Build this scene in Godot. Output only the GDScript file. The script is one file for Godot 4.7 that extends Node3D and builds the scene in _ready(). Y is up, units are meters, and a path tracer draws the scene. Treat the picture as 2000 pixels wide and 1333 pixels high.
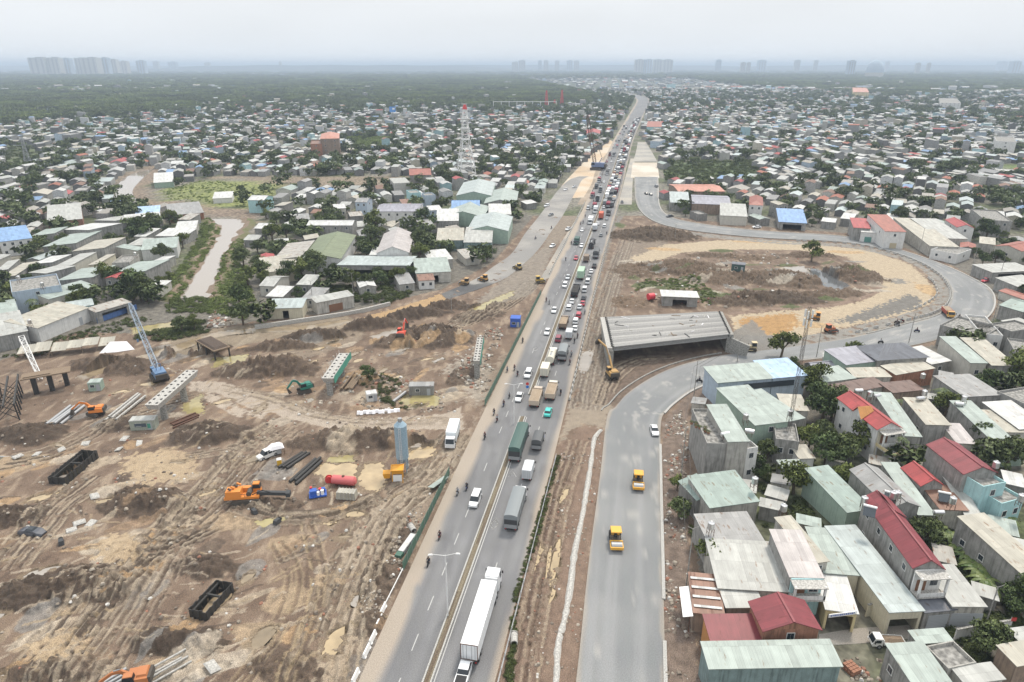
extends Node3D
var rng := RandomNumberGenerator.new()
var M := {}
var names := {}
var shared := {}
var n1 := FastNoiseLite.new()
var n2 := FastNoiseLite.new()
var n3 := FastNoiseLite.new()
class MB:
	var v := PackedVector3Array()
	var n := PackedVector3Array()
	var c := PackedColorArray()
	var t := PackedVector2Array()
	var col := Color.WHITE
	func tri(a: Vector3, b: Vector3, d: Vector3) -> MB:
		var nn := (b - a).cross(d - a).normalized()
		v.append(a); v.append(d); v.append(b)
		for k in 3:
			n.append(nn); c.append(col)
		t.append(Vector2(a.x, a.z)); t.append(Vector2(d.x, d.z)); t.append(Vector2(b.x, b.z))
		return self
	func quad(a: Vector3, b: Vector3, d: Vector3, e: Vector3, uv: Array = []) -> MB:
		var nn := (d - a).cross(e - b).normalized()
		v.append(a); v.append(d); v.append(b); v.append(a); v.append(e); v.append(d)
		for k in 6:
			n.append(nn); c.append(col)
		if uv.is_empty():
			var lu := (b - a).length()
			var lv := (e - a).length()
			t.append(Vector2(0, lv)); t.append(Vector2(lu, 0)); t.append(Vector2(lu, lv)); t.append(Vector2(0, lv)); t.append(Vector2(0, 0)); t.append(Vector2(lu, 0))
		else:
			for k in [0, 2, 1, 0, 3, 2]:
				t.append(uv[k])
		return self
	func box(p: Vector3, s: Vector3, b: Basis = Basis.IDENTITY) -> MB:
		return frust(p, s, Vector2(s.x, s.z), b)
	func frust(p: Vector3, s: Vector3, top: Vector2, b: Basis = Basis.IDENTITY, shift: Vector2 = Vector2.ZERO) -> MB:
		var h := s.y / 2
		var q := []
		for k in [[-1, -1], [1, -1], [1, 1], [-1, 1]]:
			q.append(p + b * Vector3(k[0] * s.x / 2, -h, k[1] * s.z / 2))
		for k in [[-1, -1], [1, -1], [1, 1], [-1, 1]]:
			q.append(p + b * Vector3(k[0] * top.x / 2 + shift.x, h, k[1] * top.y / 2 + shift.y))
		quad(q[7], q[6], q[5], q[4]); quad(q[0], q[1], q[2], q[3])
		quad(q[3], q[2], q[6], q[7]); quad(q[1], q[0], q[4], q[5])
		quad(q[2], q[1], q[5], q[6]); quad(q[0], q[3], q[7], q[4])
		return self
	func bar(a: Vector3, b: Vector3, w: float, h: float = -1.0) -> MB:
		if h < 0: h = w
		var d := b - a
		var l := d.length()
		if l < .0001: return self
		d /= l
		var up := Vector3.UP if absf(d.y) < .95 else Vector3.RIGHT
		var x := up.cross(d).normalized()
		var y := d.cross(x)
		return box((a + b) / 2, Vector3(w, h, l), Basis(x, y, d))
	func cyl(a: Vector3, b: Vector3, r0: float, r1: float = -1.0, k: int = 8, caps: bool = true) -> MB:
		if r1 < 0: r1 = r0
		var d := (b - a).normalized()
		var up := Vector3.UP if absf(d.y) < .95 else Vector3.RIGHT
		var x := up.cross(d).normalized()
		var y := d.cross(x)
		for i in k:
			var p := TAU * i / k
			var q := TAU * (i + 1) / k
			var u := x * cos(p) + y * sin(p)
			var w := x * cos(q) + y * sin(q)
			var s := v.size()
			quad(a + u * r0, a + w * r0, b + w * r1, b + u * r1)
			var sl := (r0 - r1) / maxf((b - a).length(), .001)
			var nu := (u + d * sl).normalized()
			var nw := (w + d * sl).normalized()
			n[s] = nu; n[s + 1] = nw; n[s + 2] = nw; n[s + 3] = nu; n[s + 4] = nu; n[s + 5] = nw
			if caps:
				if r1 > .001: tri(b, b + u * r1, b + w * r1)
				if r0 > .001: tri(a, a + w * r0, a + u * r0)
		return self
	func loft(st: Array, cap: bool = true) -> MB:
		for i in st.size() - 1:
			var a: Array = st[i]
			var b: Array = st[i + 1]
			var A := [Vector3(-a[1], a[2], a[0]), Vector3(a[1], a[2], a[0]), Vector3(a[4], a[3], a[0]), Vector3(-a[4], a[3], a[0])]
			var B := [Vector3(-b[1], b[2], b[0]), Vector3(b[1], b[2], b[0]), Vector3(b[4], b[3], b[0]), Vector3(-b[4], b[3], b[0])]
			for k in 4:
				quad(A[(k + 1) % 4], A[k], B[k], B[(k + 1) % 4])
			if cap and i == 0: quad(A[3], A[2], A[1], A[0])
			if cap and i == st.size() - 2: quad(B[0], B[1], B[2], B[3])
		return self
	func mesh() -> ArrayMesh:
		var m := ArrayMesh.new()
		if v.is_empty(): return m
		var a := []
		a.resize(Mesh.ARRAY_MAX)
		a[Mesh.ARRAY_VERTEX] = v; a[Mesh.ARRAY_NORMAL] = n; a[Mesh.ARRAY_COLOR] = c; a[Mesh.ARRAY_TEX_UV] = t
		m.add_surface_from_arrays(Mesh.PRIMITIVE_TRIANGLES, a)
		return m
func mb(col := Color.WHITE) -> MB:
	var b := MB.new()
	b.col = col
	return b
func numbered(called: String) -> String:
	var k: int = names.get(called, 0)
	names[called] = k + 1
	return called if k == 0 else "%s_%03d" % [called, k]
func tag(o: Node, label: String, category: String, group := "") -> Node:
	o.set_meta("label", label)
	o.set_meta("category", category)
	if group != "": o.set_meta("group", group)
	return o
func thing(called: String, label: String, category: String, at := Vector3.ZERO, turn := .0, group := "") -> Node3D:
	var o := Node3D.new()
	o.name = numbered(called)
	add_child(o)
	o.position = at
	o.rotation.y = turn
	tag(o, label, category, group)
	return o
func put(parent: Node, called: String, mesh: Mesh, m: Material, at := Vector3.ZERO, turn := .0) -> MeshInstance3D:
	var o := MeshInstance3D.new()
	o.mesh = mesh
	o.material_override = m
	o.position = at
	o.rotation.y = turn
	if parent == self:
		o.name = numbered(called)
		add_child(o)
	else:
		o.name = called
		parent.add_child(o, true)
	return o
func part(parent: Node, called: String, b: MB, m: Material) -> MeshInstance3D:
	return put(parent, called, b.mesh(), m)
func struct(called: String, mesh: Mesh, m: Material) -> MeshInstance3D:
	var o := put(self, called, mesh, m)
	o.set_meta("kind", "structure")
	return o
func stuff(called: String, mesh: Mesh, m: Material, label: String, category: String) -> MeshInstance3D:
	var o := put(self, called, mesh, m)
	tag(o, label, category)
	o.set_meta("kind", "stuff")
	return o
func multi(called: String, mesh: Mesh, m: Material, xf: Array, cols: Array, label: String, category: String) -> void:
	var mm := MultiMesh.new()
	mm.transform_format = MultiMesh.TRANSFORM_3D
	mm.use_colors = true
	mm.mesh = mesh
	mm.instance_count = xf.size()
	for k in xf.size():
		mm.set_instance_transform(k, xf[k])
		mm.set_instance_color(k, cols[k])
	var o := MultiMeshInstance3D.new()
	o.multimesh = mm
	o.material_override = m
	o.name = numbered(called)
	add_child(o)
	tag(o, label, category)
	o.set_meta("kind", "stuff")
func lin(r: float, g: float, b: float) -> Color:
	return Color(r, g, b).linear_to_srgb()
func mat(key: String, col: Color, rough := .8, metal := .0, tex: Texture2D = null, tri_scale := .0, vcol := false) -> StandardMaterial3D:
	if M.has(key): return M[key]
	var m := StandardMaterial3D.new()
	m.albedo_color = col
	m.roughness = rough
	m.metallic = metal
	if tex:
		m.albedo_texture = tex
		if tri_scale > 0:
			m.uv1_triplanar = true
			m.uv1_world_triplanar = true
			m.uv1_scale = Vector3.ONE * tri_scale
	m.vertex_color_use_as_albedo = vcol
	m.resource_name = key
	M[key] = m
	return m
func noise_tex(freq: float, lo: float, hi: float, sd: int, size := 512, oct := 4) -> NoiseTexture2D:
	var f := FastNoiseLite.new()
	f.seed = sd
	f.frequency = freq
	f.noise_type = FastNoiseLite.TYPE_SIMPLEX
	f.fractal_octaves = oct
	var t := NoiseTexture2D.new()
	t.width = size
	t.height = size
	t.seamless = true
	t.noise = f
	var g := Gradient.new()
	g.set_color(0, Color(lo, lo, lo))
	g.set_color(1, Color(hi, hi, hi))
	t.color_ramp = g
	return t
func normal_tex(freq: float, strength: float, sd: int) -> NoiseTexture2D:
	var f := FastNoiseLite.new()
	f.seed = sd
	f.frequency = freq
	f.fractal_octaves = 4
	var t := NoiseTexture2D.new()
	t.width = 512
	t.height = 512
	t.seamless = true
	t.noise = f
	t.as_normal_map = true
	t.bump_strength = strength
	return t
func roof_image(sd: int, rust: float) -> ImageTexture:
	var S := 512
	var im := Image.create(S, S, false, Image.FORMAT_RGB8)
	var f := FastNoiseLite.new()
	f.seed = sd
	f.frequency = 1.0
	var tone := []
	for k in 64: tone.append(rr(-.10, .04))
	for y in S:
		for x in S:
			var px := x * .025
			var py := y * .025
			var run := f.get_noise_2d(px * 3.1, py * .18 + 40.0)
			var blot := f.get_noise_2d(px * .32 + 90.0, py * .32)
			var grain := f.get_noise_2d(px * 9.0, py * 9.0 + 7.0)
			var sheet: float = tone[int(px / 1.07) + 12 * int(py / 4.3)]
			var val := .92 + run * .06 + blot * .07 + grain * .04 + sheet * .8
			if fposmod(px, 1.07) < .04: val -= .06
			if fposmod(py, 4.3) < .07: val -= .08
			if fposmod(px, .2133) < .06: val -= .035
			var rr := clampf((f.get_noise_2d(px * .55 + 300.0, py * .22 + 11.0) + run * .35 - .36 + rust) * 3.5, 0, 1) * .75
			var base := Color(val, val, val)
			base = base.lerp(Color(val * .62, val * .43, val * .31), rr)
			im.set_pixel(x, y, base)
	return ImageTexture.create_from_image(im)
func wall_image(sd: int, amount: float) -> ImageTexture:
	var S := 256
	var im := Image.create(S, S, false, Image.FORMAT_RGB8)
	var f := FastNoiseLite.new()
	f.seed = sd
	f.frequency = 1.0
	for y in S:
		for x in S:
			var px := x * .05
			var py := y * .05
			var run := f.get_noise_2d(px * 1.9, py * .13)
			var blot := f.get_noise_2d(px * .5 + 50.0, py * .5)
			var grain := f.get_noise_2d(px * 5.0, py * 5.0)
			var val := .92 - amount * maxf(.0, run) * .55 + blot * .2 * amount + grain * .08
			im.set_pixel(x, y, Color(val, val * .992, val * .975))
	return ImageTexture.create_from_image(im)
func smooth(a: float, b: float, x: float) -> float:
	var t := clampf((x - a) / (b - a), 0, 1)
	return t * t * (3 - 2 * t)
func pick(a: Array) -> Variant:
	return a[rng.randi() % a.size()]
func V(x: float, z: float) -> Vector2:
	return Vector2(x, z)
func _ready() -> void:
	var cam := Camera3D.new()
	cam.name = "camera"
	cam.position = W(0, 80, 0)
	cam.rotation_degrees = W(-22, 0, 0)
	cam.fov = 53.13
	cam.near = .5
	cam.far = 60000
	add_child(cam)
	var env := Environment.new()
	var pan := PanoramaSkyMaterial.new()
	pan.panorama = sky_image()
	var sky := Sky.new()
	sky.sky_material = pan
	env.background_mode = Environment.BG_SKY
	env.sky = sky
	env.background_energy_multiplier = 1.0
	env.ambient_light_source = Environment.AMBIENT_SOURCE_SKY
	env.tonemap_mode = Environment.TONE_MAPPER_LINEAR
	env.tonemap_exposure = 1.95
	env.fog_enabled = true
	env.fog_density = .000165
	env.fog_light_color = Color(.85, .92, 1.0)
	env.sdfgi_enabled = true
	env.ssao_enabled = true
	env.ssil_enabled = true
	var we := WorldEnvironment.new()
	we.name = "world"
	we.environment = env
	add_child(we)
	var sun := DirectionalLight3D.new()
	sun.name = "sun"
	sun.light_energy = .5
	sun.light_angular_distance = 10.0
	sun.light_color = Color(1.0, .96, .90)
	sun.shadow_enabled = true
	add_child(sun)
	sun.look_at_from_position(W(.30, 1.0, -.48), Vector3.ZERO, Vector3.UP)
	rng.seed = 20
	n1.seed = 3; n1.frequency = .07; n1.fractal_octaves = 3
	n2.seed = 8; n2.frequency = .45; n2.fractal_octaves = 3
	n3.seed = 14; n3.frequency = .16; n3.fractal_octaves = 4
	materials()
	setting()
	make_trees()
	make_rider()
	site()
	right_town()
	left_town()
	traffic()
	far_town()
	plants()
func sky_image() -> ImageTexture:
	var W := 512
	var H := 256
	var im := Image.create(W, H, false, Image.FORMAT_RGBF)
	var f := FastNoiseLite.new()
	f.seed = 5
	f.frequency = 1.0
	f.fractal_octaves = 4
	for y in H:
		var e := PI * (.5 - (y + .5) / H)
		for x in W:
			var a := TAU * x / W
			var up := sin(e)
			var c := Color(.465, .482, .498).lerp(Color(.435, .447, .457), smooth(.0, .09, up))
			c = c * (1.0 + .9 * pow(maxf(up - .03, .0), .9))
			var n := f.get_noise_3d(cos(e) * cos(a) * 2.2, up * 13.0, cos(e) * sin(a) * 2.2)
			c = c * (1.0 + n * .08)
			im.set_pixel(x, y, Color(c.r, c.g, c.b))
	return ImageTexture.create_from_image(im)
func materials() -> void:
	var roofs := [roof_image(1, -.12), roof_image(2, -.03), roof_image(3, .12)]
	var walls := [wall_image(4, .55), wall_image(5, .25)]
	var rn := normal_tex(.02, 1.5, 9)
	var rc := {"pale": [.45, .455, .43, 0], "white": [.62, .625, .61, 0], "mint": [.37, .43, .397, 0], "sea": [.30, .38, .348, 1], "grey": [.34, .34, .335, 1], "beige": [.47, .445, .375, 1], "blue": [.22, .37, .62, 0], "red": [.24, .045, .055, 0], "tile": [.36, .12, .085, 1], "rust": [.27, .145, .10, 2], "slate": [.145, .155, .18, 0], "olive": [.19, .225, .13, 0], "pink": [.49, .455, .445, 0], "brown": [.17, .105, .085, 2], "ice": [.43, .485, .48, 0], "salmon": [.55, .25, .18, 1], "old": [.44, .42, .38, 2], "crimson": [.40, .065, .065, 0], "lilac": [.33, .33, .38, 0], "light_blue": [.42, .58, .80, 0]}
	for k in rc:
		var q: Array = rc[k]
		var m := mat("r_" + k, lin(q[0], q[1], q[2]), .55, .0, roofs[q[3]])
		m.uv1_scale = W(1 / 12.8, 1 / 12.8, 1)
	mat("r_concrete", lin(.40, .39, .365), .9, .0, noise_tex(.012, .55, 1.0, 21), .12)
	var wc := {"grey": [.33, .33, .325, 0], "white": [.72, .73, .74, 1], "cream": [.62, .585, .47, 1], "blue": [.46, .56, .68, 1], "cyan": [.42, .66, .70, 1], "dark": [.26, .26, .255, 0], "brick": [.36, .18, .12, 0], "green": [.34, .45, .39, 1], "teal": [.21, .29, .30, 0], "concrete": [.42, .415, .395, 0], "yellow": [.66, .57, .34, 1], "brown": [.30, .23, .185, 0], "old": [.50, .49, .46, 0], "orange": [.55, .27, .10, 1], "royal": [.10, .2, .48, 1], "bone": [.55, .54, .50, 1]}
	for k in wc:
		var q: Array = wc[k]
		var m := mat("w_" + k, lin(q[0], q[1], q[2]), .85, .0, walls[q[3]])
		m.uv1_scale = W(1 / 12.8, 1 / 12.8, 1)
	var soil := mat("soil", Color.WHITE, .92, .0, noise_tex(.035, .52, 1.0, 31, 1024, 5), .11, true)
	soil.normal_enabled = true
	soil.normal_texture = normal_tex(.03, 6.0, 33)
	soil.normal_scale = .8
	mat("land", Color.WHITE, .95, .0, noise_tex(.03, .5, 1.0, 32), .02, true)
	var asph := mat("asphalt", Color.WHITE, .85, .0, noise_tex(.05, .80, 1.0, 34, 512, 5), .15, true)
	asph.normal_enabled = true
	asph.normal_texture = normal_tex(.08, 2.0, 35)
	mat("mark", lin(.72, .72, .70), .7, .0, noise_tex(.05, .55, 1.0, 36), .5)
	mat("kerb", lin(.60, .59, .56), .85, .0, noise_tex(.03, .6, 1.0, 37), .3)
	mat("concrete", lin(.44, .43, .40), .85, .0, noise_tex(.02, .55, 1.0, 38), .2)
	mat("concrete_pale", lin(.58, .565, .53), .85, .0, noise_tex(.02, .65, 1.0, 39), .2)
	mat("muddy_water", lin(.46, .355, .215), .12, .0, noise_tex(.006, .82, 1.0, 40), .06)
	mat("yellow_water", lin(.37, .315, .15), .12, .0, noise_tex(.006, .82, 1.0, 41), .06)
	mat("grey_water", lin(.36, .325, .285), .15, .0, noise_tex(.005, .85, 1.0, 42), .03)
	mat("ditch_water", lin(.30, .235, .155), .1, .0, noise_tex(.006, .8, 1.0, 51), .06)
	mat("canal_water", lin(.305, .27, .235), .05)
	mat("dark_water", lin(.10, .105, .11), .1)
	mat("steel", lin(.62, .62, .62), .28, .85)
	mat("grey_metal", lin(.32, .33, .34), .5, .4)
	mat("rusty", lin(.20, .10, .065), .8, .0, noise_tex(.05, .5, 1.0, 43), .6)
	mat("sheet_steel", lin(.065, .062, .058), .7, .0, noise_tex(.04, .5, 1.0, 44), .3)
	mat("glass", lin(.035, .045, .055), .12)
	mat("car_glass", lin(.02, .026, .032), .08)
	mat("trim", lin(.55, .55, .53), .7)
	mat("door_brown", lin(.20, .10, .055), .6)
	mat("door_grey", lin(.33, .35, .37), .5)
	mat("door_green", lin(.09, .24, .21), .5)
	mat("door_tan", lin(.42, .36, .25), .6)
	mat("white_paint", lin(.74, .74, .73), .45)
	mat("rubber", lin(.025, .025, .026), .8)
	mat("track", lin(.07, .06, .05), .85)
	mat("rack_dark", lin(.05, .052, .055), .8)
	mat("lamp_glass", lin(.65, .67, .68), .15)
	mat("tail_red", lin(.35, .02, .02), .3)
	mat("cable", lin(.05, .05, .05), .7)
	mat("fence_green", lin(.085, .205, .15), .6, .0, noise_tex(.03, .6, 1.0, 45), .3)
	mat("net_green", lin(.10, .42, .31), .8, .0, noise_tex(.05, .6, 1.0, 46), .5)
	mat("bark", lin(.11, .085, .06), .95)
	mat("wood", lin(.34, .25, .17), .9, .0, noise_tex(.03, .55, 1.0, 47), .5)
	for k in 3:
		var m := mat("leaf%d" % k, lin([.8, 1.0, .6][k], [.82, .98, .7][k], [.8, .66, .62][k]), .75, .0, null, 0, true)
		m.backlight_enabled = true
		m.backlight = Color(.4, .45, .2)
	var lb := mat("leaf_big", Color.WHITE, .5, .0, null, 0, true)
	lb.backlight_enabled = true
	lb.backlight = Color(.25, .3, .1)
	mat("cloth", Color.WHITE, .9, .0, null, 0, true)
	mat("paint_by_vertex", Color.WHITE, .75, .0, noise_tex(.02, .7, 1.0, 48), .08, true)
	mat("white_steel", lin(.66, .66, .65), .5)
	mat("red_steel", lin(.5, .05, .05), .5)
	mat("tarp_white", lin(.72, .71, .73), .6)
	mat("sand_heap", lin(.50, .39, .28), .95, .0, noise_tex(.04, .6, 1.0, 49), .6)
	mat("soil_heap", lin(.06, .055, .052), .95, .0, noise_tex(.04, .5, 1.0, 50), .6)
	mat("tarp_tan", lin(.50, .40, .31), .85)
func yaw_to(a: Vector2, b: Vector2) -> float:
	return atan2(-(b.x - a.x), -(b.y - a.y))
func v3(p: Vector2, y := .0) -> Vector3:
	return W(p.x, y, p.y)
class Patch:
	var x0: float
	var z0: float
	var cell: float
	var nx: int
	var nz: int
	var h := PackedFloat32Array()
	var c := PackedColorArray()
	var edge := []   # which borders meet the flat ground
var patches: Array[Patch] = []
func new_patch(xa: float, xb: float, za: float, zb: float, cell: float) -> void:
	var p := Patch.new()
	p.nx = int(ceil((xb - xa) / cell)) + 1
	p.nz = int(ceil((zb - za) / cell)) + 1
	p.cell = cell
	p.x0 = xa
	p.z0 = za
	p.h.resize(p.nx * p.nz)
	p.c.resize(p.nx * p.nz)
	var mud := [Color(.30, .212, .152), Color(.215, .146, .102), Color(.47, .36, .26), Color(.135, .09, .064)]
	for j in p.nz:
		var z := za + j * cell
		for i in p.nx:
			var x := xa + i * cell
			var a := n1.get_noise_2d(x, z)
			var b := n2.get_noise_2d(x, z)
			var d := n3.get_noise_2d(x * 1.7, z * .6)
			var k := Color(mud[0]).lerp(mud[1], clampf(a * 1.6 + .3 + b * .5, 0, 1))
			k = k.lerp(mud[2], clampf((d - .12) * 2.6 + b * .4, 0, .9))
			k = k.lerp(mud[3], clampf((-d - .3) * 2.0 + b * .5, 0, .7))
			p.c[j * p.nx + i] = k
			p.h[j * p.nx + i] = a * .22 + b * .10 + d * .05
	patches.append(p)
func s_poly(pts: Array, col: Color, alpha := 1.0, hh := .0, mode := 0, warp := .8, rough := .0) -> void:
	var poly := PackedVector2Array(pts)
	var lo := poly[0]
	var hi := poly[0]
	for q in poly:
		lo = lo.min(q)
		hi = hi.max(q)
	for p in patches:
		var i0 := maxi(0, int((lo.x - warp - p.x0) / p.cell))
		var i1 := mini(p.nx - 1, int((hi.x + warp - p.x0) / p.cell) + 1)
		var j0 := maxi(0, int((lo.y - warp - p.z0) / p.cell))
		var j1 := mini(p.nz - 1, int((hi.y + warp - p.z0) / p.cell) + 1)
		for j in range(j0, j1 + 1):
			var z := p.z0 + j * p.cell
			for i in range(i0, i1 + 1):
				var x := p.x0 + i * p.cell
				var q := V(x, z)
				var b := .0
				if warp > .0 or rough > .0:
					b = n2.get_noise_2d(x, z)
					if warp > .0: q += V(b, n2.get_noise_2d(z + 77.0, x)) * warp * 2.0
				if Geometry2D.is_point_in_polygon(q, poly):
					var k := j * p.nx + i
					if alpha > .0: p.c[k] = p.c[k].lerp(Color(col.r * (1.0 + b * rough), col.g * (1.0 + b * rough), col.b * (1.0 + b * rough)), alpha)
					p.h[k] = hh if mode == 1 else p.h[k] + hh
func s_heap(c: Vector2, rx: float, rz: float, turn: float, hh: float, col: Color, alpha := .9, clod := .35) -> void:
	var r := maxf(rx, rz) * 1.15
	var cs := cos(turn)
	var sn := sin(turn)
	for p in patches:
		var i0 := maxi(0, int((c.x - r - p.x0) / p.cell))
		var i1 := mini(p.nx - 1, int((c.x + r - p.x0) / p.cell) + 1)
		var j0 := maxi(0, int((c.y - r - p.z0) / p.cell))
		var j1 := mini(p.nz - 1, int((c.y + r - p.z0) / p.cell) + 1)
		for j in range(j0, j1 + 1):
			var z := p.z0 + j * p.cell
			for i in range(i0, i1 + 1):
				var x := p.x0 + i * p.cell
				var dx := x - c.x
				var dz := z - c.y
				var u := (dx * cs + dz * sn) / rx
				var v := (-dx * sn + dz * cs) / rz
				var b := n2.get_noise_2d(x, z)
				var a := n1.get_noise_2d(x * 1.9 + 31.0, z * 1.9)
				var d := sqrt(u * u + v * v) + a * .42 + b * .16
				if d < 1.0:
					var k := j * p.nx + i
					var f := n3.get_noise_2d(x * 3.3, z * 3.3)
					var w := 1.0 - d
					p.h[k] += hh * minf(w * 1.5, 1.0) * (1.0 + a * .6 + absf(f) * .5) + (b + f) * clod * smooth(.0, .2, w)
					var tone := 1.0 + f * .45 + b * .35
					p.c[k] = p.c[k].lerp(Color(col.r * tone, col.g * tone, col.b * tone), alpha * smooth(.0, .1, w + b * .05))
func s_line(pts: Array, width: float, col: Color, alpha := .8, hh := .0, wob := .4) -> void:
	var hw := width / 2
	for s in pts.size() - 1:
		var A: Vector2 = pts[s]
		var B: Vector2 = pts[s + 1]
		var L := A.distance_to(B)
		if L < .01: continue
		var D := (B - A) / L
		var lo := A.min(B) - Vector2.ONE * (hw + wob)
		var hi := A.max(B) + Vector2.ONE * (hw + wob)
		for p in patches:
			var i0 := maxi(0, int((lo.x - p.x0) / p.cell))
			var i1 := mini(p.nx - 1, int((hi.x - p.x0) / p.cell) + 1)
			var j0 := maxi(0, int((lo.y - p.z0) / p.cell))
			var j1 := mini(p.nz - 1, int((hi.y - p.z0) / p.cell) + 1)
			for j in range(j0, j1 + 1):
				var z := p.z0 + j * p.cell
				for i in range(i0, i1 + 1):
					var x := p.x0 + i * p.cell
					var q := V(x, z) - A
					var t := q.dot(D)
					if t < .0 or t > L: continue
					var e := absf(q.x * D.y - q.y * D.x + n1.get_noise_2d(x * 2.2, z * 2.2) * wob)
					if e < hw:
						var b := n2.get_noise_2d(x * .7, z * .7)
						if alpha < 1.0 and b < -.28: continue
						var k := j * p.nx + i
						p.c[k] = p.c[k].lerp(Color(col.r * (1.0 + b * .3), col.g * (1.0 + b * .3), col.b * (1.0 + b * .3)), alpha)
						p.h[k] += hh * (1.0 - e / hw * .5)
func ruts(pts: Array, n: int, spread: float, pale: Color, dark: Color) -> void:
	for k in n:
		var off := rr(-spread, spread)
		var a := rr(.0, .35)
		var e := rr(.6, 1.0)
		for side in [-.95, .95]:
			var q := []
			for i in pts.size():
				var t := float(i) / (pts.size() - 1)
				if t < a - .2 or t > e + .2: continue
				var d: Vector2 = (pts[mini(i + 1, pts.size() - 1)] - pts[maxi(i - 1, 0)]).normalized()
				q.append(pts[i] + V(-d.y, d.x) * (off + side) + V(rr(-.12, .12), rr(-.12, .12)))
			if q.size() < 2: continue
			var light := rng.randf() < .45
			s_line(q, rr(.45, .75), pale if light else dark, rr(.55, .9), -.2, .22)
			for m in [-.55, .55]:
				var w := []
				for i in q.size():
					var d2: Vector2 = (q[mini(i + 1, q.size() - 1)] - q[maxi(i - 1, 0)]).normalized()
					w.append(q[i] + V(-d2.y, d2.x) * m)
				s_line(w, .5, dark if light else pale, .4, .13, .22)
func curve(pts: Array, n := 8) -> Array:
	var out := []
	for i in pts.size() - 1:
		var a: Vector2 = pts[maxi(i - 1, 0)]
		var b: Vector2 = pts[i]
		var c: Vector2 = pts[i + 1]
		var d: Vector2 = pts[mini(i + 2, pts.size() - 1)]
		for k in n:
			out.append(b.cubic_interpolate(c, a, d, float(k) / n))
	out.append(pts[-1])
	return out
func commit_patch(p: Patch, called: String, m: Material, flat: Array) -> void:
	var V := PackedVector3Array()
	var N := PackedVector3Array()
	var I := PackedInt32Array()
	V.resize(p.nx * p.nz)
	N.resize(p.nx * p.nz)
	for j in p.nz:
		for i in p.nx:
			var k := j * p.nx + i
			var e := 1.0
			var r := 4.0
			if flat[0]: e = minf(e, i * p.cell / r)
			if flat[1]: e = minf(e, (p.nx - 1 - i) * p.cell / r)
			if flat[2]: e = minf(e, j * p.cell / r)
			if flat[3]: e = minf(e, (p.nz - 1 - j) * p.cell / r)
			V[k] = W(p.x0 + i * p.cell, p.h[k] * e, p.z0 + j * p.cell)
	for j in p.nz:
		for i in p.nx:
			var k := j * p.nx + i
			var dx := V[k + (1 if i < p.nx - 1 else 0)].y - V[k - (1 if i > 0 else 0)].y
			var dz := V[k + (p.nx if j < p.nz - 1 else 0)].y - V[k - (p.nx if j > 0 else 0)].y
			N[k] = W(-dx, 2.0 * p.cell, -dz).normalized()
	I.resize((p.nx - 1) * (p.nz - 1) * 6)
	var w := 0
	for j in p.nz - 1:
		for i in p.nx - 1:
			var k := j * p.nx + i
			I[w] = k; I[w + 1] = k + 1; I[w + 2] = k + p.nx
			I[w + 3] = k + 1; I[w + 4] = k + p.nx + 1; I[w + 5] = k + p.nx
			w += 6
	var a := []
	a.resize(Mesh.ARRAY_MAX)
	a[Mesh.ARRAY_VERTEX] = V; a[Mesh.ARRAY_NORMAL] = N; a[Mesh.ARRAY_COLOR] = p.c; a[Mesh.ARRAY_INDEX] = I
	var me := ArrayMesh.new()
	me.add_surface_from_arrays(Mesh.PRIMITIVE_TRIANGLES, a)
	struct(called, me, m)
func height_at(x: float, z: float) -> float:
	for p in patches:
		var i := int(round((x - p.x0) / p.cell))
		var j := int(round((z - p.z0) / p.cell))
		if i >= 0 and j >= 0 and i < p.nx and j < p.nz: return p.h[j * p.nx + i]
	return .0
func strip(called: String, pairs: Array, ncol: int, step: float, y: float, tone: Callable, m: Material, skirt := .35) -> void:
	var L := []
	var R := []
	for q in pairs:
		L.append(q[0])
		R.append(q[1])
	L = curve(L, 12)
	R = curve(R, 12)
	var rows := [[L[0], R[0], .0]]
	var s := .0
	for i in L.size() - 1:
		var d: float = ((L[i] + R[i]) / 2).distance_to((L[i + 1] + R[i + 1]) / 2)
		var k := maxi(1, int(d / step))
		for q in range(1, k + 1):
			var t := float(q) / k
			rows.append([L[i].lerp(L[i + 1], t), R[i].lerp(R[i + 1], t), s + d * t])
		s += d
	var V := PackedVector3Array()
	var N := PackedVector3Array()
	var C := PackedColorArray()
	var I := PackedInt32Array()
	var W := ncol + 3
	for r in rows:
		for i in W:
			var u := clampf(float(i - 1) / ncol, 0, 1)
			var q: Vector2 = r[0].lerp(r[1], u)
			var sk := i == 0 or i == W - 1
			V.append(W(q.x, y - (skirt if sk else .0), q.y))
			N.append(Vector3.UP)
			C.append(tone.call(u, r[2], q))
	var fw: Vector2 = rows[1][0] - rows[0][0]
	var turned: bool = fw.cross(rows[0][1] - rows[0][0]) < 0
	for j in rows.size() - 1:
		for i in W - 1:
			var k := j * W + i
			if turned: I.append_array(PackedInt32Array([k, k + 1, k + W, k + 1, k + W + 1, k + W]))
			else: I.append_array(PackedInt32Array([k, k + W, k + 1, k + 1, k + W, k + W + 1]))
	var a := []
	a.resize(Mesh.ARRAY_MAX)
	a[Mesh.ARRAY_VERTEX] = V; a[Mesh.ARRAY_NORMAL] = N; a[Mesh.ARRAY_COLOR] = C; a[Mesh.ARRAY_INDEX] = I
	var me := ArrayMesh.new()
	me.add_surface_from_arrays(Mesh.PRIMITIVE_TRIANGLES, a)
	struct(called, me, m)
	var poly := PackedVector2Array(L)
	var back := R.duplicate()
	back.reverse()
	poly.append_array(PackedVector2Array(back))
	for o in Geometry2D.offset_polygon(poly, .45):
		if not Geometry2D.is_polygon_clockwise(o): s_poly(Array(o), Color.BLACK, .0, y - .16, 1, .0)
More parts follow.
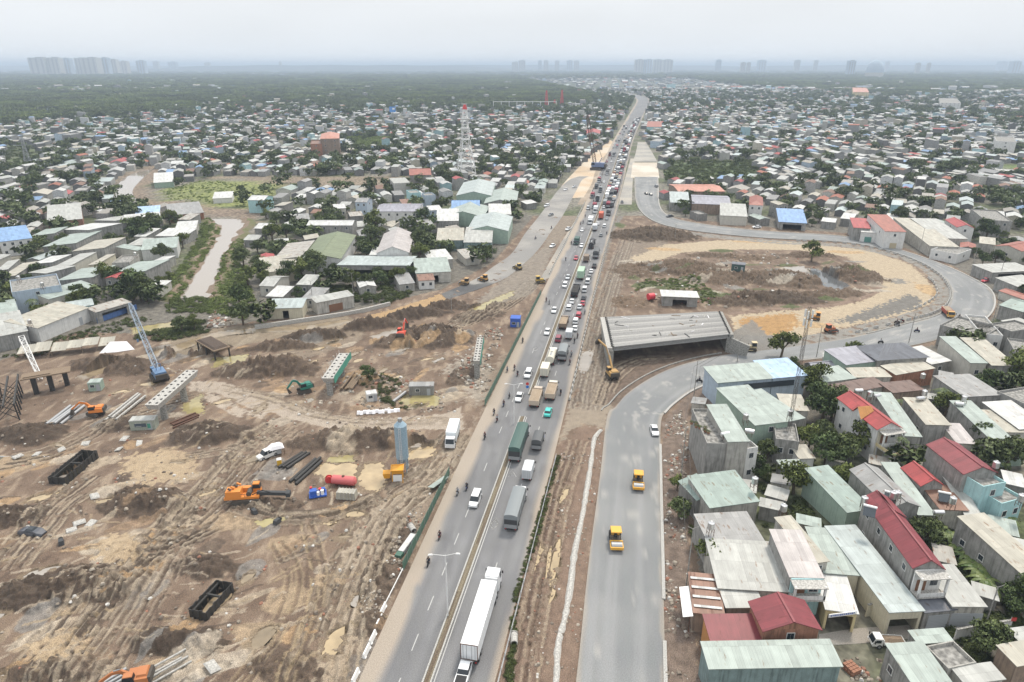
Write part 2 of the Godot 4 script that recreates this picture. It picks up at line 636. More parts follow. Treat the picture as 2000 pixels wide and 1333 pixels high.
func flat_poly(called: String, pts: Array, y: float, m: Material) -> MeshInstance3D:
	var poly := PackedVector2Array(pts)
	var tr := Geometry2D.triangulate_polygon(poly)
	var b := mb()
	for k in range(0, tr.size(), 3):
		var q := [poly[tr[k]], poly[tr[k + 1]], poly[tr[k + 2]]]
		if (q[1] - q[0]).cross(q[2] - q[0]) > 0: q.reverse()
		b.tri(W(q[0].x, y, q[0].y), W(q[1].x, y, q[1].y), W(q[2].x, y, q[2].y))
	return struct(called, b.mesh(), m)
func puddle(pts: Array, m: Material, rim: Color, y := .0, wide := .7) -> void:
	var c := Vector2.ZERO
	for q in pts: c += q
	c /= pts.size()
	var big := []
	var mid := []
	for q in pts:
		big.append(q + (q - c).normalized() * wide)
		mid.append(q + (q - c).normalized() * .9)
	s_poly(mid, rim, .75, y - .04, 1, .5)
	s_poly(pts, rim, .9, y - .55, 1, .6)
	flat_poly("puddle", curve(big + [big[0]], 4).slice(0, -1), y - .10, m)
func base_ground(m: Material, holes: Array, tints: Array) -> void:
	var xs := [-40000.0, -16000.0, -8000.0, -4500.0]
	var zs := [-40000.0, -20000.0, -10000.0, -6500.0]
	var x := -3000.0
	while x <= 3000.0:
		xs.append(x)
		x += 100.0 if absf(x + 50) > 1000 else (20.0 if absf(x) > 400 else 7.0)
	xs += [4500.0, 8000.0, 16000.0, 40000.0]
	var z := -4500.0
	while z < 60.0:
		zs.append(z)
		z += 150.0 if z < -2000 else (40.0 if z < -900 else (12.0 if z < -450 else 6.0))
	zs += [60.0, 400.0, 3000.0]
	for q in holes:
		xs += [q[0], q[1]]
		zs += [q[2], q[3]]
	xs.sort()
	zs.sort()
	var X := [xs[0]]
	for q in xs:
		if q - X[-1] > .01: X.append(q)
	var Z := [zs[0]]
	for q in zs:
		if q - Z[-1] > .01: Z.append(q)
	var V := PackedVector3Array()
	var N := PackedVector3Array()
	var C := PackedColorArray()
	var I := PackedInt32Array()
	for zz in Z:
		for xx in X:
			V.append(W(xx, 0, zz))
			N.append(Vector3.UP)
			var a := n1.get_noise_2d(xx * .35, zz * .35)
			var b := n2.get_noise_2d(xx * .3, zz * .3)
			var k := Color(.30, .275, .23).lerp(Color(.14, .165, .075), clampf(a * 2.2 + .35 + b * .6, 0, 1))
			if zz < -2300: k = Color(.09, .115, .06).lerp(Color(.24, .24, .20), clampf(n3.get_noise_2d(xx * .006, zz * .012) * 2.0 + .2, 0, 1))
			for t in tints:
				if t[2].has_point(V(xx, zz)) and Geometry2D.is_point_in_polygon(V(xx, zz) + V(a, b) * 6.0, t[0]):
					var s := 1.0 + a * .3 + b * .25
					k = k.lerp(Color(t[1].r * s, t[1].g * s, t[1].b * s), .9)
			C.append(k)
	for j in Z.size() - 1:
		for i in X.size() - 1:
			var mid := V((X[i] + X[i + 1]) / 2, (Z[j] + Z[j + 1]) / 2)
			var hole := false
			for q in holes:
				if mid.x > q[0] and mid.x < q[1] and mid.y > q[2] and mid.y < q[3]: hole = true
			if hole: continue
			var k := j * X.size() + i
			I.append_array(PackedInt32Array([k, k + 1, k + X.size(), k + 1, k + X.size() + 1, k + X.size()]))
	var arr := []
	arr.resize(Mesh.ARRAY_MAX)
	arr[Mesh.ARRAY_VERTEX] = V; arr[Mesh.ARRAY_NORMAL] = N; arr[Mesh.ARRAY_COLOR] = C; arr[Mesh.ARRAY_INDEX] = I
	var me := ArrayMesh.new()
	me.add_surface_from_arrays(Mesh.PRIMITIVE_TRIANGLES, arr)
	struct("ground", me, m)
var occupied := {}      # 3 m cells already built on
func mark(cx: float, cz: float, w: float, d: float, yaw: float, margin := .3) -> void:
	var ex := V(cos(yaw), -sin(yaw))
	var ez := V(sin(yaw), cos(yaw))
	var u := -w / 2 - margin
	while u <= w / 2 + margin:
		var v := -d / 2 - margin
		while v <= d / 2 + margin:
			var q := V(cx, cz) + ex * u + ez * v
			occupied[Vector2i(int(floor(q.x / 2)), int(floor(q.y / 2)))] = true
			v += 1.0
		u += 1.0
func taken(cx: float, cz: float, w: float, d: float, yaw: float) -> bool:
	var ex := V(cos(yaw), -sin(yaw))
	var ez := V(sin(yaw), cos(yaw))
	for u in [-.5, -.17, .17, .5]:
		for v in [-.5, -.25, .0, .25, .5]:
			var q: Vector2 = V(cx, cz) + ex * w * u + ez * d * v
			if occupied.has(Vector2i(int(floor(q.x / 2)), int(floor(q.y / 2)))): return true
	return false
func slab(b: MB, q: Array, th := .12) -> void:
	var lu: float = (q[1] - q[0]).length()
	var lv: float = (q[3] - q[0]).length()
	var o := V(rng.randf() * 12, rng.randf() * 12)
	b.quad(q[0], q[1], q[2], q[3], [o + V(0, lv), o + V(lu, lv), o + V(lu, 0), o])
	var dn := Vector3.DOWN * th
	b.quad(q[3] + dn, q[2] + dn, q[1] + dn, q[0] + dn)
	for k in 4:
		var e: Vector3 = q[k]
		var f: Vector3 = q[(k + 1) % 4]
		b.quad(e + dn, f + dn, f, e)
func roof_shape(style: String, w: float, d: float, h: float, rise: float, ov: float) -> MB:
	var b := mb()
	var x := w / 2 + ov
	var z := d / 2 + ov
	if style == "gz":
		var e := h - rise * ov / (w / 2)
		slab(b, [W(-x, e, -z), W(-x, e, z), W(0, h + rise, z), W(0, h + rise, -z)])
		slab(b, [W(x, e, z), W(x, e, -z), W(0, h + rise, -z), W(0, h + rise, z)])
		b.bar(W(0, h + rise + .03, -z), W(0, h + rise + .03, z), .35, .1)
	elif style == "gx":
		var e := h - rise * ov / (d / 2)
		slab(b, [W(-x, e, z), W(x, e, z), W(x, h + rise, 0), W(-x, h + rise, 0)])
		slab(b, [W(x, e, -z), W(-x, e, -z), W(-x, h + rise, 0), W(x, h + rise, 0)])
		b.bar(W(-x, h + rise + .03, 0), W(x, h + rise + .03, 0), .35, .1)
	elif style == "hip":
		var k := minf(w, d) / 2
		var A := W(-x, h, z)
		var B := W(x, h, z)
		var C := W(x, h, -z)
		var D := W(-x, h, -z)
		var r0 := W(-maxf(w / 2 - k, .05), h + rise, -maxf(d / 2 - k, .0))
		var r1 := W(maxf(w / 2 - k, .05), h + rise, maxf(d / 2 - k, .0))
		if w >= d:
			b.quad(A, B, r1, r0); b.quad(C, D, r0, r1); b.tri(B, C, r1); b.tri(D, A, r0)
		else:
			b.quad(D, A, r1, r0); b.quad(B, C, r0, r1); b.tri(A, B, r1); b.tri(C, D, r0)
		b.quad(D, C, B, A)
	elif style == "s":      # falls to the front
		slab(b, [W(-x, h, z), W(x, h, z), W(x, h + rise, -z), W(-x, h + rise, -z)])
	elif style == "sb":     # falls to the back
		slab(b, [W(x, h, -z), W(-x, h, -z), W(-x, h + rise, z), W(x, h + rise, z)])
	elif style == "sl":     # falls to the left
		slab(b, [W(-x, h, -z), W(-x, h, z), W(x, h + rise, z), W(x, h + rise, -z)])
	elif style == "sr":
		slab(b, [W(x, h, z), W(x, h, -z), W(-x, h + rise, -z), W(-x, h + rise, z)])
	elif style == "arc":
		var n := 6
		for k in n:
			var p := PI * k / n
			var q := PI * (k + 1) / n
			slab(b, [W(x * -cos(p), h + sin(p) * rise, -z), W(x * -cos(p), h + sin(p) * rise, z), W(x * -cos(q), h + sin(q) * rise, z), W(x * -cos(q), h + sin(q) * rise, -z)], .08)
	else:
		var i := .18
		b.quad(W(-w / 2 + i, h - .55, d / 2 - i), W(w / 2 - i, h - .55, d / 2 - i), W(w / 2 - i, h - .55, -d / 2 + i), W(-w / 2 + i, h - .55, -d / 2 + i))
	return b
func wall_shape(style: String, w: float, d: float, h: float, rise: float, y0 := -.2, gap := .0, gap_h := .0, gap_x := .0) -> MB:
	var b := mb()
	var x := w / 2
	var z := d / 2
	var hh := [h, h, h, h]    # front left, front right, back right, back left
	if style == "s": hh = [h, h, h + rise, h + rise]
	elif style == "sb": hh = [h + rise, h + rise, h, h]
	elif style == "sl": hh = [h, h + rise, h + rise, h]
	elif style == "sr": hh = [h + rise, h, h, h + rise]
	var e := .1 if style != "f" else .0
	var p := [W(-x, 0, z), W(x, 0, z), W(x, 0, -z), W(-x, 0, -z)]
	for k in 4:
		var a: Vector3 = p[k]
		var c: Vector3 = p[(k + 1) % 4]
		var l := (c - a).length()
		var o := V(rng.randf() * 12, 0)
		var ha: float = hh[k] - e
		var hc: float = hh[(k + 1) % 4] - e
		if k == 0 and gap > .0:
			var g0 := W(gap_x - gap / 2, 0, z)
			var g1 := W(gap_x + gap / 2, 0, z)
			var dn := W(0, y0, 0)
			var th := W(0, 0, -.25)
			var hi := W(0, gap_h, 0)
			b.quad(a + dn, g0 + dn, g0 + W(0, ha, 0), a + W(0, ha, 0))
			b.quad(g1 + dn, c + dn, c + W(0, hc, 0), g1 + W(0, ha, 0))
			b.quad(g0 + hi, g1 + hi, g1 + W(0, ha, 0), g0 + W(0, ha, 0))
			b.quad(g0 + dn, g0 + dn + th, g0 + hi + th, g0 + hi)
			b.quad(g1 + dn + th, g1 + dn, g1 + hi, g1 + hi + th)
			b.quad(g0 + hi, g0 + hi + th, g1 + hi + th, g1 + hi)
			continue
		b.quad(a + W(0, y0, 0), c + W(0, y0, 0), c + W(0, hc, 0), a + W(0, ha, 0), [o + V(0, -y0), o + V(l, -y0), o + V(l, -hc), o + V(0, -ha)])
	if style == "gz":
		b.tri(W(-x, h - e, z), W(x, h - e, z), W(0, h + rise - e, z))
		b.tri(W(x, h - e, -z), W(-x, h - e, -z), W(0, h + rise - e, -z))
	elif style == "gx":
		b.tri(W(x, h - e, z), W(x, h - e, -z), W(x, h + rise - e, 0))
		b.tri(W(-x, h - e, -z), W(-x, h - e, z), W(-x, h + rise - e, 0))
	elif style == "arc":
		for s in [-1, 1]:
			for k in 6:
				var a1 := W(x * -cos(PI * k / 6), h + sin(PI * k / 6) * rise - e, z * s)
				var a2 := W(x * -cos(PI * (k + 1) / 6), h + sin(PI * (k + 1) / 6) * rise - e, z * s)
				if s > 0: b.tri(W(0, h - e, z), a2, a1)
				else: b.tri(W(0, h - e, -z), a1, a2)
	elif style == "f":
		var i := .18
		var q := [W(-x + i, 0, z - i), W(x - i, 0, z - i), W(x - i, 0, -z + i), W(-x + i, 0, -z + i)]
		for k in 4:
			var a: Vector3 = p[k] + W(0, h, 0)
			var c: Vector3 = p[(k + 1) % 4] + W(0, h, 0)
			var ai: Vector3 = q[k] + W(0, h, 0)
			var ci: Vector3 = q[(k + 1) % 4] + W(0, h, 0)
			b.quad(a, c, ci, ai)
			b.quad(ai, ci, ci + W(0, -.6, 0), ai + W(0, -.6, 0))
	return b
func window_on(t: Node3D, pos: Vector3, turn: float, w: float, h: float, m: Material, open := false) -> void:
	if not shared.has("frame"):
		var f := mb()
		f.bar(W(-.5, -.5, 0), W(-.5, .5, 0), .07, .1).bar(W(.5, -.5, 0), W(.5, .5, 0), .07, .1)
		f.bar(W(-.53, .5, 0), W(.53, .5, 0), .1, .07).bar(W(-.58, -.5, .02), W(.58, -.5, .02), .14, .07)
		f.bar(W(0, -.48, 0), W(0, .48, 0), .05, .06)
		shared["frame"] = f.mesh()
		shared["pane"] = mb().box(Vector3.ZERO, W(.98, .98, .05)).mesh()
	var o := put(t, "window", shared["frame"], M.trim, pos, turn)
	o.scale = W(w, h, 1)
	put(o, "pane", shared["pane"], m)
func door_on(t: Node3D, pos: Vector3, turn: float, w: float, h: float, m: Material, called := "door") -> void:
	if not shared.has("door"):
		var b := mb()
		b.box(W(0, .5, 0), W(1, 1, .06))
		for k in 9: b.box(W(0, .06 + k * .11, .035), W(.98, .03, .02))
		shared["door"] = b.mesh()
	var o := put(t, called, shared["door"], m, pos, turn)
	o.scale = W(w, h, 1)
func house(called: String, label: String, sp: Array, style: String, rc: String, wc: String, o := {}) -> Node3D:
	var w: float = sp[2]
	var d: float = sp[3]
	var yaw: float = sp[4]
	var h: float = sp[5]
	var rise: float = o.get("rise", .24 * w / 2 if style == "gz" else (.24 * d / 2 if style == "gx" else (.10 * d if style in ["s", "sb"] else (.10 * w if style in ["sl", "sr"] else (.35 * minf(w, d) / 2 if style == "hip" else 1.2)))))
	rise = minf(rise, 2.6)
	var hc := h - rise if o.get("drop", false) else h
	var t := thing(called, label, o.get("cat", "house"), W(sp[0], o.get("y", .0), sp[1]), yaw, o.get("group", ""))
	var open_: bool = o.get("door", "") == "open"
	part(t, "wall", wall_shape(style, w, d, hc, rise, o.get("y0", -.25), minf(o.get("dw", w * .7), w * .86) if open_ else .0, minf(3.0 if w < 15 else 4.5, hc * .78), w * o.get("dx", .0)), M["w_" + wc])
	part(t, "roof", roof_shape(style, w, d, hc, rise, o.get("ov", .25)), M["r_" + rc])
	if not o.has("y"): mark(sp[0], sp[1], w, d, yaw)
	var fl: int = o.get("floors", maxi(1, int(hc / 3.2)))
	var fh := hc / fl
	var gm: Material = M.glass
	var wn: Array = o.get("win", [0, 0, 0])
	for f in fl:
		var y := f * fh + fh * .56
		if wn[0] > 0 and not (f == 0 and o.has("door")):
			for k in wn[0]: window_on(t, W(-w / 2 + w * (k + .5) / wn[0], y, d / 2 + .03), 0, o.get("ww", 1.1), o.get("wh", 1.25), gm)
		if wn[1] > 0:
			for k in wn[1]:
				if rng.randf() < .8: window_on(t, W(-w / 2 - .03, y, -d / 2 + d * (k + .5) / wn[1]), -PI / 2, 1.0, 1.1, gm)
		if wn[2] > 0:
			for k in wn[2]:
				if rng.randf() < .8: window_on(t, W(w / 2 + .03, y, -d / 2 + d * (k + .5) / wn[2]), PI / 2, 1.0, 1.1, gm)
	if o.has("door") and not open_:
		door_on(t, W(w * o.get("dx", .0), -.02, d / 2 + .035), 0, o.get("dw", minf(3.0, w * .6)), minf(2.7, fh * .85), M[o.door], "shutter" if o.get("dw", 2.0) > 1.6 else "door")
	return t
func tank(at: Vector3, label: String, flat := false, size := 1.0) -> void:
	var t := thing("water_tank", label, "water tank", at, rr(-.5, .5), "steel water tanks on roofs")
	if not shared.has("tank_v"):
		shared["tank_v"] = mb().cyl(W(0, 1.3, 0), W(0, 2.5, 0), .58, .58, 12).cyl(W(0, 2.5, 0), W(0, 2.72, 0), .58, .2, 12).mesh()
		shared["tank_h"] = mb().cyl(W(-.85, 1.15, 0), W(.85, 1.15, 0), .5, .5, 12).cyl(W(.85, 1.15, 0), W(1.0, 1.15, 0), .5, .25, 12).cyl(W(-1.0, 1.15, 0), W(-.85, 1.15, 0), .25, .5, 12).mesh()
		var s := mb()
		for x in [-.45, .45]:
			for z in [-.45, .45]: s.bar(W(x, 0, z), W(x, 1.3, z), .07)
			s.bar(W(x, 1.26, -.5), W(x, 1.26, .5), .08).bar(W(x, .6, -.45), W(x, .6, .45), .05)
		shared["tank_s"] = s.mesh()
		var s2 := mb()
		for x in [-.55, .55]:
			for z in [-.35, .35]: s2.bar(W(x, 0, z), W(x, .85, z), .07)
			s2.bar(W(x, .72, -.4), W(x, .72, .4), .08)
		shared["tank_s2"] = s2.mesh()
		shared["tank_lid"] = mb().cyl(W(0, 2.7, 0), W(0, 2.8, 0), .22, .2, 10).mesh()
	if flat:
		put(t, "drum", shared["tank_h"], M.steel)
		put(t, "stand", shared["tank_s2"], M.rusty)
	else:
		put(t, "drum", shared["tank_v"], M.steel)
		put(t, "stand", shared["tank_s"], M.rusty)
		put(t, "lid", shared["tank_lid"], M.steel)
	t.scale = Vector3.ONE * size
func solar(at: Vector3, turn: float, label: String) -> void:
	var t := thing("solar_heater", label, "solar heater", at, turn)
	var bs := Basis(Vector3.RIGHT, .6)
	part(t, "panel", mb().box(W(0, .75, .3), W(1.9, .1, 1.7), bs), M.glass)
	part(t, "drum", mb().cyl(W(-1.05, 1.35, -.55), W(1.05, 1.35, -.55), .24, .24, 10), M.white_paint)
	var s := mb()
	for x in [-.85, .85]: s.bar(W(x, 0, -.55), W(x, 1.2, -.55), .06).bar(W(x, 0, -.55), W(x, .25, 1.0), .05)
	part(t, "stand", s, M.rusty)
func leaf_cloud(b: MB, c: Vector3, r: Vector3, n: int, size: float, dark: Color, light: Color, r2: RandomNumberGenerator) -> void:
	for k in n:
		var d := W(r2.randfn(), r2.randfn(), r2.randfn()).normalized()
		if d.y < -.45: d.y *= -.6
		var rad := pow(r2.randf(), .28) * r2.randf_range(.82, 1.14)
		var p := c + W(d.x * r.x, d.y * r.y, d.z * r.z) * rad
		var nn := (d + W(r2.randfn(), r2.randfn() + .5, r2.randfn()) * .55).normalized()
		var up := Vector3.UP if absf(nn.y) < .9 else Vector3.RIGHT
		var x := up.cross(nn).normalized().rotated(nn, r2.randf() * TAU)
		var y := nn.cross(x)
		var s := size * r2.randf_range(.6, 1.3)
		b.col = dark.lerp(light, r2.randf())
		var q := p + nn * s * .15
		b.tri(q - x * s * .55, q + y * s * .35 + x * s * .25, q + x * s * .6 - y * s * .3)
		b.tri(q - x * s * .45 - y * s * .4, q + x * s * .55, q - x * s * .1 + y * s * .65)
		for m in range(b.n.size() - 6, b.n.size()): b.n[m] = (b.n[m] * signf(b.n[m].dot(d) + .001) + d * .9).normalized()
var crowns := []
var trunks := []
var far_crowns := []
var bush_mesh: ArrayMesh
func make_trees() -> void:
	var r2 := RandomNumberGenerator.new()
	r2.seed = 77
	for v in 6:
		var b := mb()
		var tr := mb(Color(1, 1, 1))
		var lobes := 7 + v % 3
		tr.cyl(Vector3.ZERO, W(.05, .42, 0), .045, .032, 6)
		for k in lobes:
			var a := TAU * k / lobes + r2.randf() * .8
			var rr := .0 if k == 0 else r2.randf_range(.22, .33)
			var y := r2.randf_range(.40, .76) if k > 0 else .80
			var c := W(cos(a) * rr, y, sin(a) * rr)
			var s := r2.randf_range(.19, .28)
			leaf_cloud(b, c, W(s, s * .8, s), 115, .085, Color(.085, .115, .042), Color(.215, .26, .095), r2)
			tr.cyl(W(.04, .36, 0), c, .026, .008, 5)
		crowns.append(b.mesh())
		trunks.append(tr.mesh())
	for v in 4:
		var b := mb()
		for k in 4:
			var a := TAU * k / 4 + r2.randf()
			leaf_cloud(b, W(cos(a) * .24, .55 + r2.randf() * .25, sin(a) * .24), W(.27, .24, .27), 17, .21, Color(.10, .13, .057), Color(.205, .25, .105), r2)
		leaf_cloud(b, W(0, .35, 0), W(.3, .3, .3), 14, .24, Color(.10, .13, .057), Color(.205, .25, .105), r2)
		far_crowns.append(b.mesh())
	var bb := mb()
	leaf_cloud(bb, W(0, .3, 0), W(.5, .35, .5), 75, .2, Color(.075, .105, .032), Color(.19, .225, .075), r2)
	bush_mesh = bb.mesh()
	var bn := mb()
	for k in 11:
		var a := TAU * k / 11 + r2.randf() * .5
		var d := W(cos(a), 0, sin(a))
		var s := W(-d.z, 0, d.x)
		var l := r2.randf_range(1.6, 2.5)
		var up := r2.randf_range(.9, 1.7)
		bn.col = Color(.07, .115, .03).lerp(Color(.16, .20, .06), r2.randf())
		var pr := W(0, 1.7, 0)
		for q in 6:
			var t0 := q / 6.0
			var t1 := (q + 1) / 6.0
			var p0 := pr + d * l * t0 + Vector3.UP * (up * t0 - up * 1.5 * t0 * t0)
			var p1 := pr + d * l * t1 + Vector3.UP * (up * t1 - up * 1.5 * t1 * t1)
			var w0 := .34 * sin(PI * (.12 + t0 * .88)) + .02
			var w1 := .34 * sin(PI * (.12 + t1 * .88)) + .02
			bn.quad(p0 - s * w0 - Vector3.UP * .1, p0, p1, p1 - s * w1 - Vector3.UP * .1)
			bn.quad(p0, p0 + s * w0 - Vector3.UP * .1, p1 + s * w1 - Vector3.UP * .1, p1)
	shared["banana"] = bn.mesh()
	shared["banana_stem"] = mb().cyl(Vector3.ZERO, W(0, 1.8, 0), .16, .1, 7).mesh()
	var pm := mb()
	for k in 16:
		var a := TAU * k / 16 + r2.randf() * .3
		var d := W(cos(a), 0, sin(a))
		var s := W(-d.z, 0, d.x)
		var l := r2.randf_range(1.9, 2.6)
		var up := r2.randf_range(.3, 1.6)
		pm.col = Color(.045, .075, .022).lerp(Color(.12, .15, .045), r2.randf())
		for q in 9:
			var t0 := q / 9.0
			var t1 := (q + 1) / 9.0
			var p0 := W(0, 5.0, 0) + d * l * t0 + Vector3.UP * (up * t0 - (up + 1.0) * t0 * t0)
			var p1 := W(0, 5.0, 0) + d * l * t1 + Vector3.UP * (up * t1 - (up + 1.0) * t1 * t1)
			var w := .5 * (1.0 - absf(t0 - .35))
			pm.tri(p0, p1, p1 + s * w - Vector3.UP * w * .5 + d * .15)
			pm.tri(p1, p0, p1 - s * w - Vector3.UP * w * .5 + d * .15)
	shared["palm"] = pm.mesh()
	shared["palm_trunk"] = mb().cyl(Vector3.ZERO, W(.12, 2.5, .05), .17, .13, 7).cyl(W(.12, 2.5, .05), W(0, 5.1, 0), .13, .1, 7).mesh()
var n_trees := 0
func tree(p: Vector2, hgt: float, label: String, group := "trees among the houses", wide := 1.0) -> void:
	var v := n_trees % 6
	n_trees += 1
	var t := thing("tree", label, "tree", W(p.x, maxf(height_at(p.x, p.y), .0) - .05, p.y), rng.randf() * TAU, group)
	put(t, "trunk", trunks[v], M.bark)
	put(t, "crown", crowns[v], M["leaf%d" % (n_trees % 3)])
	t.scale = W(hgt * wide, hgt, hgt * wide) * 1.12
func banana(p: Vector2, s: float, label: String) -> void:
	var t := thing("banana_plant", label, "banana plant", W(p.x, 0, p.y), rng.randf() * TAU, "banana plants in the yards")
	put(t, "stem", shared["banana_stem"], M.bark)
	put(t, "leaves", shared["banana"], M.leaf_big)
	t.scale = Vector3.ONE * s
func palm(p: Vector2, y: float, s: float, label: String) -> void:
	var t := thing("palm_tree", label, "palm tree", W(p.x, y, p.y), rng.randf() * TAU, "palm trees among the houses")
	put(t, "trunk", shared["palm_trunk"], M.bark)
	put(t, "crown", shared["palm"], M.leaf_big)
	t.scale = Vector3.ONE * s
func sh(key: String, make: Callable) -> Mesh:
	if not shared.has(key): shared[key] = make.call().mesh()
	return shared[key]
func paint(c: Color, rough := .3) -> StandardMaterial3D:
	var key := "paint_%s_%.1f" % [c.to_html(), rough]
	var m := mat(key, c, rough)
	m.clearcoat_enabled = rough < .45
	m.clearcoat = .5
	m.clearcoat_roughness = .15
	return m
func wheel_on(t: Node3D, x: float, z: float, r: float, w := .25) -> void:
	var o := put(t, "wheel", sh("wheel%.2f" % r, func(): return mb().cyl(W(-w / 2, 0, 0), W(w / 2, 0, 0), r, r, 12)), M.rubber, W(x, r, z))
	put(o, "rim", sh("rim%.2f" % r, func(): return mb().cyl(W(-w / 2 - .02, 0, 0), W(w / 2 + .02, 0, 0), r * .55, r * .55, 10)), M.grey_metal)
func lights_on(t: Node3D, x: float, zf: float, zr: float, y: float) -> void:
	for s in [-1, 1]:
		put(t, "headlight", sh("hl", func(): return mb().box(Vector3.ZERO, W(.3, .16, .06))), M.lamp_glass, W(s * x, y, zf))
		put(t, "taillight", sh("tl", func(): return mb().box(Vector3.ZERO, W(.22, .2, .06))), M.tail_red, W(s * x, y + .08, zr))
func car(kind: String, c: Color, label: String, p: Vector3, yaw: float, group := "cars in the traffic") -> Node3D:
	var t := thing({"sedan": "car", "suv": "sport_utility_car", "van": "van", "pickup": "pickup_truck"}[kind], label, "van" if kind == "van" else ("pickup" if kind == "pickup" else "car"), p, yaw, group)
	var m := paint(c)
	if kind == "sedan":
		put(t, "body", sh("sedan", func(): return mb().loft([[-2.25, .68, .36, .60, .60], [-2.08, .83, .26, .73, .76], [-1.05, .87, .24, .93, .80], [1.35, .87, .24, .98, .80], [2.05, .85, .28, .95, .78], [2.25, .74, .38, .78, .68]])), m)
		put(t, "windows", sh("sedan_w", func(): return mb().frust(W(0, 1.18, .33), W(1.58, .48, 2.75), V(1.24, 1.45), Basis.IDENTITY, V(0, .1))), M.car_glass)
		put(t, "roof", sh("sedan_r", func(): return mb().frust(W(0, 1.445, .43), W(1.30, .07, 1.55), V(1.14, 1.3))), m)
		for s in [-1, 1]:
			wheel_on(t, s * .78, -1.42, .32)
			wheel_on(t, s * .78, 1.35, .32)
		lights_on(t, .58, -2.17, 2.2, .64)
	elif kind == "pickup":
		put(t, "body", sh("pickup", func(): return mb().loft([[-2.6, .78, .42, .80, .72], [-2.4, .9, .36, .95, .84], [-1.3, .92, .36, 1.1, .86], [2.5, .92, .4, 1.05, .9], [2.6, .88, .45, 1.0, .86]])), m)
		put(t, "windows", sh("pickup_w", func(): return mb().frust(W(0, 1.36, -.35), W(1.68, .52, 2.3), V(1.4, 1.4))), M.car_glass)
		put(t, "roof", sh("pickup_r", func(): return mb().frust(W(0, 1.65, -.35), W(1.44, .08, 1.5), V(1.25, 1.3))), m)
		put(t, "cargo_bed", sh("pickup_b", func(): return mb().box(W(0, 1.08, 1.7), W(1.5, .06, 1.5))), M.rubber)
		for s in [-1, 1]:
			wheel_on(t, s * .82, -1.6, .38)
			wheel_on(t, s * .82, 1.6, .38)
		lights_on(t, .65, -2.52, 2.6, .75)
	else:
		var hh := 1.62 if kind == "suv" else 1.85
		put(t, "body", sh("body_" + kind, func(): return mb().loft([[-2.35, .72, .36, .72, .64], [-2.15, .87, .28, .86, .80], [-1.25, .9, .26, 1.02, .84], [2.2, .9, .28, 1.06, .84], [2.35, .8, .4, .95, .76]])), m)
		put(t, "windows", sh("win_" + kind, func(): return mb().frust(W(0, (1.02 + hh) / 2, .45), W(1.68, hh - 1.02, 3.55), V(1.38, 2.75), Basis.IDENTITY, V(0, .22))), M.car_glass)
		put(t, "roof", sh("roof_" + kind, func(): return mb().frust(W(0, hh + .02, .67), W(1.44, .08, 2.85), V(1.26, 2.6))), m)
		var pl := mb()
		for s in [-1, 1]:
			for z in [-.2, .85, 2.0]: pl.bar(W(s * .85, 1.0, z - .05), W(s * .70, hh, z + .05), .09)
		put(t, "pillars", sh("pil_" + kind, func(): return pl), m)
		for s in [-1, 1]:
			wheel_on(t, s * .8, -1.45, .35)
			wheel_on(t, s * .8, 1.45, .35)
		lights_on(t, .62, -2.28, 2.3, .72)
	return t
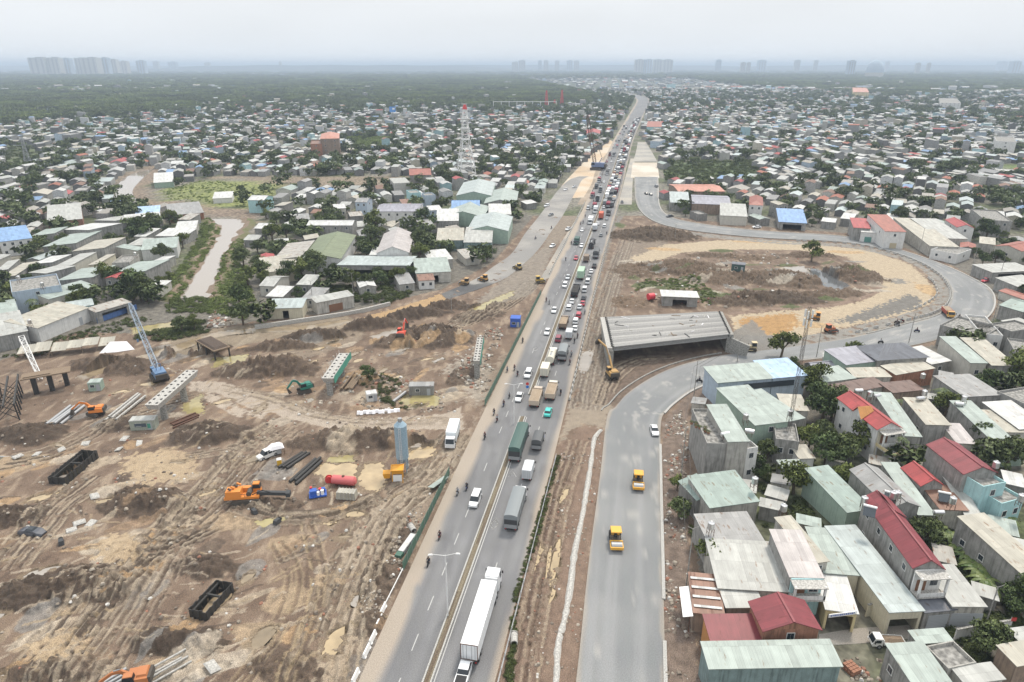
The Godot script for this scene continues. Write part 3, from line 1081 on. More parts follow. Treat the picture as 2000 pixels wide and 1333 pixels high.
func truck(kind: String, label: String, p: Vector3, yaw: float, L: float, W: float, H: float, cab: Color, cargo: Color, group := "trucks in the traffic", heap_mat: Material = null) -> Node3D:
	var t := thing({"box": "box_truck", "tarp": "tarpaulin_truck", "dump": "dump_truck", "tank": "tanker_truck", "flat": "flatbed_truck", "semi": "container_truck"}[kind], label, "truck", p, yaw, group)
	var cm := paint(cab, .35)
	var gm := paint(cargo, .6 if kind != "semi" else .5)
	var cl := 1.9 if L > 7 else 1.5
	if kind == "semi": cl = 2.6
	var ch := minf(H * .78, 2.9) if kind != "semi" else 3.3
	var zf := -L / 2
	var wr := .5 if L > 7 else .38
	var cw := W * .96
	part(t, "cab", mb().loft([[zf, cw * .44, .55, ch * .52, cw * .46], [zf + .08, cw * .49, .45, ch * .56, cw * .49], [zf + .45, cw * .5, .45, ch, cw * .44], [zf + cl, cw * .5, .5, ch, cw * .45]]), cm)
	part(t, "windscreen", mb().quad(W(-cw * .42, ch * .57, zf + .06), W(-cw * .40, ch * .95, zf + .40), W(cw * .40, ch * .95, zf + .40), W(cw * .42, ch * .57, zf + .06)).quad(W(-cw * .42, ch * .57, zf + .02), W(cw * .42, ch * .57, zf + .02), W(cw * .40, ch * .95, zf + .36), W(-cw * .40, ch * .95, zf + .36)), M.car_glass)
	for s in [-1, 1]:
		part(t, "side_window", mb().box(W(s * cw * .485, ch * .74, zf + .85), W(.06, ch * .26, .75)), M.car_glass)
		part(t, "mirror", mb().box(W(s * (cw * .5 + .18), ch * .74, zf + .25), W(.2, .5, .08)), M.rubber)
	part(t, "chassis", mb().box(W(0, .72, .25), W(W * .4, .26, L - .5)).box(W(0, .6, L / 2 - .1), W(W * .9, .16, .12)), M.rubber)
	lights_on(t, W * .38, zf - .03, L / 2 + .02, .72)
	var z0 := zf + cl + .12
	var fl := 1.0 if L > 7 else .82
	if kind == "semi":
		z0 = zf + 4.3
		fl = 1.25
		part(t, "sleeper", mb().box(W(0, ch * .55, zf + cl + .1), W(cw * .86, ch * .8, .25)), cm)
	var bl := L / 2 - z0
	var zc := (z0 + L / 2) / 2
	if kind == "box" or kind == "semi":
		var cb := mb()
		cb.box(W(0, (fl + H) / 2, zc), W(W, H - fl, bl))
		for k in int(bl / .6):
			for s in [-1, 1]: cb.box(W(s * (W / 2 + .015), (fl + H) / 2, z0 + .3 + k * .6), W(.03, H - fl - .2, .22))
			if kind == "semi": cb.box(W(0, H + .012, z0 + .3 + k * .6), W(W - .3, .025, .25))
		part(t, "cargo_box", cb, gm)
		for s in [-1, 1]:
			var d := mb().box(W(s * W * .25, (fl + H) / 2, L / 2 + .02), W(W * .47, H - fl - .16, .05))
			var r := part(t, "rear_door", d, gm)
			var bars := mb()
			for k in [-.25, .25]: bars.cyl(W(s * W * .25 + k * W * .4, fl + .1, L / 2 + .07), W(s * W * .25 + k * W * .4, H - .1, L / 2 + .07), .03, .03, 6)
			part(r, "lock_bar", bars, M.grey_metal)
		if kind == "semi":
			var edge := mb()
			for s in [-1, 1]:
				edge.box(W(s * (W / 2 - .04), (fl + H) / 2, L / 2 + .03), W(.1, H - fl + .04, .08))
				edge.box(W(0, H if s > 0 else fl, L / 2 + .03), W(W, .1, .08))
			part(t, "door_frame", edge, M.rusty)
	elif kind == "tarp":
		part(t, "cargo_frame", mb().box(W(0, (fl + H) / 2 - .15, zc), W(W - .04, H - fl - .3, bl - .04)), M.rack_dark)
		var tp := mb()
		var n := 5
		for k in n:
			var a := lerpf(-1, 1, float(k) / n)
			var e := lerpf(-1, 1, float(k + 1) / n)
			tp.quad(W(a * W / 2, H + .28 * (1 - a * a), z0), W(a * W / 2, H + .28 * (1 - a * a), L / 2), W(e * W / 2, H + .28 * (1 - e * e), L / 2), W(e * W / 2, H + .28 * (1 - e * e), z0))
			tp.quad(W(a * W / 2, H - .8, L / 2), W(e * W / 2, H - .8, L / 2), W(e * W / 2, H + .28 * (1 - e * e), L / 2), W(a * W / 2, H + .28 * (1 - a * a), L / 2))
		for s in [-1, 1]:
			var q := [W(s * W / 2, fl + .5, z0), W(s * W / 2, fl + .5, L / 2), W(s * W / 2, H, L / 2), W(s * W / 2, H, z0)]
			if s < 0: tp.quad(q[0], q[1], q[2], q[3])
			else: tp.quad(q[3], q[2], q[1], q[0])
		part(t, "tarpaulin", tp, gm)
		var hoop := mb()
		for k in maxi(3, int(bl / 1.6)):
			var z := z0 + .1 + (bl - .2) * k / (maxi(3, int(bl / 1.6)) - 1)
			for s in [-1, 1]: hoop.bar(W(s * (W / 2 + .02), fl, z), W(s * (W / 2 + .02), H, z), .07)
		part(t, "side_posts", hoop, M.grey_metal)
		part(t, "tailgate", mb().box(W(0, fl + .35, L / 2 + .04), W(W * .96, .8, .06)), M.grey_metal)
	elif kind == "dump" or kind == "flat":
		var hb := fl + (1.25 if kind == "dump" else .45)
		var bd := mb()
		bd.box(W(0, fl, zc), W(W, .12, bl))
		for s in [-1, 1]: bd.box(W(s * (W / 2 - .04), (fl + hb) / 2, zc), W(.08, hb - fl, bl))
		bd.box(W(0, (fl + hb) / 2 + .1, z0 + .04), W(W - .18, hb - fl + .3, .08)).box(W(0, (fl + hb) / 2, L / 2 - .04), W(W - .18, hb - fl, .08))
		for k in int(bl / .9):
			for s in [-1, 1]: bd.box(W(s * (W / 2 + .03), (fl + hb) / 2, z0 + .4 + k * .9), W(.08, hb - fl, .12))
		part(t, "cargo_bed", bd, gm)
		if heap_mat:
			var ld := mb()
			var r2 := RandomNumberGenerator.new()
			r2.seed = int(L * 100 + p.x * 10)
			var g := []
			for j in 7:
				for i in 4:
					var edge2 := i == 0 or i == 3 or j == 0 or j == 6
					g.append(W((i / 3.0 - .5) * (W - .2), hb - .05 + (.0 if edge2 else r2.randf_range(.15, .5)), z0 + .1 + (bl - .2) * j / 6.0))
			for j in 6:
				for i in 3: ld.quad(g[j * 4 + i], g[(j + 1) * 4 + i], g[(j + 1) * 4 + i + 1], g[j * 4 + i + 1])
			part(t, "heap", ld, heap_mat)
	else:
		part(t, "tank", mb().cyl(W(0, fl + W * .42, z0), W(0, fl + W * .42, L / 2), W * .46, W * .46, 14).cyl(W(0, fl + W * .86, zc - .4), W(0, fl + W * .98, zc - .4), .35, .35, 10), gm)
		part(t, "walkway", mb().box(W(0, fl + W * .89, zc + .8), W(.5, .05, bl * .5)), M.grey_metal)
	var axles := [zf + 1.1, L / 2 - 1.2]
	if L > 8: axles.append(L / 2 - 2.4)
	if kind == "semi": axles += [zf + 3.6, zf + 4.8]
	for z in axles:
		for s in [-1, 1]: wheel_on(t, s * (W / 2 - .17), z, wr, .32)
	return t
func skin(bones: Array, cell: float, paint_of: Callable) -> ArrayMesh:
	var lo := Vector3.INF
	var hi := -Vector3.INF
	for q in bones:
		for k in 2:
			lo = lo.min(q[k] - Vector3.ONE * (q[2 + k] + .08))
			hi = hi.max(q[k] + Vector3.ONE * (q[2 + k] + .08))
	var nx := int((hi.x - lo.x) / cell) + 2
	var ny := int((hi.y - lo.y) / cell) + 2
	var nz := int((hi.z - lo.z) / cell) + 2
	var F := PackedFloat32Array()
	F.resize(nx * ny * nz)
	for k in nz:
		for j in ny:
			for i in nx:
				var p := lo + W(i, j, k) * cell
				var s := .0
				for q in bones:
					var ab: Vector3 = q[1] - q[0]
					var t := clampf((p - q[0]).dot(ab) / maxf(ab.length_squared(), 1e-6), 0, 1)
					var d: float = (p - (q[0] + ab * t)).length() - lerpf(q[2], q[3], t)
					s += exp(-d * 38.0)
				F[(k * ny + j) * nx + i] = -log(maxf(s, 1e-20)) / 38.0
	var id := {}
	var V := PackedVector3Array()
	for k in nz - 1:
		for j in ny - 1:
			for i in nx - 1:
				var sum := Vector3.ZERO
				var cnt := 0
				var f := []
				for e in 8: f.append(F[((k + (e >> 2)) * ny + j + ((e >> 1) & 1)) * nx + i + (e & 1)])
				for e in [[0, 1], [2, 3], [4, 5], [6, 7], [0, 2], [1, 3], [4, 6], [5, 7], [0, 4], [1, 5], [2, 6], [3, 7]]:
					var a: float = f[e[0]]
					var b: float = f[e[1]]
					if (a < 0) != (b < 0):
						var t := a / (a - b)
						var pa := W(e[0] & 1, (e[0] >> 1) & 1, e[0] >> 2)
						var pb := W(e[1] & 1, (e[1] >> 1) & 1, e[1] >> 2)
						sum += pa.lerp(pb, t)
						cnt += 1
				if cnt > 0:
					id[(k * ny + j) * nx + i] = V.size()
					V.append(lo + (W(i, j, k) + sum / cnt) * cell)
	var st := SurfaceTool.new()
	st.begin(Mesh.PRIMITIVE_TRIANGLES)
	st.set_smooth_group(0)
	for q in V:
		st.set_color(paint_of.call(q))
		st.add_vertex(q)
	var ax := [1, nx, nx * ny]
	for k in range(1, nz - 1):
		for j in range(1, ny - 1):
			for i in range(1, nx - 1):
				var c := (k * ny + j) * nx + i
				for a in 3:
					var fa := F[c]
					var fb := F[c + ax[a]]
					if (fa < 0) == (fb < 0): continue
					var u: int = ax[(a + 1) % 3]
					var w: int = ax[(a + 2) % 3]
					var q := [id.get(c, -1), id.get(c - u, -1), id.get(c - u - w, -1), id.get(c - w, -1)]
					if -1 in q: continue
					if fa >= 0: q.reverse()
					for e in [0, 2, 1, 0, 3, 2]: st.add_index(q[e])
	st.generate_normals()
	return st.commit()
func make_rider() -> void:
	var hip := W(0, .86, .12)
	var bones := [[hip, W(0, 1.36, .0), .15, .17], [W(-.15, 1.36, 0), W(.15, 1.36, 0), .09, .09], [W(0, 1.4, 0), W(0, 1.52, -.03), .06, .06], [W(0, 1.58, -.04), W(0, 1.66, -.03), .10, .11], [W(0, 1.57, -.13), W(0, 1.59, -.15), .02, .02]]
	for s in [-1, 1]:
		bones.append([W(s * .21, 1.36, 0), W(s * .30, 1.12, -.14), .06, .048])
		bones.append([W(s * .30, 1.12, -.14), W(s * .28, 1.02, -.40), .045, .035])
		bones.append([W(s * .28, 1.02, -.40), W(s * .27, 1.01, -.49), .038, .032])
		bones.append([hip + W(s * .09, 0, 0), W(s * .20, .78, -.28), .095, .07])
		bones.append([W(s * .20, .78, -.28), W(s * .17, .36, -.10), .062, .045])
		bones.append([W(s * .17, .34, -.10), W(s * .17, .32, -.26), .045, .04])
	for v in 3:
		var shirt: Color = [Color(.03, .035, .045), Color(.10, .06, .07), Color(.30, .32, .34)][v]
		shared["rider%d" % v] = skin(bones, .045, func(q: Vector3):
			if q.y > 1.47: return Color(.33, .2, .14)
			if q.z < -.36 and q.y > .9: return Color(.33, .2, .14)
			if q.y > .93: return shirt
			if q.y < .4: return Color(.03, .025, .02)
			return Color(.025, .028, .04))
var n_bikes := 0
func motorbike(p: Vector2, yaw: float, where: String, rider_col := -1, y := .13) -> void:
	var k := n_bikes
	n_bikes += 1
	var col: Color = [Color(.06, .06, .07), Color(.35, .05, .05), Color(.5, .5, .52), Color(.08, .12, .3)][k % 4]
	var cn: String = ["black", "red", "silver", "blue"][k % 4]
	var t := thing("motorbike", "%s motorbike with a rider, %s" % [cn, where], "motorbike", W(p.x, y, p.y), yaw, "motorbikes on the roads")
	put(t, "frame", sh("bike", func(): return mb().loft([[-.75, .03, .55, .72, .05], [-.5, .14, .4, .9, .16], [-.2, .16, .32, .6, .14], [.2, .14, .32, .72, .13], [.8, .1, .55, .78, .08]])), paint(col))
	put(t, "saddle", sh("bike_seat", func(): return mb().frust(W(0, .77, .28), W(.27, .12, .85), V(.2, .75))), M.rubber)
	put(t, "handlebar", sh("bike_bar", func(): return mb().bar(W(-.33, 1.0, -.48), W(.33, 1.0, -.48), .04).bar(W(0, .55, -.62), W(0, 1.0, -.48), .06)), M.rubber)
	for z in [-.66, .62]: put(t, "wheel", sh("bike_wheel", func(): return mb().cyl(W(-.05, 0, 0), W(.05, 0, 0), .28, .28, 12)), M.rubber, W(0, .28, z))
	var rc: int = k % 3 if rider_col < 0 else rider_col
	var r := thing("person", "%s clad rider of the %s motorbike, %s" % [["dark", "maroon", "grey"][rc], cn, where], "person", W(p.x, y, p.y), yaw, "motorbike riders")
	put(r, "body", shared["rider%d" % rc], M.cloth)
	put(r, "helmet", sh("helmet", func(): return mb().cyl(W(0, 1.62, -.03), W(0, 1.72, -.02), .15, .145, 10).cyl(W(0, 1.72, -.02), W(0, 1.80, -.02), .145, .06, 10)), paint([Color(.05, .05, .06), Color(.5, .5, .5), Color(.4, .06, .05)][(k / 2) % 3]))
func tracks_on(t: Node3D, hw: float, L: float, w := .55, h := .85) -> void:
	for s in [-1, 1]:
		var b := mb()
		var x: float = s * hw
		b.frust(W(x, h * .25, 0), W(w, h * .5, L * .86), V(w, L))
		b.frust(W(x, h * .75, 0), W(w, h * .5, L), V(w, L * .86))
		for k in int(L / .3): b.box(W(x, h + .02, -L * .42 + k * .29), W(w + .04, .05, .12))
		part(t, "track", b, M.track)
func excavator(label: String, p: Vector3, yaw: float, swing: float, c: Color, J: Array, s := 1.0, group := "") -> void:
	var t := thing("excavator", label, "excavator", p, yaw, group)
	var m := paint(c, .5)
	tracks_on(t, 1.05, 3.6)
	part(t, "undercarriage", mb().box(W(0, .7, 0), W(1.7, .5, 1.8)).cyl(W(0, .9, 0), W(0, 1.12, 0), .8, .8, 12), M.track)
	var u := part(t, "upper_body", mb().frust(W(0, 1.6, .7), W(2.5, .95, 2.9), V(2.3, 2.7)).frust(W(.15, 2.2, 1.25), W(1.9, .35, 1.5), V(1.6, 1.2)), m)
	u.rotation.y = swing
	part(u, "counterweight", mb().frust(W(0, 1.62, 2.2), W(2.5, 1.0, .5), V(2.2, .4)), M.track)
	var cb := part(u, "cabin", mb().frust(W(-.78, 2.0, -.35), W(.92, 1.65, 1.5), V(.85, 1.2)), m)
	part(cb, "window", mb().frust(W(-.78, 2.25, -.36), W(.96, .85, 1.54), V(.9, 1.32)), M.car_glass)
	var q := []
	for a in J: q.append(W(.25, a[1], -a[0]))
	var bm := mb()
	bm.bar(q[0], (q[0] + q[1]) / 2 + W(0, .5, 0), .36, .55).bar((q[0] + q[1]) / 2 + W(0, .5, 0), q[1], .34, .45)
	part(u, "boom", bm, m)
	part(u, "stick", mb().bar(q[1], q[2], .3, .4), m)
	part(u, "cylinder", mb().cyl(q[0] + W(0, -.1, -.5), (q[0] + q[1]) / 2 + W(0, .2, 0), .09, .09, 8).cyl((q[0] + q[1]) / 2 + W(0, .85, 0), q[1] + W(0, .3, .2), .08, .08, 8), M.grey_metal)
	var d: Vector3 = q[3] - q[2]
	part(u, "bucket", mb().frust((q[2] + q[3]) / 2, W(1.0, d.length(), .8), V(.9, .35), Basis(Vector3.RIGHT, atan2(-d.z, -d.y))), M.track)
	t.scale = Vector3.ONE * s
func bulldozer(label: String, p: Vector3, yaw: float, c: Color, group := "earth movers") -> void:
	var t := thing("bulldozer", label, "bulldozer", p, yaw, group)
	var m := paint(c, .5)
	tracks_on(t, .95, 2.9, .55, 1.0)
	part(t, "hull", mb().frust(W(0, 1.15, -.55), W(1.15, .95, 2.0), V(1.0, 1.9)).box(W(0, 1.1, .9), W(1.5, .8, 1.1)), m)
	var k := part(t, "cabin", mb().frust(W(0, 2.05, .75), W(1.4, 1.2, 1.3), V(1.3, 1.15)), M.car_glass)
	part(k, "canopy", mb().box(W(0, 2.7, .75), W(1.6, .12, 1.55)), m)
	part(t, "blade", mb().box(W(0, .65, -2.05), W(3.1, 1.1, .14), Basis(Vector3.RIGHT, .2)), M.grey_metal)
	for s in [-1, 1]: part(t, "push_arm", mb().bar(W(s * 1.3, .5, .3), W(s * 1.3, .5, -2.0), .14), m)
	part(t, "exhaust", mb().cyl(W(.3, 1.6, -.9), W(.3, 2.3, -.9), .06, .06, 8), M.track)
func roller(label: String, p: Vector3, yaw: float, c: Color, twin := false) -> void:
	var t := thing("road_roller", label, "road roller", p, yaw, "yellow rollers on the fresh road")
	var m := paint(c, .5)
	part(t, "drum", mb().cyl(W(-.95, .75, -1.9), W(.95, .75, -1.9), .75, .75, 20), M.grey_metal)
	part(t, "drum_yoke", mb().box(W(-1.08, .8, -1.9), W(.16, .5, 1.7)).box(W(1.08, .8, -1.9), W(.16, .5, 1.7)).box(W(0, .85, -2.72), W(2.3, .5, .2)).box(W(0, 1.0, -1.0), W(2.3, .5, .22)), m)
	part(t, "engine_hood", mb().frust(W(0, 1.25, 1.6), W(1.6, .9, 1.9), V(1.4, 1.6)), m)
	part(t, "platform", mb().box(W(0, .95, .1), W(1.9, .35, 1.6)), M.track)
	part(t, "seat", mb().box(W(0, 1.35, .35), W(.55, .45, .5)).box(W(0, 1.75, .58), W(.5, .5, .12)), M.rubber)
	part(t, "steering", mb().cyl(W(0, 1.1, -.45), W(0, 1.75, -.2), .05, .05, 6).cyl(W(0, 1.74, -.2), W(0, 1.78, -.19), .22, .22, 12), M.rubber)
	for x in [-.8, .8]:
		for z in [-.6, .85]: part(t, "post", mb().bar(W(x, 1.1, z), W(x, 2.75, z), .08), M.track)
	part(t, "canopy", mb().frust(W(0, 2.82, .12), W(1.95, .14, 1.95), V(1.85, 1.8)), m)
	if twin:
		part(t, "drum", mb().cyl(W(-.95, .75, 1.5), W(.95, .75, 1.5), .75, .75, 20), M.rubber)
	else:
		for s in [-1, 1]: part(t, "wheel", mb().cyl(W(s * .55, .75, 1.4), W(s * 1.05, .75, 1.4), .75, .75, 14), M.rubber)
func lattice(b: MB, a: Vector3, c: Vector3, w0: float, w1: float, n: int, th: float) -> void:
	var d := (c - a).normalized()
	var up := Vector3.UP if absf(d.y) < .9 else Vector3.RIGHT
	var x := up.cross(d).normalized()
	var y := d.cross(x)
	var cor := [x + y, y - x, -x - y, x - y]
	for k in n:
		var t0 := float(k) / n
		var t1 := float(k + 1) / n
		for e in 4:
			var p0: Vector3 = a.lerp(c, t0) + cor[e] * lerpf(w0, w1, t0) / 2
			var p1: Vector3 = a.lerp(c, t1) + cor[e] * lerpf(w0, w1, t1) / 2
			var q0: Vector3 = a.lerp(c, t0) + cor[(e + 1) % 4] * lerpf(w0, w1, t0) / 2
			var q1: Vector3 = a.lerp(c, t1) + cor[(e + 1) % 4] * lerpf(w0, w1, t1) / 2
			b.bar(p0, p1, th)
			if k % 2 == 0: b.bar(p0, q1, th * .7)
			else: b.bar(q0, p1, th * .7)
			b.bar(p1, q1, th * .7)
func crane(label: String, p: Vector3, yaw: float, c: Color, reach: float, high: float, boom_m: Material, group := "") -> Node3D:
	var t := thing("crawler_crane", label, "crane", p, yaw, group)
	var m := paint(c, .5)
	tracks_on(t, 1.7, 5.2, .8, 1.1)
	part(t, "turntable", mb().box(W(0, .95, 0), W(2.6, .6, 2.6)), M.track)
	var h := part(t, "house", mb().frust(W(0, 2.2, 1.4), W(3.0, 1.7, 4.4), V(2.8, 4.2)), m)
	part(h, "counterweight", mb().box(W(0, 1.9, 3.85), W(3.0, 1.4, .6)), M.track)
	var k := part(t, "cabin", mb().frust(W(-1.1, 2.3, -1.35), W(1.0, 1.9, 1.5), V(.9, 1.2)), m)
	part(k, "window", mb().frust(W(-1.1, 2.6, -1.36), W(1.04, .9, 1.54), V(.96, 1.36)), M.car_glass)
	var b := mb()
	var A := W(0, 1.6, -.6)
	var C := W(0, high, -reach)
	var l := (C - A).length()
	lattice(b, A, A.lerp(C, .1), .5, 1.25, 2, .12)
	lattice(b, A.lerp(C, .1), A.lerp(C, .92), 1.25, 1.15, int(l * .8 / 1.7), .12)
	lattice(b, A.lerp(C, .92), C, 1.15, .4, 2, .12)
	part(t, "boom", b, boom_m)
	part(t, "mast", mb().bar(W(-.6, 2.8, 1.0), W(-.5, 5.2, 2.2), .16).bar(W(.6, 2.8, 1.0), W(.5, 5.2, 2.2), .16).bar(W(-.5, 5.2, 2.2), W(.5, 5.2, 2.2), .16), m)
	part(t, "stay_rope", mb().bar(W(-.4, 5.2, 2.2), C, .07).bar(W(.4, 5.2, 2.2), C, .07), M.cable)
	part(t, "hoist_rope", mb().bar(C, W(0, maxf(high - l * .4, 3.0), -reach), .07), M.cable)
	part(t, "hook", mb().box(W(0, maxf(high - l * .4, 3.0) - .4, -reach), W(.5, .9, .3)), m)
	return t
const MAIN := [[Vector2(-28.5, -30), Vector2(-10, -30)], [Vector2(-21.5, -70.6), Vector2(-2.4, -70.6)], [Vector2(-10.2, -134), Vector2(10, -134)], [Vector2(7.3, -226), Vector2(27, -226)], [Vector2(21.6, -300), Vector2(41, -300)], [Vector2(45.2, -424), Vector2(65.8, -424)], [Vector2(116, -811), Vector2(139, -811)], [Vector2(190, -1183), Vector2(215.6, -1183)], [Vector2(318, -1850), Vector2(350, -1850)], [Vector2(330, -2150), Vector2(366, -2150)], [Vector2(300, -2500), Vector2(345, -2500)]]
func main_at(z: float, u: float) -> Vector2:
	for i in MAIN.size() - 1:
		if z >= MAIN[i + 1][0].y:
			var t: float = (z - MAIN[i][0].y) / (MAIN[i + 1][0].y - MAIN[i][0].y)
			return MAIN[i][0].lerp(MAIN[i + 1][0], t).lerp(MAIN[i][1].lerp(MAIN[i + 1][1], t), u)
	return MAIN[-1][0].lerp(MAIN[-1][1], u)
func main_yaw(z: float) -> float:
	return yaw_to(main_at(z, .5), main_at(z - 5, .5))
func wash(a: Color, b: Color, q: Vector2, s: float, bias := .0) -> Color:
	return a.lerp(b, clampf(n1.get_noise_2d(q.x * s, q.y * s) * 1.7 + n2.get_noise_2d(q.x * s, q.y * s) * .5 + .4 + bias, 0, 1))
func setting() -> void:
	new_patch(-112, 42, -130, -64, .22)
	new_patch(-175, 40, -262, -130, .40)
	new_patch(40, 225, -390, -130, .55)
	new_patch(-110, 40, -390, -262, .60)
	var soil: Material = M.soil
	var asph: Material = M.asphalt
	var dark := Color(.105, .074, .055)
	var pale := Color(.50, .41, .305)
	var tan := Color(.50, .385, .245)
	var sand := Color(.66, .44, .22)
	var psand := Color(.68, .555, .39)
	var grit := Color(.30, .285, .26)
	var green := Color(.115, .15, .05)
	for q in [[V(-108.8, -127.3), 9.0, 4.0], [V(-76.1, -126.7), 8.5, 5.5], [V(-70.98, -99.35), 6.5, 4.0], [V(-67.76, -76.77), 7.0, 4.5], [V(-70.68, -84.48), 3.0, 2.0], [V(-36.43, -86.72), 4.0, 3.0], [V(-30.69, -90.25), 3.0, 4.0], [V(-38.79, -79.22), 5.0, 3.0], [V(-53.2, -106.7), 6.0, 3.0], [V(-40.73, -100.8), 5.0, 2.5], [V(-49.32, -73.51), 5.0, 2.0]]:
		s_heap(q[0], q[1], q[2], rr(-.4, .4), .1, Color(.52, .39, .255), .85, .08)
	s_poly([V(-50.39, -160.9), V(-38.52, -152.3), V(-17.97, -152.3), V(-13.23, -157.9), V(-7.7, -152.3), V(-11.2, -137.1), V(-15.06, -122.3), V(-20.78, -109.9), V(-25.83, -91.47), V(-27.68, -78.23), V(-26.94, -69.6), V(-21.98, -69.6), V(-18.13, -97.97), V(-13.07, -124.3), V(-6.47, -153.6), V(0, -188.4), V(-2.3, -188.4), V(-9.41, -160.9)], Color(.46, .375, .29), .55, .0, 0, 1.5, .4)
	s_poly([V(-71.35, -200.8), V(-60.66, -209.9), V(-46.72, -207.6), V(-47.93, -197.4), V(-60.33, -184.5), V(-69.95, -177.2)], Color(.36, .29, .215), .7, .0, 0, 1.0, .3)
	s_poly([V(-19.51, -175.4), V(-13.69, -186.4), V(-9.21, -188.4), V(-5.83, -177.2), V(-7.17, -155), V(-9.92, -157.9), V(-15.51, -170.3)], Color(.52, .46, .38), .7, .05, 0, 1.4, .5)
	for q in [[V(-71.48, -112.4), 9.5, 4.2, .2, 1.5], [V(-70.5, -139.5), 10.0, 4.2, .0, 1.6], [V(-37.61, -136.7), 13.0, 4.2, .0, 1.7], [V(-24.58, -136), 7.0, 3.0, .1, 1.3], [V(-71.11, -192.4), 10.0, 2.6, -.15, 1.6], [V(-61.62, -200.8), 12.0, 2.8, -.2, 1.8], [V(-47.18, -209.9), 12.0, 2.8, -.3, 1.9], [V(-33.45, -220.8), 12.0, 3.0, -.3, 1.8], [V(-23.76, -230.5), 9.0, 3.2, -.3, 1.4], [V(-24.32, -200.8), 12.0, 7.0, .1, 2.2], [V(-35.02, -196.5), 8.0, 4.0, .0, 1.5], [V(-113.3, -177.9), 13.0, 4.5, .1, 2.0], [V(-63.91, -176.5), 9.0, 4.5, .0, 2.2], [V(-74.77, -174.4), 8.0, 4.0, .0, 1.6], [V(-93.77, -192.4), 7.0, 5.0, .3, 2.4], [V(-102.9, -188.4), 8.0, 3.0, .2, 1.2], [V(-70.2, -90), 10.0, 3.6, .1, 1.3], [V(-49.63, -77.45), 8.0, 2.4, .0, 1.0], [V(-80.12, -87.29), 6.0, 3.0, .2, .9], [V(-112.3, -139.5), 9.0, 4.0, .0, 1.3], [V(-64.69, -72.18), 8.0, 2.0, .0, .9], [V(-22.22, -81.79), 3.0, 2.4, .3, .8], [V(-21.96, -91.47), 4.0, 5.0, .2, .6], [V(-21.76, -103.7), 3.0, 6.0, -.2, .5], [V(-12.27, -219.8), 9.0, 4.0, -.4, 1.2], [V(-9.14, -230.5), 8.0, 3.0, -.4, 1.0], [V(-39.47, -170.3), 6.0, 3.0, .0, .7], [V(-14.21, -172), 3.5, 6.0, .2, .7], [V(-48.32, -112.4), 6.0, 2.0, .0, .5], [V(-95.86, -108.3), 7.0, 3.0, .0, .8], [V(-93.4, -144.4), 7.0, 3.0, .0, .6], [V(-52.72, -93.99), 6.0, 3.0, .3, .6], [V(-32.39, -73.51), 5.0, 3.0, .3, .6]]:
		var tone := rr(.9, 1.6)
		s_heap(q[0], q[1] * 1.12, q[2] * 1.3, q[3], q[4] * 1.5, Color(dark.r * tone, dark.g * tone, dark.b * tone * .95), .92, .6)
	for k in 190:
		var c := V(rr(-108, -14), rr(-215, -66))
		var kind: Color = [Color(.55, .37, .205), Color(.33, .31, .285), Color(.58, .475, .35), Color(.15, .108, .08), Color(.42, .29, .185), Color(.62, .53, .42)][k % 6]
		s_heap(c, rr(1.5, 6.0), rr(.8, 2.6), -.8 + rr(-.5, .5), rr(-.15, .25), kind, .75, .12)
	var haul := curve([V(-53.69, -143.1), V(-56.94, -133.1), V(-59.08, -114.1), V(-61.56, -100.8), V(-60.74, -87.29), V(-60.37, -73.51), V(-60.64, -66.75)], 10)
	ruts(haul, 9, 5.5, pale, Color(.155, .11, .08))
	ruts(curve([V(-11.35, -139.5), V(-17.21, -122.3), V(-23.05, -115), V(-25.92, -100.8), V(-27.23, -85.59), V(-27.2, -76.29), V(-26.4, -67.55)], 10), 9, 4.5, pale, Color(.17, .125, .09))
	ruts(curve([V(-111.8, -128.3), V(-103.3, -132.6), V(-96.14, -149.5), V(-79.18, -163.9)], 8), 3, 3.0, pale, dark)
	ruts(curve([V(-86.97, -92.72), V(-87.94, -100.8), V(-89.08, -111.6), V(-87.14, -122.3)], 8), 5, 3.0, pale, dark)
	ruts(curve([V(-68.77, -69.6), V(-69.05, -79.22), V(-68.38, -89.05), V(-67.06, -97.97), V(-58.69, -108.3)], 8), 5, 5.0, pale, dark)
	ruts(curve([V(-48.14, -100.8), V(-40.92, -90.25), V(-40.35, -79.22), V(-42.54, -69.6)], 8), 1, 5.0, tan, Color(.2, .14, .1))
	ruts(curve([V(-42.09, -105.2), V(-36.53, -92.72), V(-34.76, -81.27), V(-35.45, -69.6)], 8), 1, 4.0, tan, Color(.2, .14, .1))
	ruts(curve([V(-54.36, -112.4), V(-43.04, -108.3), V(-33.64, -109.9), V(-24.89, -116.8)], 8), 4, 3.5, pale, dark)
	ruts(curve([V(-71.52, -128.3), V(-60.81, -132.6), V(-52.58, -139.5)], 8), 3, 3.0, pale, dark)
	ruts(curve([V(-20.22, -209.9), V(-7.16, -225), V(1.91, -242.1), V(10.47, -268.7)], 8), 5, 3.0, pale, dark)
	var smooth_track := Color(.60, .505, .41)
	s_poly([V(-88.09, -168.7), V(-79.57, -168.4), V(-67.61, -162.1), V(-54.49, -154.2), V(-44.15, -149), V(-31.26, -147.4), V(-16.49, -150.1), V(-12.93, -153.6), V(-11.51, -141.9), V(-18.18, -141.9), V(-31.5, -141.9), V(-43.74, -142.4), V(-55.18, -148), V(-65.67, -152.8), V(-78.19, -161.5), V(-85.46, -162.7)], smooth_track, .95, -.05, 1, .5, .14)
	s_line(curve([V(-81.3, -160.9), V(-72.98, -155), V(-67.44, -150.6), V(-60.54, -149)], 6), 3.5, smooth_track, .95, -.1, .5)
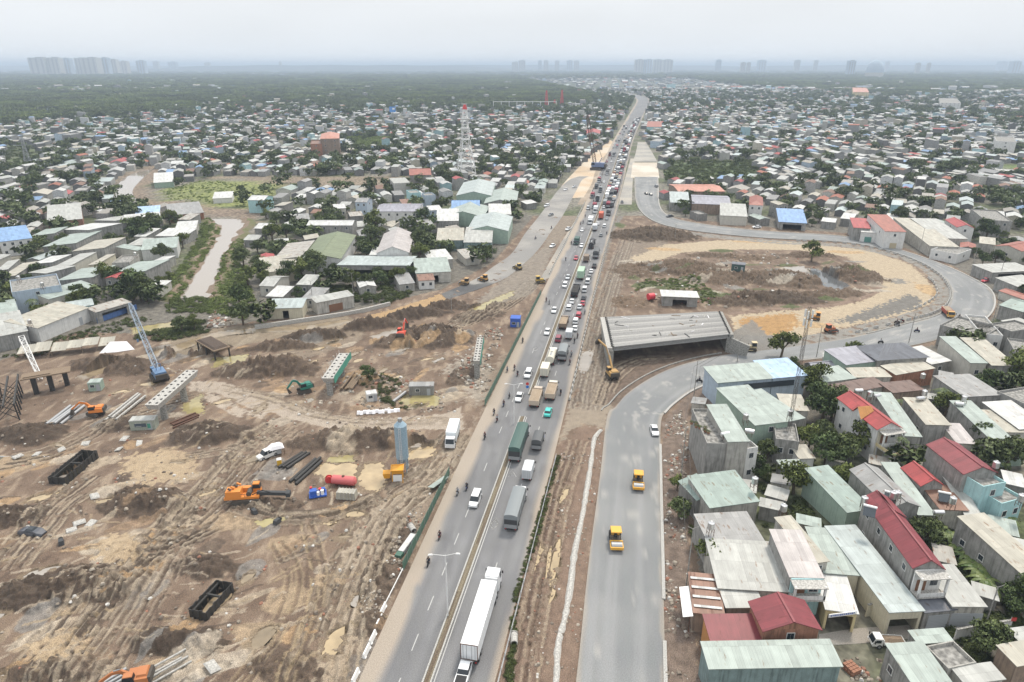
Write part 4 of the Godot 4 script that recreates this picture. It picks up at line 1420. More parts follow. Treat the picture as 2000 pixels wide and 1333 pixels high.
	s_poly([V(-12.12, -141.9), V(-15.55, -127.3), V(-20.74, -116.8), V(-26.17, -112.4), V(-29.01, -102.2), V(-29.87, -93.99), V(-26.96, -92.72), V(-23.61, -100.8), V(-19.79, -109.9), V(-15.74, -118.6), V(-11.47, -132.6)], Color(.56, .46, .35), .8, .0, 0, 1.2, .25)
	s_poly([V(-27.68, -78.23), V(-27.88, -85.59), V(-25.92, -87.87), V(-22.75, -84.48), V(-22.87, -77.25), V(-24.1, -69.6), V(-26.23, -69.6)], Color(.55, .44, .32), .8, .0, 0, 1.2, .3)
	s_poly([V(-84.92, -130.5), V(-76.87, -132.6), V(-69.29, -128.3), V(-67.35, -121.4), V(-74.98, -119.5), V(-82.27, -123.3)], Color(.62, .475, .31), .9, .0, 0, 1.6, .18)
	s_poly([V(-75.5, -100.1), V(-71.9, -103.7), V(-66.65, -100.8), V(-65.58, -95.95), V(-71.01, -95.29)], Color(.62, .475, .31), .9, .0, 0, 1.6, .18)
	s_poly([V(-71.64, -77.25), V(-68.59, -79.73), V(-64.02, -77.25), V(-63.58, -73.97), V(-68.46, -73.51)], Color(.62, .475, .31), .9, .0, 0, 1.6, .18)
	ruts(curve([V(-79.18, -163.9), V(-63.51, -157.9), V(-47.72, -148.2), V(-30.81, -144.9), V(-14.85, -145.6)], 8), 3, 1.6, pale, Color(.30, .235, .175))
	ruts(curve([V(-12.79, -134.8), V(-18.06, -120.4), V(-23.15, -112.4), V(-26.1, -99.35), V(-27.22, -84.48), V(-26.96, -75.35)], 10), 5, 3.0, Color(.6, .5, .38), Color(.2, .145, .105))
	for k in 420:
		var c := V(rr(-105, -18), rr(-190, -68))
		var a := 2.2 + n1.get_noise_2d(c.x * .25, c.y * .25) * 2.4 + rr(-.3, .3)
		var d := V(cos(a), sin(a)) * rr(.8, 3.5)
		s_line([c - d, c + d * .2 + V(d.y, -d.x) * .05, c + d], rr(.3, .65), [pale, dark, tan, Color(.60, .5, .38)][k % 4], .6, [-.1, .12, .05, .1][k % 4], .35)
	s_poly([V(-26.69, -245.8), V(-23.92, -238.5), V(-32.08, -223.9), V(-41.91, -218.8), V(-52.23, -209.9), V(-56.49, -213.8), V(-46.34, -223.9), V(-37.03, -233.8)], sand, .85, .02, 1, .7, .25)
	s_poly([V(-109.7, -203), V(-85.59, -213.8), V(-56.34, -220.8), V(-51.56, -214.8), V(-77.11, -198.7), V(-99.55, -184.5)], Color(.40, .33, .235), .7, .0, 1, .6, .2)
	s_poly([V(-2.34, -69.6), V(3.8, -104.1), V(10.39, -133.7), V(17.16, -143.9), V(22.21, -143.1), V(18.5, -122.3), V(13.31, -95.29), V(8.79, -69.6)], Color(.30, .205, .150), .8, .05, 0, .6, .35)
	s_poly([V(10.44, -134.4), V(14.49, -153.6), V(26.06, -155), V(23.71, -149), V(22.12, -142.4), V(17.25, -144.9), V(13.24, -140.7)], Color(.44, .365, .28), .9, .05, 1, .6, .2)
	ruts(curve([V(15.32, -137.1), V(10.5, -118.6), V(6.94, -100.8), V(4.14, -86.72), V(1.42, -69.6)], 10), 6, 1.5, Color(.47, .37, .27), Color(.17, .11, .08))
	s_poly([V(13.68, -155), V(20.32, -192.4), V(32.2, -248.3), V(53.58, -352.8), V(75.08, -427), V(68.69, -427), V(49.07, -339), V(27.02, -226.6), V(16.91, -175.4)], grit, .8, .0, 1, .6, .25)
	s_poly([V(16.69, -152.3), V(23.03, -188.4), V(33.24, -236.1), V(52.69, -320), V(65.64, -352.8), V(88.41, -352.8), V(73.52, -320), V(53.07, -292.4), V(40.94, -254.8), V(33.32, -219.8), V(29.93, -188.4), V(24.57, -163.9), V(24.58, -153.6)], Color(.33, .27, .21), .8, .0, 0, 1.0, .4)
	ruts(curve([V(56.75, -330.3), V(41.88, -268.7), V(28.98, -209.9), V(21.5, -173.7), V(17.72, -152.3)], 8), 7, 3.0, Color(.5, .44, .36), Color(.16, .12, .095))
	s_poly([V(52.63, -296.7), V(73.94, -322), V(100.9, -330.3), V(126.5, -331.4), V(147.9, -322), V(166.8, -310.3), V(173, -286.5), V(164.6, -254.8), V(152.8, -235), V(139, -223.9), V(120.3, -214.8), V(90.81, -200.8), V(72.03, -203), V(74.83, -220.8), V(89.49, -225), V(112.8, -229.3), V(128.5, -237.3), V(139.7, -248.3), V(146.8, -261.6), V(149.8, -276.2), V(151.1, -299.3), V(133.8, -311.2), V(108.1, -313.1), V(77.78, -306.5), V(56.12, -284.1)], psand, .92, .02, 1, 1.0, .22)
	s_poly([V(78.59, -218.8), V(98.93, -223.9), V(94.36, -209.9), V(84.96, -202.6), V(77.68, -205.3), V(75.17, -213.3)], Color(.56, .32, .115), .9, .02, 0, 1.4, .3)
	for q in [[V(117.9, -328.2), 12.0, 3.0], [V(153.6, -307.5), 9.0, 3.0], [V(72.09, -313.1), 9.0, 3.0], [V(100.4, -212.3), 8.0, 3.0], [V(159.9, -251.5), 4.0, 8.0]]:
		s_heap(q[0], q[1], q[2], rr(-.2, .2), .1, sand, .75, .1)
	s_poly([V(124.3, -226.6), V(149.6, -245.1), V(151.6, -239.1), V(144, -228.8), V(116.2, -215.2), V(107, -213.8)], Color(.21, .205, .195), .9, .0, 0, 1.6, .35)
	s_poly([V(152.1, -265.1), V(158.3, -265.1), V(156.6, -258.1), V(150.2, -259.5)], Color(.25, .25, .245), .8, .0, 0, 1.2, .3)
	s_line(curve([V(75.29, -222.4), V(90.24, -227.2), V(113.8, -231.6), V(128.4, -239.1), V(139, -248.3), V(146.4, -261.6), V(149.5, -274.7)], 8), 2.4, Color(.34, .24, .18), .95, .25, .4)
	s_line(curve([V(68.66, -199.9), V(89.63, -197.8), V(112, -206.2), V(135.1, -218.2), V(148.3, -226.1), V(158.3, -236.1), V(169.7, -254.8), V(175.5, -272.4), V(177, -289.8), V(172.3, -304.7), V(159.3, -320), V(125.4, -328.2), V(87.06, -347)], 8), 7.5, Color(.37, .35, .315), .95, .05, .5)
	for q in [[V(71.03, -339), 20.0, 9.0, .1, 3.2, 1.1], [V(71.71, -280.1), 16.0, 9.0, .0, 2.4, 1.6], [V(82.75, -265.1), 14.0, 7.0, .2, 2.0, 1.7], [V(138.2, -268.7), 12.0, 7.5, .5, 3.0, 1.5], [V(108.9, -263), 18.0, 8.0, .2, 2.6, 1.6], [V(97.22, -239.1), 15.0, 5.0, .1, 2.0, .9], [V(82.16, -236.1), 10.0, 5.0, .0, 1.6, 1.2], [V(119.7, -245.1), 14.0, 4.0, -.2, 1.2, 1.6], [V(51.5, -276.2), 8.0, 9.0, .0, 1.2, 1.8], [V(134.5, -301.1), 10.0, 4.0, .0, 1.2, 1.5], [V(107.5, -296.7), 10.0, 4.0, .0, .8, 2.0], [V(42.95, -236.1), 6.0, 6.0, .0, .8, 2.2], [V(90.44, -301.1), 10.0, 3.0, .0, .8, 1.6]]:
		s_heap(q[0], q[1] * 1.2, q[2] * 1.35, q[3], q[4] * 1.15, Color(dark.r * q[5] * 1.1, dark.g * q[5] * 1.1, dark.b * q[5]), .92, .85)
	for q in [[V(60.19, -256.1), 14.0, 5.0], [V(75.27, -245.1), 7.0, 5.0], [V(97.71, -310.3), 6.0, 3.0], [V(117, -239.1), 6.0, 2.0], [V(119.9, -284.1), 6.0, 3.0], [V(106, -272.4), 5.0, 3.0], [V(58.06, -365.2), 3.0, 6.0], [V(99.61, -230.5), 5.0, 2.0], [V(99.28, -168.7), 5.0, 2.5]]:
		s_heap(q[0], q[1], q[2], .0, .3, green, .85, .25)
	for k in 60:
		var c: Vector2 = V(104.7, -268.7) + V(rr(-55, 48), rr(-26, 22))
		s_heap(c, rr(1.5, 7.0), rr(.8, 2.5), rr(-.6, .6), .1, [Color(.52, .45, .36), Color(.36, .35, .33), Color(.62, .55, .45), Color(.2, .15, .11), Color(.15, .17, .07)][k % 5], .75, .15)
	s_poly([V(71.07, -205.3), V(81.58, -217.2), V(81.85, -203), V(89.47, -197.4), V(86.74, -192.4), V(66.95, -186.4)], grit, .9, .1, 1, .6, .2)
	s_poly([V(29.93, -188.4), V(66.01, -188.4), V(58.31, -182.6), V(43.35, -175.4), V(31.15, -162.4), V(25.87, -153.6), V(23.46, -155)], Color(.20, .145, .11), .85, .0, 0, .8, .5)
	ruts(curve([V(22.15, -155), V(26.78, -170.3), V(35.88, -182.6), V(48.26, -184.5)], 6), 4, 2.0, pale, dark)
	s_poly([V(20.7, -69.6), V(35.89, -144.4), V(45.34, -159.4), V(54.27, -167.7), V(52.13, -155), V(44.29, -152.3), V(33.64, -109.9), V(26.23, -69.6)], Color(.27, .205, .165), .9, .05, 0, .6, .5)
	s_poly([V(118.6, -828.7), V(84.71, -705.8), V(51.24, -581.6), V(34.58, -490.9), V(50.19, -502.2), V(72.24, -597.1), V(101, -723.8)], psand, .9, .03, 1, 1.5, .15)
	s_poly([V(47.31, -490.9), V(68.32, -581.6), V(73.44, -581.6), V(48.46, -432.2), V(33.18, -365.2), V(20.83, -320), V(13.11, -310.3), V(19.79, -347), V(29.54, -392.4)], Color(.36, .30, .235), .85, .05, 0, 1.0, .4)
	s_poly([V(91.8, -536.5), V(114.7, -536.5), V(129.8, -620.3), V(106, -613.5)], Color(.60, .53, .44), .9, .03, 1, .8, .12)
	s_poly([V(2.2, -284.1), V(11.92, -310.3), V(20.83, -320), V(12.56, -268.7), V(7.72, -245.1), V(-7.31, -230.5), V(-13.07, -236.1), V(-5.09, -260.2)], Color(.37, .325, .27), .8, .0, 0, 1.0, .4)
	for q in [[V(-169.2, -170.3), V(-149.5, -182.6), V(-141, -206.2), V(-109.7, -203), V(-86.27, -215.7), V(-55.95, -227.2), V(-27.57, -250.8), V(-8.92, -288.2), V(13.29, -392.4), V(41.74, -539.1), V(-119.2, -539.1), V(-477, -539.1)], [V(90.34, -386.7), V(136.5, -360.2), V(174.1, -345.8), V(185.4, -316.1), V(190, -289), V(188.3, -265.1), V(179.7, -239.1), V(168.4, -223.9), V(160.5, -215.7), V(141.9, -200.8), V(125, -192.4), V(104.1, -184.5), V(84.94, -180.1), V(62.54, -172), V(54.18, -162.4), V(35.62, -109.9), V(25.77, -65.19), V(94.96, -65.19), V(444, -423.6), V(98.31, -423.6)]]:
		s_poly(q, Color(.235, .215, .18), 1.0, .0, 1, .5, .6)
	for k in 90:
		var c := V(rr(45, 222), rr(-385, -135))
		if k % 3 == 0: c = V(rr(-170, 0), rr(-385, -235))
		if (k % 3 != 0 and c.y > -250 and c.x > 60 and not Geometry2D.is_point_in_polygon(c, PackedVector2Array([V(19.26, -152.3), V(59.08, -392.4), V(138.2, -365.2), V(187.5, -320), V(183.2, -242.1), V(159.8, -214.8), V(103.2, -182.6), V(62.54, -172), V(46.22, -152.3)]))) or (k % 3 == 0 and c.x < -40 and c.y < -250):
			s_heap(c, rr(2, 6), rr(2, 5), rng.randf(), .0, Color(.10, .13, .05), .8, .1)
	strip("highway", MAIN, 30, 1.6, .12, func(u, s, q):
		var c := wash(Color(.20, .20, .206), Color(.262, .262, .266), q, .35)
		var w := n3.get_noise_2d((u * 20.0) * 1.6, s * .03)
		c = c.lerp(Color(.16, .16, .165), clampf(w * 1.6, 0, .6)).lerp(Color(.175, .175, .18), .5 * smooth(.6, 1.0, absf(sin(u * 25.0 + n1.get_noise_1d(s * .3) * .6))))
		c = c.lerp(Color(.14, .14, .145), clampf((n1.get_noise_2d(q.x * 2.5 + 90.0, q.y * .9) - .33) * 6.0, 0, .5))
		var du := .0
		if u < .5: du = .14 - u + n1.get_noise_2d(q.x * .8, q.y * .3) * .10
		else: du = u - .93 + n1.get_noise_2d(q.x * .8, q.y * .3) * .06
		if s < 200.0 and s > 60.0 and u < .5: du += .05
		return c.lerp(Color(.44, .37, .295), clampf(du * 14.0, 0, .85)), asph)
	var fresh := [[V(6.38, -59.42), V(19.53, -59.42)], [V(8.95, -70.62), V(21.48, -70.62)], [V(13.31, -95.29), V(26.18, -95.29)], [V(18.5, -122.3), V(31.3, -122.3)], [V(23.36, -148.2), V(35.87, -144.9)], [V(26.26, -153.6), V(38.73, -151.4)], [V(30.74, -161.5), V(42.81, -157)], [V(38.96, -171.3), V(47.67, -162.4)], [V(48.58, -179.3), V(53.4, -167.1)], [V(60.65, -185.7), V(63.58, -175.4)], [V(72.41, -189.2), V(72.39, -180.1)], [V(88.16, -194), V(86.12, -183)], [V(110.1, -202.1), V(105.5, -187.6)], [V(132.7, -213.8), V(126.9, -195.7)], [V(146.4, -221.3), V(143.6, -204.4)], [V(156.6, -231.6), V(162.1, -218.8)], [V(166, -245.1), V(175.5, -235)], [V(172.5, -258.1), V(184, -250.8)], [V(177, -272.4), V(186.4, -264.4)], [V(178.8, -289.8), V(186.4, -284.1)], [V(175.1, -309.3), V(181.8, -309.3)], [V(162.1, -326.1), V(170, -336.8)], [V(127.6, -334.6), V(133.2, -349.3)], [V(104.9, -344.6), V(110.6, -361.4)], [V(87.89, -356.5), V(94.78, -375.6)], [V(78.93, -373), V(89.49, -389.5)], [V(76.08, -398.3), V(89.32, -407.5)], [V(78.51, -432.2), V(92.72, -432.2)], [V(85.55, -480.1), V(101.9, -480.1)], [V(94.96, -536.5), V(112.8, -536.5)]]
	strip("fresh_road", fresh, 26, 1.2, .14, func(u, s, q):
		var c := wash(Color(.215, .224, .23), Color(.275, .28, .28), q, .5)
		var w := n3.get_noise_2d(u * 22.0, s * .035)
		c = c.lerp(Color(.32, .325, .33), clampf(w * 1.5, 0, .6)).lerp(Color(.23, .24, .245), clampf(-w * 1.5, 0, .5))
		c = c.lerp(Color(.40, .39, .37), clampf((n1.get_noise_2d(q.x * 1.6 + 40.0, q.y * 1.6) + n2.get_noise_2d(q.x, q.y) * .5 - .38) * 5.0, 0, .7))
		return c.lerp(Color(.42, .36, .29), clampf((.05 - minf(u, 1.0 - u) + n1.get_noise_2d(q.x, q.y) * .05) * 16.0, 0, .6)), asph)
	strip("side_road", [[V(52.07, -539.1), V(59.62, -539.1)], [V(43.13, -521.3), V(52.76, -521.3)], [V(31.82, -475.9), V(45.27, -480.1)], [V(16.25, -392.4), V(29.54, -392.4)], [V(7.12, -347), V(19.79, -347)], [V(0, -305.6), V(12.5, -313.1)], [V(-8.1, -282.5), V(3.96, -284.1)], [V(-14.48, -265.1), V(-5.11, -261.6)], [V(-26.63, -245.1), V(-23.92, -238.5)]], 16, 1.5, .13, func(u, s, q):
		var c := wash(Color(.27, .26, .25), Color(.36, .345, .32), q, .4)
		if s > 290.0 + n1.get_noise_2d(q.x, q.y) * 14.0: c = wash(Color(.085, .085, .088), Color(.14, .14, .14), q, .6)
		return c, asph)
	strip("slip_road", [[V(48.64, -433.9), V(53.83, -433.9)], [V(29.29, -350.5), V(34.88, -350.5)], [V(16.94, -292.4), V(22.7, -294.1)], [V(10.58, -260.2), V(17.17, -268.7)]], 8, 1.5, .11, func(u, s, q):
		return wash(Color(.30, .285, .26), Color(.42, .375, .315), q, .4), asph)
	strip("sand_bed", [[V(25.68, -441), V(46.81, -448.4)], [V(37.18, -502.2), V(58.51, -506.9)], [V(49.29, -558.2), V(66.54, -558.2)], [V(68.44, -641.6), V(80.69, -634.4)], [V(87.82, -719.2), V(95.43, -701.4)], [V(113.4, -816.9), V(115, -794.3)]], 8, 3.0, .08, func(u, s, q): return wash(Color(.58, .44, .30), Color(.62, .54, .43), q, .5), asph)
	strip("verge_bed", [[V(40.59, -423.6), V(50.11, -423.6)], [V(54.56, -497.6), V(61.19, -497.6)], [V(70.03, -581.6), V(76.01, -581.6)], [V(93.35, -697.1), V(97.41, -697.1)]], 6, 3.0, .07, func(u, s, q): return wash(Color(.30, .24, .18), Color(.48, .40, .31), q, .5), asph)
	strip("concrete_apron", [[V(90.96, -531.4), V(112.9, -531.4)], [V(107.1, -620.3), V(128.9, -620.3)]], 8, 3.0, .12, func(u, s, q): return wash(Color(.55, .48, .39), Color(.68, .62, .54), q, .4), asph)
	strip("gravel_bed", [[V(108.3, -627.3), V(130.3, -627.3)], [V(122.8, -697.1), V(139, -697.1)], [V(141.4, -794.3), V(150.6, -794.3)]], 6, 4.0, .10, func(u, s, q): return wash(Color(.32, .31, .29), Color(.45, .42, .37), q, .4), asph)
	strip("service_lane", [[V(65.96, -423.6), V(74.21, -423.6)], [V(84.72, -521.3), V(90.88, -521.3)], [V(109.9, -649), V(113.7, -649)]], 6, 3.0, .09, func(u, s, q): return wash(Color(.33, .32, .30), Color(.46, .42, .36), q, .4), asph)
	var rim := Color(.33, .25, .165)
	puddle([V(-41.83, -123.9), V(-40.98, -126.9), V(-33.82, -127.1), V(-32.9, -124.3), V(-33.35, -122.3), V(-39.17, -122)], M.muddy_water, rim)
	puddle([V(-31.6, -127.1), V(-28.13, -127.5), V(-26.52, -120.8), V(-26.55, -118.6), V(-28.79, -116.6), V(-31.5, -119.1), V(-31.93, -123.3)], M.muddy_water, rim)
	puddle([V(-23.38, -133.3), V(-17.69, -133.9), V(-17.89, -130.5), V(-19.97, -129), V(-22.83, -129.4)], M.muddy_water, rim)
	puddle([V(-40.55, -129.6), V(-34.92, -130.7), V(-34.26, -128.1), V(-39.91, -127.9)], M.yellow_water, rim)
	puddle([V(-28.71, -157), V(-26.83, -160.6), V(-19.29, -160.3), V(-19.49, -154.5), V(-25.26, -153.9)], M.yellow_water, rim)
	puddle([V(-83.55, -154.5), V(-81.69, -161.5), V(-79.73, -155.9), V(-76.38, -150.1), V(-81.44, -150.6)], M.yellow_water, rim)
	puddle([V(-125, -209.5), V(-112.9, -216.2), V(-111.4, -211.4), V(-121.3, -203.9)], M.yellow_water, rim)
	puddle([V(-87.93, -184.5), V(-79.24, -187.6), V(-77.82, -180.8), V(-85.39, -178.3)], M.yellow_water, rim)
	puddle([V(-15.82, -226.1), V(-9.93, -227.2), V(.38, -243.9), V(0, -248.9), V(-7.53, -238.5)], M.yellow_water, rim)
	puddle([V(-44.85, -202.1), V(-41.14, -206.2), V(-36.09, -209), V(-36.76, -202.6), V(-42.65, -199.1)], M.grey_water, rim)
	puddle([V(21.14, -189.6), V(24.38, -189.6), V(21.1, -175.4), V(19.09, -177.2)], M.grey_water, rim)
	puddle([V(4.83, -98.66), V(5.47, -101.1), V(5.35, -97.97), V(3.85, -93.35)], M.muddy_water, rim, .1, .3)
	puddle([V(7.91, -99.92), V(8.75, -101.5), V(7.99, -95.29), V(6.36, -89.64), V(6.8, -94.64)], M.muddy_water, rim, .1, .3)
	puddle([V(6.31, -97.29), V(7.07, -99.63), V(6.58, -95.55), V(5.68, -91.47)], M.muddy_water, rim, .1, .25)
	puddle([V(6.75, -89.05), V(7.49, -91.47), V(6.94, -87.87), V(5.9, -85.59)], M.muddy_water, rim, .1, .25)
	puddle([V(10.39, -117.1), V(11.53, -118.4), V(10.84, -114.6), V(9.4, -112.9)], M.muddy_water, rim, .1, .25)
	puddle([V(116, -282.5), V(125.4, -284.1), V(124, -273.9), V(119.6, -274.7)], M.grey_water, rim)
	puddle([V(125.9, -280.9), V(129.7, -278.5), V(132.4, -256.1), V(126.1, -250.8), V(121.9, -256.8)], M.dark_water, Color(.2, .19, .18))
	puddle([V(-43.04, -108.3), V(-43.82, -107), V(-47.35, -105.2), V(-48.47, -107)], M.yellow_water, rim)
	puddle([V(-120.8, -172), V(-112.7, -183.8), V(-103.1, -195.7), V(-95.4, -206.2), V(-84.25, -209.9), V(-69.63, -211.8), V(-55.66, -217.7), V(-53.28, -214.8), V(-66.62, -207.1), V(-81.81, -205.3), V(-92.78, -201.7), V(-100.1, -190.8), V(-109.3, -180.1), V(-117.3, -169.7)], M.ditch_water, Color(.34, .26, .18), .05, .1)
	for k in 60:
		var c := V(rr(-105, -20), rr(-200, -70))
		if ground_y(c) > .35 or c.x > main_at(c.y, .0).x - 4.0: continue
		var a := -.8 + n1.get_noise_2d(c.x * .2, c.y * .2) * 1.5
		var r := rr(.5, 1.5)
		var pts := []
		for i in 8:
			var q := V(cos(TAU * i / 8) * r * rr(1.2, 2.6), sin(TAU * i / 8) * r * rr(.5, 1.0))
			pts.append(c + q.rotated(a))
		puddle(pts, [M.muddy_water, M.ditch_water, M.grey_water][k % 3], rim, .0, .1)
	for q in [[V(-93.55, -119.3), V(-92.93, -129.8), 3.6], [V(-48.89, -82.53), V(-47.28, -89.05), 3.0]]:
		var e: Vector2 = (q[1] - q[0]).normalized().orthogonal() * (q[2] / 2 - .1)
		s_poly([q[0] - e, q[1] - e, q[1] + e, q[0] + e], Color(.22, .16, .115), .9, -2.2, 1, .0)
	var k := 0
	for fl in [[true, false, false, true], [true, false, true, false], [false, true, true, true], [true, false, true, false]]:
		commit_patch(patches[k], ["site_soil", "site_soil", "loop_soil", "verge_soil"][k], soil, fl)
		k += 1
	var tints := []
	for q in [[[V(-549.3, -757.5), V(-533.4, -783.4), V(-441, -668.2), V(-391.7, -566.7), V(-397.5, -539.1)], Color(.13, .17, .06)], [[V(-243.9, -475.9), V(-231, -521.3), V(-165, -506.9), V(-143.8, -437.4), V(-152.5, -410.6), V(-191.7, -427), V(-218.9, -437.4)], Color(.30, .335, .105)], [[V(-238.5, -539.1), V(-96.29, -544.5), V(-53.91, -521.3), V(-74.24, -475.9), V(-162.2, -497.6)], Color(.37, .29, .21)], [[V(-200.2, -853.3), V(-141.7, -853.3), V(-119.8, -733.1), V(-163, -723.8)], Color(.13, .22, .055)], [[V(136.2, -620.3), V(216.8, -630.8), V(194.8, -539.1), V(150, -506.9), V(115.5, -521.3)], Color(.12, .18, .06)], [[V(-308.1, -539.1), V(-310, -613.5), V(-286.1, -581.6), V(-272, -526.3), V(-233.8, -441), V(-188.9, -420.3), V(-150.3, -399.8), V(-135.5, -365.2), V(-162.7, -385.3), V(-203.5, -404.4), V(-245.5, -432.2)], Color(.35, .265, .195)], [[V(-166.8, -1966.3), V(-55.61, -1966.3), V(-19.82, -1392.4), V(-99.1, -1392.4)], Color(.2, .22, .08)], [[V(426.7, -620.3), V(449.2, -613.5), V(406.9, -552.6), V(388.1, -558.2)], Color(.17, .24, .06)], [[V(-6133.7, -8786), V(-3557.6, -8786), V(-2169.5, -5345.4), V(-3585.1, -5121.9)], Color(.45, .35, .29)]]:
		var poly := PackedVector2Array(q[0])
		var r := Rect2(poly[0], Vector2.ZERO)
		for p in poly: r = r.expand(p)
		tints.append([poly, q[1], r.grow(12)])
	base_ground(M.land, [[-112, 42, -130, -64], [-175, 40, -262, -130], [40, 225, -390, -130], [-110, 40, -390, -262]], tints)
	var cl := curve([V(-249.4, -432.2), V(-275.9, -480.1), V(-295.3, -526.3), V(-303.1, -558.2)], 6)
	var cr := curve([V(-232.6, -427), V(-259.1, -469.8), V(-279.2, -521.3), V(-298.9, -581.6)], 6)
	cr.reverse()
	flat_poly("canal_water", cl + cr, .05, M.canal_water)
	cl = curve([V(-123.6, -239.1), V(-127.8, -254.8), V(-133.6, -280.1), V(-141, -305.6), V(-146.3, -330.3), V(-154.6, -358.9), V(-170.2, -381.1)], 6)
	cr = curve([V(-110.7, -237.3), V(-117.4, -254.8), V(-123.4, -280.1), V(-130.8, -301.1), V(-137.5, -330.3), V(-143.8, -365.2), V(-152.4, -381.1)], 6)
	for e in [cl, cr]:
		for i in e.size(): e[i] += V(n2.get_noise_1d(i * 9.0), n2.get_noise_1d(i * 9.0 + 500.0)) * 3.2
	var wat := cl.duplicate()
	var rr := cr.duplicate()
	rr.reverse()
	flat_poly("canal_water", wat + rr, .05, M.canal_water)
	for e in [cl, cr]:
		var sd := -1.0 if e == cl else 1.0
		var pr := []
		for i in e.size():
			var d: Vector2 = (e[mini(i + 1, e.size() - 1)] - e[maxi(i - 1, 0)]).normalized()
			var nn := V(-d.y, d.x) * sd
			pr.append([e[i] - nn * 1.2, e[i] + nn * 2.4, e[i] + nn * 5.5])
		var b := mb()
		for i in pr.size() - 1:
			var g := [v3(pr[i][0], -.1), v3(pr[i][1], .9 + .2 * sin(i * 1.7)), v3(pr[i][2], -.05)]
			var h := [v3(pr[i + 1][0], -.1), v3(pr[i + 1][1], .9 + .2 * sin((i + 1) * 1.7)), v3(pr[i + 1][2], -.05)]
			for m in 2:
				b.col = Color(.33, .245, .175) if m == 0 else Color(.20, .21, .085).lerp(Color(.28, .22, .15), rng.randf() * .6)
				if sd < 0: b.quad(g[m], g[m + 1], h[m + 1], h[m])
				else: b.quad(h[m], h[m + 1], g[m + 1], g[m])
		struct("canal_bank", b.mesh(), M.soil)
	var kb := mb()
	var ks := mb()
	var z := -40.0
	while z > -900.0:
		var st := 6.0
		if not (z < -143.0 and z > -158.0):
			for u in [.475, .535]:
				kb.bar(v3(main_at(z, u), .26), v3(main_at(z - st, u), .26), .24, .3)
			for h in 3:
				var ua := .482 + h * .0155
				ks.col = Color(.20, .15, .105).lerp(Color(.34, .29, .2), rng.randf())
				ks.quad(v3(main_at(z, ua), .3 + .05 * (h % 2)), v3(main_at(z, ua + .0155), .35 - .05 * (h % 2)), v3(main_at(z - st, ua + .0155), .35 - .05 * (h % 2)), v3(main_at(z - st, ua), .3 + .05 * (h % 2)))
		z -= st
	struct("median_kerb", kb.mesh(), M.kerb)
	struct("median_soil", ks.mesh(), M.soil)
	var mk := mb()
	z = -44.0
	while z > -700.0:
		for u in [.30, .745]:
			if rng.randf() < .72:
				var a := main_at(z, u)
				var b := main_at(z - 3.2, u)
				mk.quad(W(a.x - .075, .126, a.y), W(a.x + .075, .126, a.y), W(b.x + .075, .126, b.y), W(b.x - .075, .126, b.y))
		for u in [.555]:
			if not (z < -143.0 and z > -158.0):
				var a := main_at(z, u)
				var b := main_at(z - 8.0, u)
				mk.quad(W(a.x - .08, .126, a.y), W(a.x + .08, .126, a.y), W(b.x + .08, .126, b.y), W(b.x - .08, .126, b.y))
		z -= 8.0
	for c in [V(-3.36, -105.8), V(7.15, -191.2), V(.11, -122.9)]:
		var pts := [c + V(.15, -1.5), c + V(.75, -.1), c + V(-.15, 1.5), c + V(-.75, .1)]
		if c.y > -125.0 and c.y < -118.0: pts = [c + V(-.8, 1.2), c + V(.1, -.9), c + V(.8, 1.2)]
		for i in (pts.size() if pts.size() == 4 else 2):
			var a: Vector2 = pts[i]
			var b: Vector2 = pts[(i + 1) % pts.size()]
			var nn := (b - a).normalized().orthogonal() * .1
			mk.quad(v3(a - nn, .127), v3(b - nn, .127), v3(b + nn, .127), v3(a + nn, .127))
			mk.quad(v3(a + nn, .127), v3(b + nn, .127), v3(b - nn, .127), v3(a - nn, .127))
	struct("lane_markings", mk.mesh(), M.mark)
	var fk := mb()
	var right := []
	var left := []
	for q in fresh:
		right.append(q[1])
		left.append(q[0])
	right = curve(right, 6)
	left = curve(left, 6)
	for i in right.size() - 1:
		var za: float = right[i].y
		if i > 20 and i < 28: continue
		if za > -84.0 and za < -76.0: continue
		if i > 9 * 6 and i < 14 * 6: continue
		fk.bar(v3(right[i], .18), v3(right[i + 1], .18), .55, .3)
	struct("road_kerb", fk.mesh(), M.kerb)
	var ik := mb()
	for i in left.size() - 1:
		if i > 12 * 6: ik.bar(v3(left[i], .16), v3(left[i + 1], .16), .45, .35)
		elif i > 24 and i < 56: ik.bar(v3(left[i] + V(-1.6, -1.2), .12), v3(left[i + 1] + V(-1.6, -1.2), .12), .35, .3)
	struct("road_kerb", ik.mesh(), M.concrete)
	var dr := curve([V(20.93, -141.6), V(19.03, -137.6), V(17.32, -128.3), V(15.39, -118.2), V(13.37, -108), V(11.03, -97.7), V(9.8, -90.25), V(8.45, -83.39), V(6.85, -77.06), V(6.29, -71.56), V(5.43, -65.19)], 8)
	var db := mb()
	for i in dr.size() - 1:
		var wa := .27 + .14 * n1.get_noise_1d(i * 6.0)
		var wb := .27 + .14 * n1.get_noise_1d((i + 1) * 6.0)
		db.quad(W(dr[i].x - wa, .34, dr[i].y), W(dr[i].x + wa, .34, dr[i].y), W(dr[i + 1].x + wb, .34, dr[i + 1].y), W(dr[i + 1].x - wb, .34, dr[i + 1].y))
		db.quad(W(dr[i].x + wa, .34, dr[i].y), W(dr[i].x + wa + .3, .0, dr[i].y), W(dr[i + 1].x + wb + .3, .0, dr[i + 1].y), W(dr[i + 1].x + wb, .34, dr[i + 1].y))
		db.quad(W(dr[i].x - wa - .3, .0, dr[i].y), W(dr[i].x - wa, .34, dr[i].y), W(dr[i + 1].x - wb, .34, dr[i + 1].y), W(dr[i + 1].x - wb - .3, .0, dr[i + 1].y))
	struct("drain_bed", db.mesh(), M.concrete_pale)
